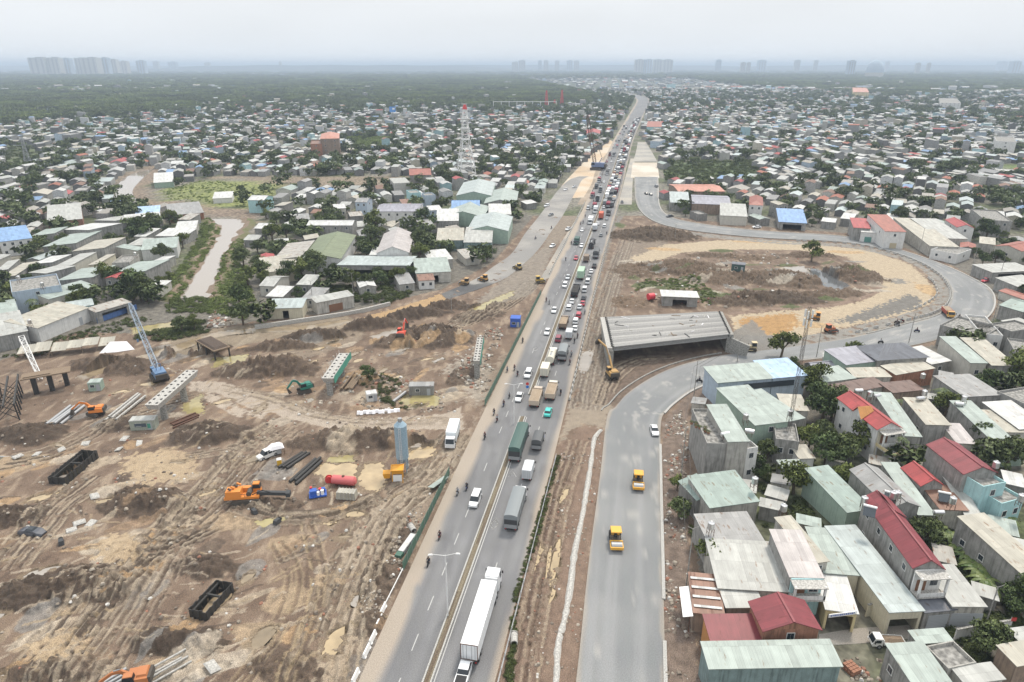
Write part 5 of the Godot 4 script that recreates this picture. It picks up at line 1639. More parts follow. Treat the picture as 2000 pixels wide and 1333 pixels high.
func ground_y(p: Vector2) -> float:
	return height_at(p.x, p.y)
func pier(label: String, a: Vector2, b: Vector2, top: float, ext_a: float, ext_b: float, net: bool, w := 3.2) -> void:
	var mid := (a + b) / 2
	var t := thing("bridge_pier", label, "bridge pier", v3(mid), yaw_to(a, b))
	var l := a.distance_to(b)
	for s in [l / 2, -l / 2]:
		part(t, "column", mb().cyl(W(0, -.8, s), W(0, top - 1.4, s), .8, .8, 14), M.concrete)
	var z0 := l / 2 + ext_a
	var z1 := -l / 2 - ext_b
	var cap := part(t, "cap_beam", mb().frust(W(0, top - .75, (z0 + z1) / 2), W(w * .8, 1.5, z0 - z1 - 1.2), V(w, z0 - z1)), M.concrete_pale)
	var n := int((z0 - z1) / 1.9)
	for k in n:
		for s in [-1, 1]:
			part(cap, "bearing_block", mb().box(W(s * w * .27, top + .06, z0 - 1.0 - k * (z0 - z1 - 2.0) / maxi(1, n - 1)), W(.45, .14, .5)), M.sheet_steel)
	if net:
		var g := mb()
		for k in 10:
			var za := lerpf(z0, z1, k / 10.0)
			var zb := lerpf(z0, z1, (k + 1) / 10.0)
			g.quad(W(w / 2 + .15 + .1 * sin(k * 2.0), top - 1.5, za), W(w / 2 + .15 + .1 * sin(k * 2.0 + 2.0), top - 1.5, zb), W(w / 2 + .1, top + .5, zb), W(w / 2 + .1, top + .5, za))
			g.quad(W(w / 2 + .1, top + .5, za), W(w / 2 + .1, top + .5, zb), W(w / 2 + .12 + .1 * sin(k * 2.0 + 2.0), top - 1.5, zb), W(w / 2 + .12 + .1 * sin(k * 2.0), top - 1.5, za))
		part(t, "safety_net", g, M.net_green)
		for k in 8:
			var zz := lerpf(z0, z1, k / 7.0)
			for s in [-1, 1]: part(t, "rail_post", mb().bar(W(s * w / 2, top, zz), W(s * w / 2, top + .9, zz), .06), M.white_steel)
func cofferdam(label: String, a: Vector2, b: Vector2, w: float, h: float) -> void:
	var t := thing("sheet_pile_pit", label, "sheet pile pit", v3((a + b) / 2), yaw_to(a, b), "steel sheet pile pits")
	var l := a.distance_to(b)
	for e in [[V(-w / 2, l / 2), V(-w / 2, -l / 2)], [V(-w / 2, -l / 2), V(w / 2, -l / 2)], [V(w / 2, -l / 2), V(w / 2, l / 2)], [V(w / 2, l / 2), V(-w / 2, l / 2)]]:
		var d: Vector2 = e[1] - e[0]
		var n := int(d.length() / .6)
		var nn := d.normalized().orthogonal()
		for k in n:
			var p0: Vector2 = e[0] + d * k / n
			var p1: Vector2 = e[0] + d * (k + 1) / n
			var o: Vector2 = nn * (.06 if k % 2 == 0 else -.06)
			var up := h + rr(-.1, .1)
			part(t, "sheet_pile", mb().bar(v3(p0 + o, up / 2 - 1.2), v3(p1 + o, up / 2 - 1.2), .1, up + 2.4), M.sheet_steel)
	part(t, "brace", mb().bar(W(-w / 2, h * .6, -l * .1), W(w / 2, h * .6, -l * .1), .3).bar(W(-w / 2 + .3, h * .55, l / 2), W(-w / 2 + .3, h * .55, -l / 2), .3), M.sheet_steel)
	part(t, "pit_water", mb().quad(W(-w / 2 + .1, -1.3, l / 2 - .1), W(w / 2 - .1, -1.3, l / 2 - .1), W(w / 2 - .1, -1.3, -l / 2 + .1), W(-w / 2 + .1, -1.3, -l / 2 + .1)), M.yellow_water)
func lengths(called: String, label: String, cat: String, a: Vector2, b: Vector2, n: int, r: float, m: Material, round_: bool, gap := .1, group := "") -> void:
	var d := (b - a).normalized()
	var nn := V(-d.y, d.x)
	for k in n:
		var o := nn * (k - (n - 1) / 2.0) * (r * 2 + gap)
		var j := d * rr(-.6, .6)
		var p0 := a + o + j + nn * rr(-.15, .15)
		var p1 := b + o + j + nn * rr(-.15, .15)
		var y := maxf(ground_y(p0), ground_y(p1)) + r
		var bb := mb()
		if round_: bb.cyl(v3(p0, y), v3(p1, y), r, r, 8)
		else: bb.bar(v3(p0, y), v3(p1, y), r * 2, r * 1.6)
		var o2 := put(self, called, bb.mesh(), m)
		tag(o2, label, cat, group)
func cabin(called: String, label: String, p: Vector2, yaw: float, s: Vector3, wall: Material, roof: Material, y := -100.0) -> Node3D:
	var t := thing(called, label, "site hut" if called != "shipping_container" else "container", W(p.x, ground_y(p) if y < -50 else y, p.y), yaw)
	var b := mb().box(W(0, s.y / 2, 0), s)
	for k in int(s.x / .5):
		for e in [-1, 1]: b.box(W(-s.x / 2 + .25 + k * .5, s.y / 2, e * s.z / 2), W(.2, s.y - .1, .08))
	part(t, "wall", b, wall)
	part(t, "roof", mb().frust(W(0, s.y + .08, 0), W(s.x + .2, .16, s.z + .2), V(s.x, s.z)), roof)
	part(t, "door", mb().box(W(s.x * .3, 1.0, s.z / 2 + .06), W(.9, 1.9, .06)), M.door_grey)
	window_on(t, W(-s.x * .15, 1.5, s.z / 2 + .06), 0, 1.1, .8, M.glass)
	return t
func lamp_post(label: String, p: Vector2, h: float, arms: Array, m: Material, called := "street_lamp", y := .0) -> void:
	var t := thing(called, label, "street lamp" if called == "street_lamp" else "utility pole", v3(p, y), .0, "poles along the roads")
	part(t, "pole", mb().cyl(W(0, -.2, 0), W(0, h, 0), .13, .07, 8), m)
	for a in arms:
		var e := W(a[0], h + .4, a[1])
		var o := part(t, "arm", mb().cyl(W(0, h - .1, 0), e, .05, .04, 6), m)
		if called == "street_lamp": part(o, "lamp_head", mb().frust(e + W(a[0], 0, a[1]).normalized() * .3, W(.32, .14, .7), V(.2, .5), Basis(Vector3.UP, atan2(a[0], a[1]))), M.white_steel)
func barrier(p: Vector2, yaw: float, label: String, group: String) -> void:
	if not shared.has("barrier"):
		var b := mb()
		b.frust(W(0, .15, 0), W(.6, .3, 1.9), V(.5, 1.86)).frust(W(0, .55, 0), W(.42, .5, 1.84), V(.2, 1.8))
		shared["barrier"] = b.mesh()
	var o := put(self, "barrier_block", shared["barrier"], M.kerb, v3(p, maxf(ground_y(p), .1)), yaw + rr(-.06, .06))
	tag(o, label, "barrier", group)
func site() -> void:
	pier("pale concrete pier with black bearing blocks, two columns, beside the blue crane", V(-84.65, -147.2), V(-84.17, -157), 5.99, 4.2, 6.0, false)
	pier("concrete pier with a green safety net along one side, near the timber stack", V(-47.63, -160.6), V(-47.19, -172), 5.03, .8, 4.5, true)
	pier("narrow concrete pier with green netting next to the highway fence", V(-9.62, -171), V(-9.45, -180.1), 5.55, 1.0, 7.0, true, 1.8)
	var t := thing("earth_deck", "earth covered timber deck on steel posts behind the first pier", "work platform", W(-89.34, 0, -188.38), -.75)
	var dk := mb()
	for k in 9: part(t, "plank", mb().box(W(-5.6 + k * 1.4, 3.0, 0), W(1.34, .35, 5.0)), M.wood)
	for x in [-5.5, .0, 5.5]:
		for z in [-2.2, 2.2]: part(t, "post", mb().cyl(W(x, -.5, z), W(x, 2.8, z), .25, .25, 8), M.sheet_steel)
	part(t, "earth", mb(Color(.14, .1, .075)).frust(W(0, 3.4, 0), W(11.5, .5, 4.6), V(9.5, 3.4)), M.soil)
	t = thing("steel_trestle", "dark steel trestle on braced legs at the left edge of the site", "trestle", W(-125.82, 0, -152.25), .55)
	for k in 6:
		var z := 8.0 - k * 3.4
		for x in [-2.0, 2.0]: part(t, "leg", mb().bar(W(x * 1.15, -.5, z), W(x, 4.6, z), .3), M.sheet_steel)
		part(t, "cross_brace", mb().bar(W(-2.2, .4, z), W(2.0, 4.3, z), .14).bar(W(2.2, .4, z), W(-2.0, 4.3, z), .14), M.sheet_steel)
	for x in [-2.2, .0, 2.2]: part(t, "girder", mb().box(W(x, 4.85, -.6), W(.35, .55, 20.0)), M.sheet_steel)
	t = thing("pier_formwork", "dark column formwork with a ragged pale deck by the lattice boom", "formwork", W(-122.16, 0, -162.39), .5)
	for q in [[-3.0, .0], [.5, -.4], [3.8, -2.2]]: part(t, "column_form", mb().box(W(q[0], 2.2, q[1]), W(1.1, 5.0, 1.1)), M.sheet_steel)
	part(t, "deck", mb().box(W(0, 4.9, -1.0), W(11.0, .3, 4.2)).box(W(-2, 5.2, .3), W(6.0, .2, .3)), M.wood)
	t = thing("lattice_boom", "rusty lattice boom leaning over the trestle", "crane boom", W(-128.64, 0, -168.71))
	var lb := mb()
	lattice(lb, W(0, .8, 0), W(-10.5, 8.5, -11.0), .9, 1.3, 12, .16)
	part(t, "boom", lb, M.white_steel)
	t = thing("collapsed_roof", "long collapsed pale roof sheet above a dark gap near the ditch", "ruined shed", W(-133.26, 0, -189.17), .33)
	for k in 6: part(t, "sheet", mb().box(W(-10.5 + k * 4.2, 2.4 + .3 * sin(k * 2.1), 0), W(4.1, .1, 5.0), Basis(Vector3.RIGHT, .18 + .05 * sin(k * 1.3))), M.r_beige)
	for x in [-11.0, -4.0, 4.0, 11.0]: part(t, "post", mb().bar(W(x, -.3, 2.0), W(x, 2.2, 2.0), .2), M.wood)
	t = thing("tarpaulin_tent", "sagging white tarpaulin tent beside the ditch", "tent", W(-119.38, 0, -191.16), .3)
	part(t, "cover", mb().tri(W(-5, .1, 2), W(0, .1, 2.4), W(-2, 2.6, -.5)).tri(W(0, .1, 2.4), W(4.6, .1, 1.6), W(2.4, 2.2, -.6)).tri(W(0, .1, 2.4), W(2.4, 2.2, -.6), W(-2, 2.6, -.5)).tri(W(-2, 2.6, -.5), W(2.4, 2.2, -.6), W(0, .1, -3)), M.tarp_white)
	part(t, "pole", mb().bar(W(-2, -.2, -.5), W(-2, 2.55, -.5), .1).bar(W(2.4, -.2, -.6), W(2.4, 2.15, -.6), .1), M.wood)
	var bp := V(-96.83, -170)
	crane("blue crawler crane with a long lattice boom over the ditch", v3(bp, .2), yaw_to(bp, bp + V(-16.5, -21.5)), lin(.11, .19, .32), 27.0, 14.5, paint(lin(.28, .34, .41), .6))
	var ob := V(69.76, -575.6)
	crane("distant crawler crane with one tall dark boom beside the highway", v3(ob, .1), 1.25, lin(.12, .16, .28), 5.0, 42.64 / 1.9, M.rusty).scale = Vector3.ONE * 1.9
	excavator("orange excavator dismantled in the mud beside steel piles, far left", v3(V(-102.5, -149), .2), 1.2, .6, lin(.62, .20, .04), [[.5, 1.8], [3.0, 3.6], [5.0, 2.0], [5.2, .6]])
	excavator("red excavator digging on the dark heap beyond the netted pier", v3(V(-34.19, -197.4), 1.3), -.3, .2, lin(.58, .07, .035), [[.5, 1.8], [3.2, 4.6], [5.2, 2.6], [4.9, 1.0]], 1.1)
	excavator("green excavator parked in front of the netted pier", v3(V(-54.9, -162.1), .1), 2.0, .2, lin(.02, .16, .12), [[.5, 1.8], [2.6, 3.8], [4.2, 2.0], [3.6, .6]])
	excavator("yellow excavator with a long raised boom below the unfinished bridge", v3(V(27.58, -171), .1), .12, .1, lin(.38, .23, .08), [[.6, 1.9], [5.5, 6.0], [11.5, 5.6], [12.6, 4.2]], 1.1)
	var dr := thing("drill_rig", "orange crawler drill rig with a black boom in the mud centre", "drill rig", v3(V(-52.27, -113.6), .2), -1.45)
	tracks_on(dr, 1.5, 5.6, .75, 1.0)
	var om := paint(lin(.62, .22, .04), .55)
	part(dr, "deck", mb().box(W(0, 1.35, .8), W(3.0, .5, 6.6)), om)
	part(dr, "engine_house", mb().frust(W(.4, 2.2, 2.3), W(2.2, 1.3, 3.0), V(2.0, 2.8)).box(W(-.9, 2.0, .4), W(.9, .9, 2.0)), om)
	var cbn := part(dr, "cabin", mb().frust(W(-.95, 2.4, -1.7), W(1.1, 1.7, 1.5), V(1.0, 1.2)), om)
	part(cbn, "window", mb().frust(W(-.95, 2.6, -1.72), W(1.14, .8, 1.54), V(1.06, 1.35)), M.car_glass)
	part(dr, "winch", mb().cyl(W(-.6, 2.0, -.6), W(1.2, 2.0, -.6), .5, .5, 12), M.track)
	for k in 4: part(dr, "hydraulic_tank", mb().cyl(W(-.9 + k * .6, 3.0, 1.2 + k * .5), W(-.9 + k * .6, 3.4, 2.0 + k * .4), .22, .22, 8), [om, M.track][k % 2])
	for s in [-1.4, 1.4]: part(dr, "railing", mb().bar(W(s, 2.2, -.6), W(s, 2.2, 4.0), .07).bar(W(s, 1.5, .2), W(s, 2.2, .2), .07).bar(W(s, 1.5, 3.8), W(s, 2.2, 3.8), .07), M.track)
	part(dr, "hose", mb().cyl(W(.9, 1.7, -1.2), W(1.0, 2.6, -3.2), .09, .09, 6).cyl(W(1.0, 2.6, -3.2), W(.7, 1.6, -5.0), .09, .09, 6), M.rubber)
	part(dr, "boom", mb().bar(W(.5, 1.8, -2.0), W(.5, 1.2, -7.6), .7, .7), M.rack_dark)
	part(dr, "boom_head", mb().box(W(.5, 1.1, -7.9), W(1.3, .9, .8)), M.rack_dark)
	var sp := V(-23.53, -122.1)
	t = thing("cement_silo", "pale blue cement silo standing behind the orange hopper frame", "silo", v3(sp + V(.4, -2.2)), .0)
	var st := 12.23
	part(t, "drum", mb().cyl(W(0, 3.4, 0), W(0, st - 1.2, 0), 1.32, 1.32, 20).cyl(W(0, 2.0, 0), W(0, 3.4, 0), .4, 1.32, 20).cyl(W(0, st - 1.2, 0), W(0, st - .4, 0), 1.32, .6, 20), mat("silo_blue", lin(.36, .50, .60), .5, .0, noise_tex(.02, .7, 1.0, 55), .3))
	part(t, "filter", mb().cyl(W(0, st - .4, 0), W(0, st + .4, 0), .45, .45, 10), M.grey_metal)
	for k in 4:
		var a := PI / 4 + k * PI / 2
		part(t, "leg", mb().bar(W(cos(a) * 1.25, -.3, sin(a) * 1.25), W(cos(a) * 1.25, 4.0, sin(a) * 1.25), .2), M.silo_blue)
	var ld := mb()
	for s in [-.2, .2]: ld.bar(W(s, 1.0, 1.42), W(s, st - 1.0, 1.42), .05)
	for k in int((st - 2) / .4): ld.bar(W(-.2, 1.2 + k * .4, 1.42), W(.2, 1.2 + k * .4, 1.42), .04)
	part(t, "ladder", ld, M.white_steel)
	t = thing("batching_hopper", "orange and white hopper on a frame in front of the blue silo", "hopper", v3(sp + V(-.2, 1.2)), .1)
	var org := paint(lin(.66, .31, .03), .55)
	part(t, "hopper", mb().frust(W(0, 2.4, 0), W(1.8, .9, 1.8), V(2.5, 2.3)), org)
	for x in [-1, 1]:
		for z in [-1, 1]: part(t, "leg", mb().bar(W(x * 1.05, -.3, z * .95), W(x * 1.05, 2.6, z * .95), .16), org)
	part(t, "panel", mb().box(W(0, 1.0, .98), W(1.8, 1.5, .06)), M.white_paint)
	part(t, "rim", mb().box(W(0, 2.92, 1.15), W(2.6, .16, .16)).box(W(0, 2.92, -1.15), W(2.6, .16, .16)).box(W(1.25, 2.92, 0), W(.16, .16, 2.2)).box(W(-1.25, 2.92, 0), W(.16, .16, 2.2)), org)
	part(t, "skip", mb().frust(W(-2.2, 1.3, -.2), W(1.2, 1.2, 1.2), V(1.6, 1.6)), org)
	t = thing("fuel_tank", "red horizontal fuel tank on a cradle between two ponds", "tank", v3(V(-34.51, -118.9), .1), -.15)
	part(t, "shell", mb().cyl(W(-2.3, 1.1, 0), W(2.3, 1.1, 0), .95, .95, 18).cyl(W(2.3, 1.1, 0), W(2.7, 1.1, 0), .95, .5, 18), paint(lin(.52, .12, .12), .5))
	part(t, "cradle", mb().box(W(-1.4, .2, 0), W(.3, .5, 1.6)).box(W(1.4, .2, 0), W(.3, .5, 1.6)), M.rusty)
	part(t, "manhole", mb().cyl(W(0, 2.0, 0), W(0, 2.2, 0), .3, .3, 10), M.rusty)
	t = thing("hose_drum", "red hose drum standing left of the red fuel tank", "drum", v3(V(-37.79, -119.9), .0), .2)
	part(t, "drum", mb().cyl(W(0, .8, -.35), W(0, .8, .35), .55, .55, 14), paint(lin(.55, .05, .05), .5))
	for s in [-.4, .4]: part(t, "flange", mb().cyl(W(0, .8, s - .04), W(0, .8, s + .04), .8, .8, 16), paint(lin(.55, .05, .05), .5))
	t = thing("mixing_tank", "off white ribbed mixing tank in front of the red fuel tank", "tank", v3(V(-32.84, -114.3), .1), -.12)
	part(t, "shell", mb().frust(W(0, .95, 0), W(4.0, 1.5, 1.9), V(3.7, 1.6)), M.r_beige)
	for k in 6: part(t, "rib", mb().box(W(-1.7 + k * .68, .95, 0), W(.1, 1.62, 2.0)), M.concrete_pale)
	part(t, "skid", mb().box(W(0, .1, 0), W(4.2, .25, 1.6)), M.rusty)
	t = thing("mud_pump_set", "blue mud pump set with white drums and red valves", "pump", v3(V(-38.93, -115.3), .1), .3)
	var bl := paint(lin(.03, .10, .40), .5)
	part(t, "skid", mb().box(W(0, .25, 0), W(3.4, .3, 2.2)), bl)
	part(t, "engine", mb().box(W(-.8, .95, .2), W(1.3, 1.1, 1.2)).cyl(W(.4, .9, -.4), W(1.5, .9, -.4), .45, .45, 10), bl)
	part(t, "drum", mb().cyl(W(.9, .4, .6), W(.9, 1.4, .6), .35, .35, 10), M.white_paint)
	part(t, "drum", mb().cyl(W(.1, .4, .7), W(.1, 1.2, .7), .3, .3, 10), M.white_paint)
	part(t, "valve", mb().cyl(W(.5, 1.2, .0), W(.5, 1.5, .0), .3, .3, 10).cyl(W(-1.2, 1.5, -.5), W(-1.2, 1.8, -.5), .25, .25, 10), paint(lin(.6, .04, .04), .5))
	part(t, "pipe", mb().cyl(W(-1.6, .7, -.9), W(1.6, .7, -.9), .12, .12, 8), M.grey_metal)
	t = thing("pump_hut", "white tarpaulin shelter over small machines left of the piles", "shelter", v3(V(-52.79, -130.9), .1), .5)
	part(t, "cover", mb().frust(W(.6, 1.9, 0), W(3.2, .7, 2.4), V(1.6, 1.6)), M.tarp_white)
	for x in [-.9, 2.1]:
		for z in [-1.1, 1.1]: part(t, "post", mb().bar(W(x, -.2, z), W(x, 1.6, z), .1), M.rusty)
	part(t, "machine", mb().box(W(.5, .6, 0), W(2.0, 1.0, 1.5)), M.door_grey)
	car("van", lin(.62, .62, .6), "muddy off white van nosed up to the white shelter", v3(V(-53.8, -129.8), .1), 2.4, "")
	t = thing("site_toilet", "small yellow cabinet beside the steel piles", "cabinet", v3(V(-50.15, -126.5), .1), .3)
	part(t, "body", mb().box(W(0, .7, 0), W(.9, 1.4, .9)), paint(lin(.6, .36, .03), .5))
	part(t, "lid", mb().frust(W(0, 1.45, 0), W(1.0, .12, 1.0), V(.8, .8)), M.white_paint)
	lengths("steel_pile", "black steel pile in the upper bundle left of the tan pond", "steel pile", V(-49.04, -124.7), V(-45.75, -130.9), 3, .32, M.sheet_steel, true, .15, "upper bundle of piles")
	lengths("steel_pile", "black steel pile in the lower bundle beside the pump set", "steel pile", V(-44.94, -119.7), V(-42.07, -128.6), 3, .34, M.sheet_steel, true, .15, "lower bundle of piles")
	lengths("steel_pile", "grey steel pile lying by the dismantled orange excavator", "steel pile", V(-109.7, -143.9), V(-109.5, -153.4), 4, .38, M.grey_metal, true, .2, "piles by the excavator")
	lengths("steel_beam", "pale steel beam laid beside the first pier", "steel beam", V(-97.21, -146.4), V(-96.53, -159.1), 4, .25, M.concrete_pale, false, .5, "beams by the first pier")
	lengths("timber", "weathered timber in the stack beside the netted pier", "timber", V(-43.95, -162.7), V(-42.64, -173.4), 7, .2, M.wood, false, .12, "timber stack")
	lengths("timber", "loose plank on the ground in front of the first pier", "timber", V(-81.38, -143.6), V(-77.57, -149), 4, .2, M.rusty, false, .35, "planks by the pier foot")
	lengths("pipe", "long grey pipe lying toward the netted pier pond", "pipe", V(-30.37, -155.9), V(-28.04, -161.5), 1, .4, M.grey_metal, true)
	var hut := cabin("shipping_container", "pale green site office container with dark lettering panel", V(-87.37, -142.9), .12, W(5.6, 2.5, 2.4), mat("pale_green", lin(.48, .52, .44), .7, .0, noise_tex(.03, .6, 1.0, 56), .3), M.r_pale)
	part(hut, "sign", mb().box(W(-.4, 1.35, 1.28), W(2.6, .9, .05)), mat("sign_dark", lin(.06, .08, .1), .6))
	part(hut, "sign", mb().box(W(1.5, 1.1, 1.28), W(.7, 1.2, .05)), M.net_green)
	cabin("site_hut", "small mint hut standing alone among the heaps", V(-110.7, -163.9), .2, W(3.0, 2.4, 2.6), M.w_green, M.r_mint)
	cabin("site_hut", "small white gabled hut between timber and pond", V(-36.2, -157.6), .35, W(2.6, 2.2, 2.2), M.w_white, M.r_white)
	cabin("trailer_office", "long dark grey trailer office beside the yellow pond", V(-23.73, -161.5), .03, W(6.4, 2.6, 2.6), M.w_dark, M.r_grey)
	cabin("shipping_container", "bright blue box container behind the highway fence", V(1.19, -211.8), -.1, W(3.2, 3.0, 3.4), mat("container_blue", lin(.03, .10, .42), .5), mat("container_blue", Color.WHITE))
	cabin("site_hut", "dark green hut inside the loop road", V(92.13, -268.7), -.35, W(5.2, 2.8, 4.0), mat("hut_green", lin(.05, .09, .085), .7), M.r_teal if M.has("r_teal") else M.r_slate)
	cofferdam("steel sheet pile pit with muddy water on the left slope", V(-93.55, -119.3), V(-92.93, -129.8), 3.6, 1.7)
	cofferdam("half sunk sheet pile pit near the bottom of the site", V(-48.89, -82.53), V(-47.28, -89.05), 3.0, 1.5)
	t = thing("tarpaulin_roll", "crumpled white tarpaulin lying along the haul road", "tarpaulin", v3(V(-32.83, -150.6), .1), .12)
	var tw := mb()
	for k in 14:
		var x := -5.2 + k * .75
		tw.frust(W(x, .3, sin(k * 1.9) * .25), W(.78, .6, 1.4 + .4 * sin(k * 2.7)), V(.7, .5))
	part(t, "cover", tw, M.tarp_white)
	t = thing("wrecked_car", "crushed dark car sunk in the mud at the far left", "wrecked car", v3(V(-88.54, -103.4), .0), 1.4)
	part(t, "body", mb().loft([[-2.4, .8, .1, .5, .6], [-1.4, 1.0, .1, .8, .8], [.2, 1.0, .1, 1.1, .6], [1.6, 1.0, .1, .8, .8], [2.6, .8, .1, .4, .5]]), paint(lin(.05, .055, .07), .4))
	part(t, "windows", mb().frust(W(0, .95, .1), W(1.6, .5, 2.2), V(1.0, 1.1)), M.car_glass)
	part(t, "wheel", mb().cyl(W(-1.0, .3, 1.4), W(1.0, .3, 1.4), .32, .32, 12), M.rubber)
	for q in [[V(-49.6, -109.4), "oily engine block in the mud below the orange drill rig"], [V(-44.25, -106.3), "small black winch lying in the mud below the pumps"], [V(-81.2, -100.3), "black scrap drum in the mud beside the crushed car"]]:
		t = thing("scrap_engine", q[1], "scrap", v3(q[0], .1), rng.randf() * 3)
		part(t, "block", mb().frust(W(0, .4, 0), W(1.5, .8, .9), V(1.1, .7)), M.rack_dark)
		part(t, "pulley", mb().cyl(W(.8, .45, 0), W(1.0, .45, 0), .4, .4, 10), M.track)
	excavator("orange machine wreck with pale pipes at the bottom edge", v3(V(-52.41, -70.19), -.1), 1.3, .5, lin(.42, .16, .06), [[.5, 1.8], [2.6, 2.6], [4.4, 1.4], [4.8, .4]])
	lengths("pipe", "pale drill pipe beside the wreck at the bottom edge", "pipe", V(-51.11, -70.45), V(-47.15, -74.43), 4, .16, M.concrete_pale, true, .35, "pale drill pipes")
	lengths("steel_pile", "dark pile beside the wreck at the bottom edge", "steel pile", V(-56.72, -69.6), V(-54.74, -71.91), 3, .25, M.grey_metal, true, .2, "piles at the bottom edge")
	for q in [[V(-18.53, -104.3), .5, "hollow concrete pipe by the green fence"], [V(.31, -78.03), .0, "short hollow concrete pipe lying by the highway verge"]]:
		t = thing("concrete_pipe", q[2], "pipe", v3(q[0], .45), q[1])
		var rg := mb()
		for k in 14:
			var a := TAU * k / 14
			var b := TAU * (k + 1) / 14
			for s in [.42, .55]:
				var A := W(cos(a) * s, sin(a) * s, 1.0)
				var B := W(cos(b) * s, sin(b) * s, 1.0)
				if s > .5: rg.quad(A, A + W(0, 0, -2), B + W(0, 0, -2), B)
				else: rg.quad(B, B + W(0, 0, -2), A + W(0, 0, -2), A)
			rg.quad(W(cos(a) * .42, sin(a) * .42, 1), W(cos(a) * .55, sin(a) * .55, 1), W(cos(b) * .55, sin(b) * .55, 1), W(cos(b) * .42, sin(b) * .42, 1))
		part(t, "barrel", rg, M.concrete_pale)
		part(t, "collar", mb().cyl(W(0, 0, -1.0), W(0, 0, -.8), .62, .62, 14), M.concrete)
	t = thing("roof_sheet", "mint roof sheet propped against the green fence", "metal sheet", v3(V(-15.05, -118.9), .5), -.62)
	part(t, "sheet", mb().box(W(0, .3, 0), W(1.6, .06, 5.0), Basis(Vector3.BACK, .25)), M.r_mint)
	part(t, "prop", mb().bar(W(-.7, -.5, 1.5), W(-.5, .2, 1.5), .15).bar(W(-.7, -.5, -1.5), W(-.5, .2, -1.5), .15), M.wood)
	t = thing("formwork_stack", "stack of grey formwork trays with a green end by the fence", "formwork", v3(V(-18.92, -99.07), .3), -.32)
	for k in 5: part(t, "tray", mb().frust(W(0, .35, -2.6 + k * 1.3), W(1.3, .6, 1.22), V(1.15, 1.1)), M.grey_metal if k < 4 else M.fence_green)
	part(t, "cover", mb().box(W(0, .7, -.5), W(1.0, .06, 5.0)), M.r_white)
	var sl := [[V(-97.12, -135.3), "leaning concrete slab above the sheet pile pit"], [V(-89.47, -137.6), "flat concrete slab, left of the pair above the tan patch"], [V(-85.11, -135.7), "flat concrete slab, right of the pair above the tan patch"], [V(-88.23, -132.8), "small concrete slab below the pair above the tan patch"], [V(-81.55, -106.4), "broad concrete slab below the dark heap"], [V(-79.15, -106.1), "second concrete slab below the dark heap"], [V(-81.63, -104.1), "small square slab below the broad one"], [V(-42.88, -73.06), "tilted mossy slab near the bottom edge"], [V(-108.5, -129.4), "cracked slab at the far left"], [V(-105.1, -130.5), "pale cracked slab left of the sheet pile pit"], [V(-101, -132.6), "reddish slab beside the sheet pile pit"], [V(-83.51, -115), "pale broken slab below the sheet pile pit"]]
	for q in sl:
		var p: Vector2 = q[0]
		var o := put(self, "concrete_slab", mb().frust(Vector3.ZERO, W(rr(1.6, 2.6), .22, rr(1.1, 1.7)), V(1.7, 1.2), Basis(W(1, 0, .4).normalized(), rr(-.25, .25))).mesh(), M.concrete_pale, v3(p, ground_y(p) + .25), rng.randf() * 3)
		tag(o, q[1], "slab", "loose concrete slabs")
	truck("box", "white box truck driving out of the mud onto the highway", v3(V(-13.63, -136.7), .15), main_yaw(-150) + PI + .12, 8.6, 2.35, 3.4, lin(.68, .69, .70), lin(.66, .70, .72), "")
	var fn := 0
	for run in [[V(11, -245.1), V(-6.86, -153.6)], [V(-13.16, -122.7), V(-18.56, -92.97)]]:
		fn += 1
		var a: Vector2 = run[0]
		var b: Vector2 = run[1]
		var f := thing("site_fence", ["green sheet fence beside the highway, beyond the junction", "green sheet fence beside the highway, nearer than the junction"][fn - 1], "fence", v3(a, .1))
		var n := int(a.distance_to(b) / 2.4)
		var yw := yaw_to(a, b)
		var pm := mb().box(W(0, 1.0, 0), W(.05, 1.9, 2.36)).box(W(.04, .5, 0), W(.05, .08, 2.36)).box(W(.04, 1.6, 0), W(.05, .08, 2.36)).mesh()
		var po := mb().box(W(0, 1.0, 0), W(.1, 2.1, .1)).mesh()
		for k in n:
			var p := (b - a) * (k + .5) / n
			put(f, "panel", pm, M.fence_green, v3(p + V(0, 0)), yw + rr(-.02, .02))
			put(f, "post", po, M.grey_metal, v3((b - a) * float(k) / n))
	var wb := [[V(-20.38, -83.93), "white plastic barrier, farthest along the muddy edge"], [V(-20.5, -81.48), "white plastic barrier, second along the muddy edge"], [V(-20.92, -78.23), "white plastic barrier, third along the muddy edge"], [V(-21.33, -75.63), "white plastic barrier, fourth along the muddy edge"], [V(-22.04, -71.22), "white plastic barrier nearest along the muddy edge"]]
	for q in wb:
		var o := thing("plastic_barrier", q[1], "barrier", v3(q[0], .12), main_yaw(-80))
		part(o, "body", mb().frust(W(0, .42, 0), W(.5, .85, 2.3), V(.2, 2.2)), M.white_paint)
		part(o, "foot", mb().box(W(0, .06, -.9), W(.65, .12, .4)).box(W(0, .06, .9), W(.65, .12, .4)), M.white_paint)
	var rl := thing("guard_rail", "thin white rail between green fence and plastic barriers", "guard rail", v3(V(-18.56, -92.97), .1))
	var ra := V(-18.56, -92.97)
	var rb := V(-20.19, -84.7)
	part(rl, "rail", mb().bar(W(0, .6, 0), v3(rb - ra, .6), .1, .25), M.white_paint)
	for k in 5: part(rl, "post", mb().bar(v3((rb - ra) * k / 4.0, -.1), v3((rb - ra) * k / 4.0, .6), .1), M.white_paint)
	var z := -158.0
	var k := 0
	while z > -425.0:
		barrier(main_at(z, 1.0) + V(.5, 0), main_yaw(z), "white concrete block in the row right of the traffic jam", "blocks right of the jam")
		z -= 3.3
	z = -272.0
	while z > -430.0:
		barrier(main_at(z, .0) + V(-.6, 0), main_yaw(z), "white concrete block in the row between highway and slip road", "blocks left of the highway")
		z -= 3.2
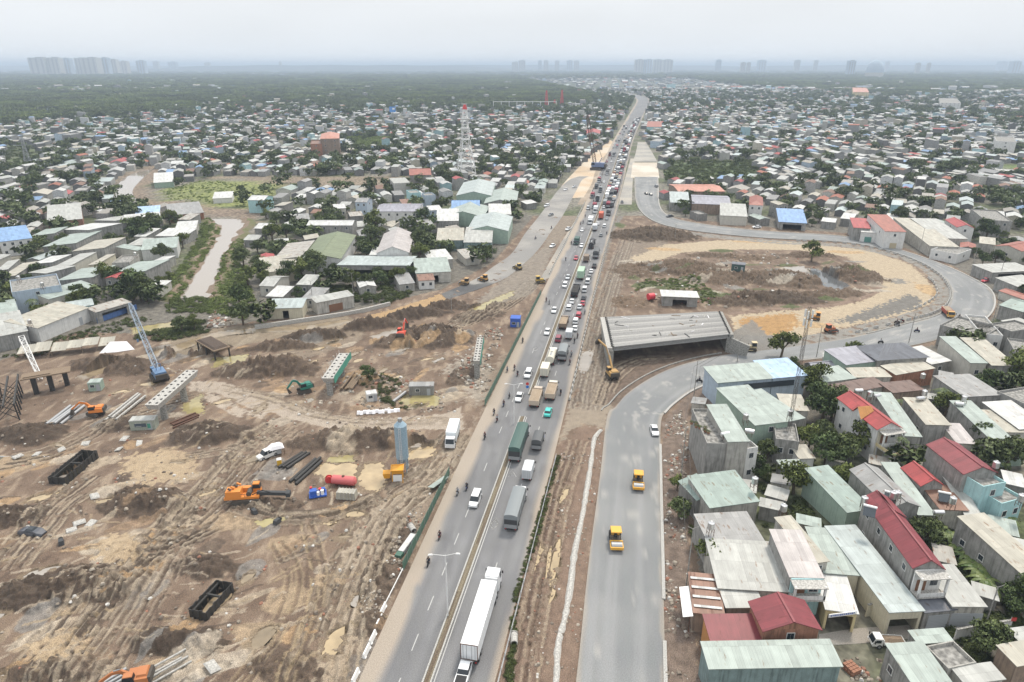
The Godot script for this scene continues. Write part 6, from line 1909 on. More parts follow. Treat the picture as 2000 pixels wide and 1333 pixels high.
	var ring := curve([V(111.6, -205.3), V(134.3, -216.7), V(147.1, -223.9), V(157, -233.3), V(165.2, -245.1), V(171.3, -257.5), V(175.9, -271.7), V(177.7, -289), V(173.7, -307.5), V(161.1, -324.1), V(140.8, -329.3)], 10)
	for i in range(0, ring.size(), 2): barrier(ring[i], yaw_to(ring[maxi(i - 1, 0)], ring[mini(i + 1, ring.size() - 1)]), "white concrete block along the inner edge of the loop road", "blocks on the loop road")
	var ring2 := curve([V(143.5, -228.8), V(152.2, -236.1), V(160.2, -245.1), V(166.7, -258.1), V(168.6, -265.1)], 6)
	for i in range(0, ring2.size(), 2): barrier(ring2[i], yaw_to(ring2[maxi(i - 1, 0)], ring2[mini(i + 1, ring2.size() - 1)]), "pale kerb block at the sandy edge inside the loop", "blocks on the sandy edge")
	var wf := thing("wire_fence", "low grey wire fence with weeds along the right edge of the highway", "fence", Vector3.ZERO)
	z = -62.0
	var prev := main_at(z, 1.03)
	while z > -128.0:
		var p := main_at(z - 2.5, 1.03)
		part(wf, "post", mb().box(v3(prev, .65), W(.1, 1.2, .1)), M.grey_metal)
		part(wf, "wire", mb().bar(v3(prev, 1.1), v3(p, 1.1), .05).bar(v3(prev, .75), v3(p, .75), .05).bar(v3(prev, .4), v3(p, .4), .05), M.grey_metal)
		prev = p
		z -= 2.5
	var wp := curve([V(-84.09, -208.5), V(-75.02, -212.8), V(-62.87, -218.8), V(-53.47, -223.9), V(-43.78, -232.1)], 5)
	var rw := thing("retaining_wall", "long pale concrete retaining wall above the ditch", "wall", v3(wp[0]))
	for i in wp.size() - 1:
		part(rw, "wall_block", mb().bar(v3(wp[i] - wp[0], .5), v3(wp[i + 1] - wp[0], .5), .7, 1.7), M.concrete_pale)
	var A := V(28.12, -178.6)
	var B := V(64.98, -189)
	var C := V(29.4, -203.7)
	var D := V(67.46, -209.1)
	var br := thing("unfinished_bridge", "unfinished concrete bridge with bare parallel deck beams over a dark gap", "bridge", v3((A + B) / 2))
	var o := (A + B) / 2
	var nb := 15
	for i in nb:
		var t0 := (i + .5) / nb
		var p := A.lerp(C, t0) - o
		var q := B.lerp(D, t0) - o
		var d := (q - p).normalized()
		var bw := A.distance_to(C) / nb
		part(br, "beam", mb().bar(v3(p + d * .8, 5.85), v3(q - d * .6, 5.85), bw * .88, .22).bar(v3(p + d * .8, 5.2), v3(q - d * .6, 5.2), .4, 1.1).bar(v3(p + d * .8, 4.6), v3(q - d * .6, 4.6), .8, .25), mat("beam%d" % (i % 3), lin([.42, .50, .36][i % 3], [.415, .49, .355][i % 3], [.40, .47, .345][i % 3]), .85, .0, noise_tex(.02, .6, 1.0, 60 + i % 3), .25))
		part(br, "rebar_stub", mb().box(v3(p + d * .25, 6.1), W(.35, .35, .6)), M.sheet_steel)
		part(br, "rebar_stub", mb().box(v3(q - d * .2, 6.1), W(.35, .35, .6)), M.sheet_steel)
	part(br, "abutment", mb().bar(v3(A - o, 2.2), v3(C - o, 2.2), 1.6, 5.2), M.concrete)
	part(br, "abutment", mb().bar(v3(B - o, 2.2), v3(D - o, 2.2), 1.6, 5.2), M.concrete)
	part(br, "cap_edge", mb().bar(v3(A - o + V(-.5, .2), 5.3), v3(C - o + V(-.5, -.2), 5.3), 1.6, 1.0), M.concrete_pale)
	part(br, "cap_edge", mb().bar(v3(B - o + V(.4, .2), 5.3), v3(D - o + V(.4, -.2), 5.3), 1.2, 1.0), M.concrete)
	part(br, "wing_wall", mb().bar(v3(B - o, 2.4), v3(B - o + V(4.5, 3.5), 1.2), .8, 5.0), M.concrete)
	for i in 26:
		var u := rr(.04, .9)
		var w := rr(.08, .92)
		var c := A.lerp(C, w).lerp(B.lerp(D, w), u) - o
		var e := Vector2.from_angle(rng.randf() * TAU) * rr(.3, 1.6)
		part(br, "plank", mb().bar(v3(c - e, 6.05), v3(c + e, 6.05), rr(.15, .4), .1), [M.rack_dark, M.wood, M.concrete_pale, M.tarp_white][i % 4])
	house("site_shed", "open white roofed workers' shed inside the loop road", [60.51, -235.14, 12.12, 8.57, -.143, 3.2], "sb", "white", "grey", {"cat": "shed", "ov": .6, "door": "open", "dw": 5.0, "rise": .6})
	t = thing("water_drum", "round red tank beside the workers' shed", "tank", v3(V(50.82, -237.3), .4), .4)
	part(t, "drum", mb().cyl(W(-1.2, 1.3, 0), W(1.2, 1.3, 0), 1.2, 1.2, 16), paint(lin(.58, .04, .06), .45))
	part(t, "foot", mb().box(W(0, .15, 0), W(2.0, .4, 1.4)), M.rusty)
	bulldozer("yellow bulldozer pushing soil at the edge of the slip road", v3(V(10.96, -259.5), .2), -1.3, lin(.50, .34, .08))
	bulldozer("tan bulldozer parked beside the fresh side road", v3(V(2.59, -278.5), .2), .6, lin(.46, .34, .14))
	bulldozer("orange grader working on the sand below the loop", v3(V(102.8, -217.2), .1), 1.2, lin(.55, .25, .06))
	bulldozer("red brown compactor at the edge of the orange sand", v3(V(102.6, -205.3), .2), -1.3, lin(.42, .13, .06))
	bulldozer("cream wheel loader parked by the bridge wing wall", v3(V(72.2, -190), .2), 1.45, lin(.50, .42, .26))
	bulldozer("dirty orange dozer beside the black asphalt of the side road", v3(V(-11.24, -261.6), .2), .9, lin(.5, .27, .08))
	bulldozer("brown loader at the dark asphalt edge below the pale wall", v3(V(-18.5, -256.8), .2), 1.2, lin(.45, .28, .12))
	truck("dump", "orange dump truck with a red bed on the bend of the loop road", v3(V(150.1, -221.3), .2), 2.9, 7.0, 2.4, 2.9, lin(.55, .30, .05), lin(.38, .10, .07), "", M.sand_heap)
	roller("yellow road roller, farther of two on the fresh road", v3(V(25.88, -118.9), .15), 3.0, lin(.66, .34, .04), true)
	roller("yellow road roller with a steel drum, nearer of two on the fresh road", v3(V(18.66, -100.5), .15), 3.1, lin(.66, .36, .05))
	lamp_post("tall two armed street lamp on the highway median, nearest one", V(-10, -82.74), 11.96, [[-1.9, .3], [1.6, .1]], M.white_steel)
	lamp_post("street lamp on the highway median at the junction", V(.49, -144.4), 10.61, [[-1.6, .2], [1.4, .1]], M.white_steel)
	var poles := [[V(47.12, -158.5), 705, "utility pole where the fresh road bends"], [V(65.45, -181.5), 665, "utility pole beside the bridge wing wall"], [V(90.06, -185.3), 637, "utility pole behind the tree by the loop road"], [V(123.4, -196.5), 612, "utility pole on the loop road verge behind the slate roof"], [V(162.2, -215.7), 578, "utility pole by the outer bend of the loop"], [V(35.28, -121.4), 825, "utility pole on the rubble verge of the fresh road"], [V(28.7, -89.05), 1000, "utility pole beside the striped old roof"], [V(72.95, -81.06), 1147, "leaning pale utility pole by the white gate"], [V(-72.02, -233.8), 550, "utility pole behind the roadside grey shed"], [V(-56.66, -232.1), 530, "utility pole in front of the hedge"], [V(-84.37, -215.7), 567, "utility pole at the left end of the retaining wall"], [V(-8.63, -294.1), 470, "utility pole beside the mint shop roofs"], [V(190.6, -273.2), 482, "utility pole by the shops on the bend"], [V(185.9, -303.8), 445, "utility pole in front of the cream shop row"], [V(195.5, -263), 503, "utility pole beside the open dark shed"], [V(80.21, -330.3), 438, "utility pole above the loop's left mound"], [V(-21.21, -226.1), 578, "thin site pole by the ditch pond"]]
	var hs := [10.57, 6.9, 9.87, 9.8, 9.06, 13.32, 15.19, 7.47, 8.49, 12.76, 11.02, 8.78, 11.29, 12.29, 9.5, 8.14, 5.66]
	for i in poles.size(): lamp_post(poles[i][2], poles[i][0], minf(hs[i], 12.0), [[-.9, .0], [.9, .0]], M.concrete, "utility_pole")
	t = thing("overhead_wire", "sagging black wires along the verge of the fresh road", "wire", Vector3.ZERO)
	var wy := [v3(V(28.7, -89.05), 9.0), v3(V(35.28, -121.4), 9.0), v3(V(47.12, -158.5), 9.0), v3(V(65.45, -181.5), 8.0)]
	for i in wy.size() - 1:
		for s in [-.8, .8]:
			var w := mb()
			for q in 10:
				var ta := q / 10.0
				var tb := (q + 1) / 10.0
				w.bar(wy[i].lerp(wy[i + 1], ta) + W(s, -4.0 * .8 * ta * (1 - ta), 0), wy[i].lerp(wy[i + 1], tb) + W(s, -4.0 * .8 * tb * (1 - tb), 0), .05)
			part(t, "wire", w, M.cable)
	t = thing("lattice_mast", "tall slender lattice mast rising among the tin roofs", "mast", W(60.67, 0, -131.31))
	var ms := mb()
	var mh := 34.42
	lattice(ms, Vector3.ZERO, W(0, mh, 0), .62, .5, 22, .05)
	part(t, "mast", ms, M.track)
	for q in [mh - 1.5, mh - 3.5]:
		for s in 3: part(t, "antenna", mb().box(W(cos(s * 2.1) * .8, q, sin(s * 2.1) * .8), W(.35, 1.6, .25), Basis(Vector3.UP, -s * 2.1)), M.white_steel)
	part(t, "base_block", mb().box(W(0, .2, 0), W(1.6, .6, 1.6)), M.concrete)
	for q in [[V(-34.58, -526.3), 52.95, 13.0, "big white lattice power pylon with a red head", M.white_steel, true], [V(-396.4, -572.6), 28.7, 5.5, "grey lattice pylon in the green field at the left edge", M.grey_metal, false]]:
		t = thing("power_pylon", q[3], "pylon", v3(q[0]), .3)
		var py := mb()
		var H: float = q[1]
		var w0: float = q[2]
		lattice(py, Vector3.ZERO, W(0, H * .55, 0), w0 * 1.0, w0 * .42, 6, .5 if q[5] else .25)
		lattice(py, W(0, H * .55, 0), W(0, H * .95, 0), w0 * .42, w0 * .2, 6, .42 if q[5] else .22)
		part(t, "frame", py, q[4])
		if not q[5]:
			for y in [.7, .85, .98]: part(t, "cross_arm", mb().bar(W(-7, H * y, 0), W(7, H * y, 0), .4), q[4])
		for y in [.55, .7, .83]:
			if q[5]: part(t, "platform", mb().box(W(0, H * y, 0), W(w0 * .45, .5, w0 * .45)), q[4])
		part(t, "head", mb().frust(W(0, H * .98, 0), W(3.2, H * .06, 3.2), V(1.6, 1.6)) if q[5] else mb().bar(W(0, H * .95, 0), W(0, H, 0), .3), M.red_steel if q[5] else q[4])
	t = thing("road_sign", "red and blue round traffic signs on one post in the median", "road sign", W(4.04, 0, -161.48), .0)
	part(t, "post", mb().cyl(W(0, 0, 0), W(0, 3.0, 0), .05, .05, 6), M.white_steel)
	part(t, "red_disc", mb().cyl(W(0, 2.7, .06), W(0, 2.7, .1), .42, .42, 16), M.red_steel)
	part(t, "blue_disc", mb().cyl(W(0, 1.8, .06), W(0, 1.8, .1), .42, .42, 16), mat("sign_blue", lin(.03, .16, .5), .4))
	rubble_all()
func rubble_all() -> void:
	var r2 := RandomNumberGenerator.new()
	r2.seed = 91
	var ch := mb()
	ch.frust(W(0, .2, 0), W(.9, .45, .6), V(.5, .45), Basis(Vector3.UP, .4)).frust(W(.15, .15, .2), W(.5, .4, .5), V(.35, .2))
	var zones := [["rubble", "pale broken rubble between the netted pier and the highway", [V(-17.2, -173.7), V(-13.39, -186.4), V(-8.42, -209.9), V(-2.53, -209.9), V(-5.64, -170.3), V(-7.62, -156.5), V(-11.51, -162.4)], 420, .30], ["rubble", "brick and stone rubble on the verge of the fresh road", [V(21.25, -70.87), V(29.39, -109.9), V(36.36, -143.1), V(42.37, -152.3), V(42.4, -144.4), V(33.15, -109.9), V(28.17, -83.39), V(26.2, -70.87)], 520, .22], ["rubble", "loose debris spread over the muddy bridge site", [V(-136.5, -163.9), V(-116.6, -177.2), V(-67.54, -188.4), V(-25.27, -209.9), V(-7.31, -230.5), V(-13.23, -157.9), V(-18.29, -122.3), V(-25.33, -89.05), V(-28.47, -70.02), V(-71.19, -70.02)], 1300, .20], ["rubble", "broken stone along the left edge of the highway", [V(-19.79, -109.9), V(-16.07, -116.8), V(-18.13, -97.97), V(-19.61, -90.25), V(-20.93, -83.39), V(-21.91, -76.29), V(-24.6, -85.59)], 300, .18], ["rubble", "scattered rubble inside the loop road", [V(37.47, -230.5), V(49.36, -276.2), V(76.53, -301.1), V(119.2, -310.3), V(146.6, -268.7), V(109.7, -230.5), V(54.26, -227.7)], 420, .38], ["rubble", "stones on the strip between the two roads", [V(-1.08, -70.87), V(4.73, -103.7), V(11.63, -134.8), V(21.51, -139.5), V(13.31, -95.29), V(8.61, -70.87)], 360, .15], ["rubble", "heap of white scrap and rubbish under the canal trees", [V(-100.3, -209.9), V(-105.6, -225), V(-98.85, -226.1), V(-92.74, -212.3), V(-95.67, -209)], 160, .55], ["rubble", "bricks and rubbish in the alley by the flatbed truck", [V(48.26, -74.43), V(52.65, -75.82), V(56.43, -74.43), V(53.12, -70.87), V(47.37, -70.87)], 90, .22], ["rubble", "junk lying around the timber stack and the yellow pond", [V(-49.52, -155), V(-46.9, -172), V(-34.39, -173.7), V(-19.11, -163.9), V(-16.69, -152.3), V(-32.65, -148.2)], 260, .30]]
	for q in zones:
		var poly := PackedVector2Array(q[2])
		var rect := Rect2(poly[0], Vector2.ZERO)
		for p in poly: rect = rect.expand(p)
		var xf := []
		var cl := []
		var tries := 0
		while xf.size() < q[3] and tries < 20000:
			tries += 1
			var p := V(r2.randf_range(rect.position.x, rect.end.x), r2.randf_range(rect.position.y, rect.end.y))
			if not Geometry2D.is_point_in_polygon(p, poly): continue
			if n1.get_noise_2d(p.x * 1.3, p.y * 1.3) < -.05: continue
			var s: float = q[4] * pow(r2.randf(), 1.6) * 4.0 + q[4] * .6
			var b := Basis(Vector3.UP, r2.randf() * TAU).rotated(Vector3.RIGHT, r2.randf_range(-.4, .4)).scaled(W(s, s * r2.randf_range(.5, 1.0), s))
			xf.append(Transform3D(b, W(p.x, height_at(p.x, p.y) - .03, p.y)))
			var g := r2.randf()
			cl.append(Color(.5, .44, .36).lerp(Color(.16, .12, .09), g) if r2.randf() < .75 else (Color(.68, .66, .62) if r2.randf() < .6 else Color(.36, .17, .11)))
		multi(q[0], ch.mesh(), M.paint_by_vertex, xf, cl, q[1], "rubble")
func right_town() -> void:
	var L := [
	["brick house with a maroon gable roof and one small white window", [39.37, -76.58, 7.83, 5.24, .036, 6.4], "gz", "red", "brick", {"win": [1, 0, 0], "rise": 1.5, "ov": .35}],
	["low annex with a maroon tin roof and orange end wall", [32, -75.78, 7.34, 4.51, .013, 4.2], "s", "red", "orange", {"rise": .8}],
	["wide shed with a pale mint roof and teal sheet walls at the bottom edge", [35.32, -70.39, 17.74, 3.74, .024, 5.2], "s", "mint", "teal", {"cat": "shed", "rise": .6}],
	["long workshop under a wide pale roof behind the striped old roof", [37.68, -88.68, 10.4, 10.75, -.080, 5], "s", "pale", "old", {"rise": .7}],
	["grey tin roofed rear block of the long workshop, water tank on its corner", [37.61, -97.35, 9.29, 8.06, .085, 5.4], "s", "grey", "grey", {"rise": .5}],
	["low pale lean-to in front of the long workshop", [35.11, -82.36, 5.45, 3.69, .019, 4.2], "s", "pale", "dark", {"rise": .6}],
	["narrow tall house with a pinkish roof and turquoise balcony front", [45.24, -88.21, 4.84, 10.19, -.044, 7.6], "s", "pink", "grey", {"rise": .8}],
	["narrow house with a beige roof between pinkish and mint roofs", [48.26, -93.32, 2.79, 10.89, .190, 6.4], "s", "beige", "old", {"win": [1, 0, 0], "rise": .7}],
	["courtyard house with a pale mint roof and cream walls", [53.47, -92.73, 5.23, 10.89, -.121, 4.6], "s", "mint", "cream", {"rise": .5}],
	["garage house with a long ice blue roof and red edge trim", [58.2, -88.95, 5.16, 19.43, .067, 4.6], "s", "ice", "cream", {"rise": .6, "door": "open", "dw": 4.4}],
	["shop with a ribbed pale roof and white sign band over a dark garage", [50.47, -83.92, 4.32, 8.02, -.206, 3.9], "s", "white", "yellow", {"cat": "shop", "door": "open", "dw": 3.6, "rise": .4}],
	["tall long house with a maroon roof and a white balcony front", [64.58, -93.15, 4.51, 17.73, -.049, 8.4], "gz", "red", "grey", {"win": [0, 4, 0], "rise": 1.5, "floors": 2}],
	["low gatehouse with a flat dark roof before the white balcony house", [64.6, -82.18, 5.04, 3.56, .125, 3.6], "s", "slate", "grey", {"rise": .2, "door": "door_grey", "dw": 3.4}],
	["garage with a pale roof and grey folding gates beside the banana grove", [69.26, -84.95, 4.86, 8.46, -.012, 4.2], "s", "pale", "old", {"door": "door_grey", "dw": 5.0, "rise": .5}],
	["small shed roof behind the white flatbed truck", [59.96, -74.74, 5.01, 1.93, .093, 4.2], "s", "mint", "grey", {"cat": "shed"}],
	["long house with a bluish roof running off the bottom edge", [54.76, -68.72, 5.04, 6.56, .080, 5], "s", "mint", "grey", {"win": [0, 2, 0]}],
	["flat concrete roof stained brown between two mint roofs", [60.16, -70.61, 4.51, 3.89, .226, 5.2], "f", "concrete", "concrete", {}],
	["pale roofed house at the bottom right, next to the stained concrete roof", [62.14, -67.73, 5.64, 2.22, .144, 4.8], "s", "pale", "old", {}],
	["beige roofed hut at the bottom right corner", [70.43, -71.25, 4.52, 3.06, .191, 4.6], "s", "beige", "brown", {}],
	["white walled hut at the right edge above the bottom corner", [73.84, -74.5, 4.11, 2.71, .157, 4.4], "s", "pale", "old", {}],
	["long grey walled house with a cream roof beside the banana grove", [81.79, -91.38, 5.02, 15.72, .189, 5.6], "s", "beige", "grey", {"win": [0, 4, 0], "floors": 1}],
	["tall grey house with a dark red roof and cyan terrace front", [87.65, -114.96, 6.42, 10.54, .085, 9], "gz", "red", "grey", {"rise": 1.4}],
	["cyan terrace block in front of the dark red roof", [88.81, -108.69, 5.44, 3.55, .278, 8.2], "f", "concrete", "cyan", {"win": [1, 0, 0]}],
	["lower cyan block with a potted terrace and a blue door", [91.38, -107.66, 5.73, 4.97, .337, 5.8], "f", "concrete", "cyan", {"win": [2, 0, 0]}],
	["house with a bright red gable roof above a rusty terrace", [79.81, -113.22, 4.3, 6.06, .064, 6], "gz", "crimson", "grey", {"rise": 1.3}],
	["rusty brown flat roof with a steel tank in front of the bright red gable", [81.26, -107.97, 4.73, 7.37, -.074, 4.6], "s", "rust", "old", {"rise": .3}],
	["long grey gabled workshop with steel tanks on its roof end", [70.22, -109.16, 5.6, 12.53, .103, 6.2], "gz", "grey", "grey", {"rise": 1.2}],
	["long shed with a mint roof left of the grey gabled workshop", [61.77, -109.7, 4.9, 12.67, .221, 5], "s", "sea", "green", {"cat": "shed"}],
	["narrow mint roofed passage house between the two gables", [75.6, -110.55, 2.84, 15.04, -.045, 4.4], "s", "mint", "grey", {}],
	["narrow pale roof strip right of the rusty terrace", [85.1, -109.47, 2.56, 12.87, -.196, 4.2], "s", "pale", "grey", {}],
	["tall grey side wall house with maroon roof and solar panel", [64.95, -99.62, 4.31, 5.47, .030, 8.6], "gz", "red", "grey", {"rise": 1.3}],
	["white and violet villa with red and slate roofs and orange trim", [79.37, -134.93, 5.16, 14.51, .126, 8.6], "gz", "crimson", "white", {"win": [2, 3, 0], "rise": 1.4, "ov": .4}],
	["long house with a mint roof behind the white villa", [87.24, -137.3, 3.58, 17.56, -.113, 6], "s", "mint", "grey", {}],
	["grey house with a cream roof and steel tanks beyond the villa", [94.8, -138.74, 5.11, 10.91, -.054, 6.2], "s", "beige", "grey", {"win": [0, 2, 0]}],
	["low house with a white roof beside the cream roofed house", [98.24, -131.64, 3.72, 7.44, -.108, 4.6], "s", "pink", "bone", {}],
	["long mint roof house with a steel tank at its far end", [105.52, -136.11, 4.6, 14.75, -.004, 5.4], "s", "mint", "grey", {}],
	["lower mint porch in front of the long mint roof", [106.96, -128.14, 5.09, 4.38, .082, 3.8], "s", "sea", "green", {}],
	["long cream roof between mint and white roofs at the right edge", [111.6, -136.74, 4.77, 8.58, -.047, 4.8], "s", "beige", "old", {}],
	["bright white roof at the right edge beside the grey block", [115.54, -138.95, 7.19, 10.82, .129, 5.2], "s", "white", "grey", {}],
	["large grey workshop with a plain grey roof beside the palms", [113.47, -153.47, 9.8, 11.02, .106, 6], "s", "grey", "grey", {"cat": "workshop", "rise": .4}],
	["plain grey block with a flat roof at the right edge", [124.52, -147.36, 11.36, 7.21, .281, 6.6], "f", "concrete", "grey", {}],
	["rust brown flat roof behind the villa trees", [86.74, -156.25, 17.31, 4.56, .341, 4.4], "s", "brown", "old", {"rise": .3}],
	["dark brown roof with tan walls behind the palms", [98.89, -156.12, 8.78, 4.92, .199, 4.4], "s", "brown", "brown", {"rise": .3}],
	["small house with a mint roof below the blue roof", [83.73, -162.51, 9.34, 6.54, .267, 4.8], "s", "mint", "old", {}],
	["beige roofed house right of the small mint roof", [94.24, -164.08, 9.51, 4.86, .033, 4.6], "s", "beige", "old", {}],
	["cream roofed house with a red fascia below the slate hip roof", [105.93, -166.62, 13.13, 4.87, .327, 5], "s", "beige", "brick", {"door": "door_brown"}],
	["large slate hip roof house beside the loop road", [105.26, -174.27, 14.72, 9.21, .143, 6.4], "hip", "slate", "concrete", {"rise": 2.6, "ov": .6}],
	["slate shed roof wing left of the hip roof", [93.38, -172.42, 10.47, 8.78, .263, 5.8], "s", "lilac", "green", {"rise": .8}],
	["lilac barrel roofed store left of the slate wing", [86.45, -171.79, 10.14, 4.23, .202, 3.6], "gx", "lilac", "dark", {"rise": 1.0}],
	["light blue workshop with a long dark window and pale mint roof", [57.88, -158.83, 14.68, 7.69, .185, 6.8], "s", "mint", "blue", {"cat": "workshop", "rise": .8, "ov": .4}],
	["light blue roofed end of the blue workshop", [69.68, -161.72, 9.31, 8.97, .199, 6.8], "s", "light_blue", "blue", {"rise": .8, "ov": .4}],
	["long mint roofed warehouse with green sheet walls below the blue workshop", [55.4, -140.91, 8.17, 17.15, .221, 7], "s", "mint", "green", {"cat": "warehouse", "win": [1, 0, 0], "rise": .8}],
	["second mint roof bay of the green warehouse", [61.09, -141.56, 4.17, 14.28, .376, 6.6], "s", "mint", "grey", {"rise": .7}],
	["grey three storey house with a roof terrace of potted plants", [41.78, -126.82, 4.45, 14.94, -.046, 9.6], "f", "concrete", "grey", {"floors": 3}],
	["grey tower house with a steep mint roof beside the plant terrace", [44.91, -125.64, 4.07, 13.5, .052, 10.4], "s", "mint", "concrete", {"rise": 1.2, "floors": 3}],
	["white lower block with a balcony in front of the grey tower house", [47.02, -121.36, 5.6, 3.04, .288, 8], "f", "concrete", "white", {"win": [2, 0, 0], "floors": 2}],
	["patched sea green roof with a torn edge above a concrete yard", [39.77, -108.92, 9.63, 8.95, .213, 5.6], "s", "sea", "concrete", {"rise": .9}],
	["tilted mint awning roof at the verge of the fresh road", [35.43, -110.86, 3.57, 6.38, .297, 4.6], "sl", "sea", "dark", {"rise": 1.0}],
	["old shed roofed with maroon and white stripes beside a white board", [30, -83.26, 4.26, 7.85, -.142, 4], "s", "rust", "brown", {"cat": "shed", "rise": .6}],
	["small cream roofed hut beside the lattice mast", [67.49, -146.57, 5.41, 6.95, -.100, 4.6], "s", "beige", "old", {}],
	["little cream roof between the trees by the mast", [61.83, -125.83, 3.19, 4.52, .046, 3.6], "s", "beige", "white", {}],
	["low mint awning below the lattice mast", [57.87, -121.54, 4.47, 2.91, .086, 3.2], "s", "mint", "dark", {}],
	["white house front with a grey roof behind the mast foot", [59.84, -130.73, 4.69, 8.07, -.279, 6], "f", "concrete", "grey", {"win": [2, 0, 0]}],
	["grey block house with two windows on the loop road corner", [139.55, -194.26, 11.94, 12.74, -.910, 6.6], "f", "concrete", "grey", {"win": [2, 0, 0], "floors": 1}],
	["white end house with a blue window beside the grey corner block", [144.14, -195.23, 5.6, 17.54, -.320, 6.6], "f", "concrete", "white", {"win": [2, 0, 0], "floors": 1}],
	["narrow house with a mint roof right of the slate hip roof", [125.21, -174.74, 4.25, 15.24, -.027, 6.2], "s", "mint", "bone", {"win": [1, 0, 0]}],
	["long cream roof house beside the narrow mint roof", [131.49, -173.78, 6.25, 15.81, -.060, 6], "s", "beige", "grey", {}],
	["grey house at the right edge behind the cream roof", [145.15, -177.56, 7.18, 13.79, -.427, 6.2], "f", "concrete", "grey", {}],
	["dark walled house with a white terrace rail by the loop bend", [152.25, -193.86, 10.5, 7.04, .328, 6.8], "f", "concrete", "dark", {}],
	["teal roofed hut outside the loop bend", [171.97, -217.38, 12.25, 7.45, .427, 5], "gz", "sea", "grey", {}],
	["open dark shed with a pale roof outside the loop", [198.72, -266.56, 19.41, 10.31, .150, 4.2], "s", "pale", "grey", {"door": "open", "cat": "shed", "rise": .4}],
	["grey hut at the right edge below the open shed", [191.88, -247.57, 13.06, 8.85, .295, 4.2], "s", "pale", "grey", {}],
	["house with a terracotta gable at the right edge above the loop", [223.69, -294.32, 17.4, 10.87, .473, 6.2], "gx", "tile", "bone", {"win": [1, 1, 0]}],
	["low white shop with arched openings on the bend", [195.02, -295.95, 14.44, 10.87, .647, 4.4], "f", "concrete", "white", {"win": [1, 2, 0]}],
	["white three storey shop house with a red tiled roof edge", [181.03, -327.33, 8.98, 26.75, -.150, 8.2], "s", "tile", "white", {"win": [1, 2, 0], "floors": 2, "door": "door_tan", "dw": 3.0}],
	["house with a bright red sloping roof behind the white shops", [173.78, -337.81, 7.36, 17.22, -.327, 6.4], "s", "crimson", "grey", {"rise": 1.5}],
	["small white shop with a green shutter facing the loop road", [175.48, -332.5, 6.74, 13.04, -.357, 5], "s", "white", "white", {"door": "door_green", "dw": 3.0}],
	["villa with a pink red roof and white porch above the bend", [222.25, -335.92, 7.27, 18.01, -.249, 7.2], "gz", "crimson", "white", {"win": [1, 1, 0], "rise": 1.4}],
	["grey two storey block behind the pink villa", [247.68, -351.48, 11.96, 30.01, -.360, 8.4], "f", "concrete", "grey", {"win": [2, 2, 0], "floors": 2}],
	["long cream shop roof sloping to the loop road", [198.15, -323.95, 11.89, 49.63, -.170, 4.8], "s", "beige", "old", {"cat": "shop"}],
	["second cream roof behind the long shop roof", [207.72, -329.21, 12.24, 32.8, -.111, 5.2], "s", "pale", "old", {}],
	["open shed with a bright blue roof at the edge of the loop", [149.78, -364.55, 13.07, 24.51, -.285, 4.2], "s", "blue", "grey", {"door": "open", "cat": "shed", "ov": .5}],
	["long salmon roofed hall beyond the loop road", [121.28, -454.13, 29.76, 28.36, -.000, 5.4], "gx", "salmon", "brown", {"cat": "hall", "rise": 1.2}],
	["grey brown hall in front of the salmon roof", [117.95, -407.95, 21.4, 29.69, -.219, 6], "gx", "lilac", "brown", {"cat": "hall", "rise": 1.6}],
	["pale house beside the road at the left of the salmon hall", [101.24, -415.32, 10.93, 23.96, -.187, 5], "s", "ice", "grey", {}],
	["grey house with two pale roofs above the loop road", [122.32, -376.72, 13.62, 23.84, -.253, 5], "s", "pale", "bone", {}],
	["white villa with a red turret roof above the loop road", [140.86, -395.12, 7.05, 26.82, -.323, 7.5], "hip", "tile", "white", {"win": [2, 0, 0], "rise": 2.0}]]
	for q in L: house("house" if not q[5].has("cat") else q[5].cat, q[0], q[1], q[2], q[3], q[4], q[5])
	balcony_front("turquoise", [45, -83.29, 4.84, .79, -.000, 7.6], M.w_cyan, 2.4)
	balcony_front("white", [64.23, -84.59, 4.54, .79, .076, 8.2], M.w_white, 3.6)
	balcony_front("cream", [80.49, -128.45, 5.2, 1.6, .257, 8.2], M.w_cream, 3.0)
	var sp := [81.45, -125.87, 5.74, 4.75, .249, 4.4]
	var t := thing("terrace", "cream roof terrace on slim pillars before the white villa", "terrace", W(sp[0], 0, sp[1]), sp[4])
	part(t, "slab", mb().box(W(0, 4.2, 0), W(sp[2], .3, sp[3])), M.concrete_pale)
	for k in [[-1, 1], [1, 1], [1, -1], [-1, -1]]: part(t, "pillar", mb().box(W(k[0] * (sp[2] / 2 - .2), 1.9, k[1] * (sp[3] / 2 - .2)), W(.35, 4.4, .35)), M.w_white)
	part(t, "railing", mb().box(W(0, 4.7, sp[3] / 2), W(sp[2], .7, .12)).box(W(-sp[2] / 2, 4.7, 0), W(.12, .7, sp[3])), M.w_yellow)
	t = thing("dormer", "orange trimmed white dormer on the villa roof", "dormer", v3(V(77.7, -133.7), 8.3), .0)
	t.rotation.y = yaw_to(V(77.76, -127.1), V(75.93, -141.5))
	part(t, "wall", mb().tri(W(-1.5, 0, 1.7), W(-1.5, 0, -1.7), W(-1.5, 2.0, 0)), M.w_white)
	part(t, "roof", mb().quad(W(-1.8, 0, 1.9), W(1.4, 1.6, 1.2), W(1.4, 2.2, 0), W(-1.8, 2.2, 0)).quad(W(-1.8, 2.2, 0), W(1.4, 2.2, 0), W(1.4, 1.6, -1.2), W(-1.8, 0, -1.9)), M.w_orange)
	t = thing("shop_sign", "white shop sign band with blue lettering over the dark garage", "sign", v3((V(47.2, -78.91) + V(51.73, -79.63)) / 2, 3.9), .0)
	var sa := V(47.2, -78.91)
	var sb := V(51.73, -79.63)
	t.rotation.y = atan2(-(sb.y - sa.y), sb.x - sa.x)
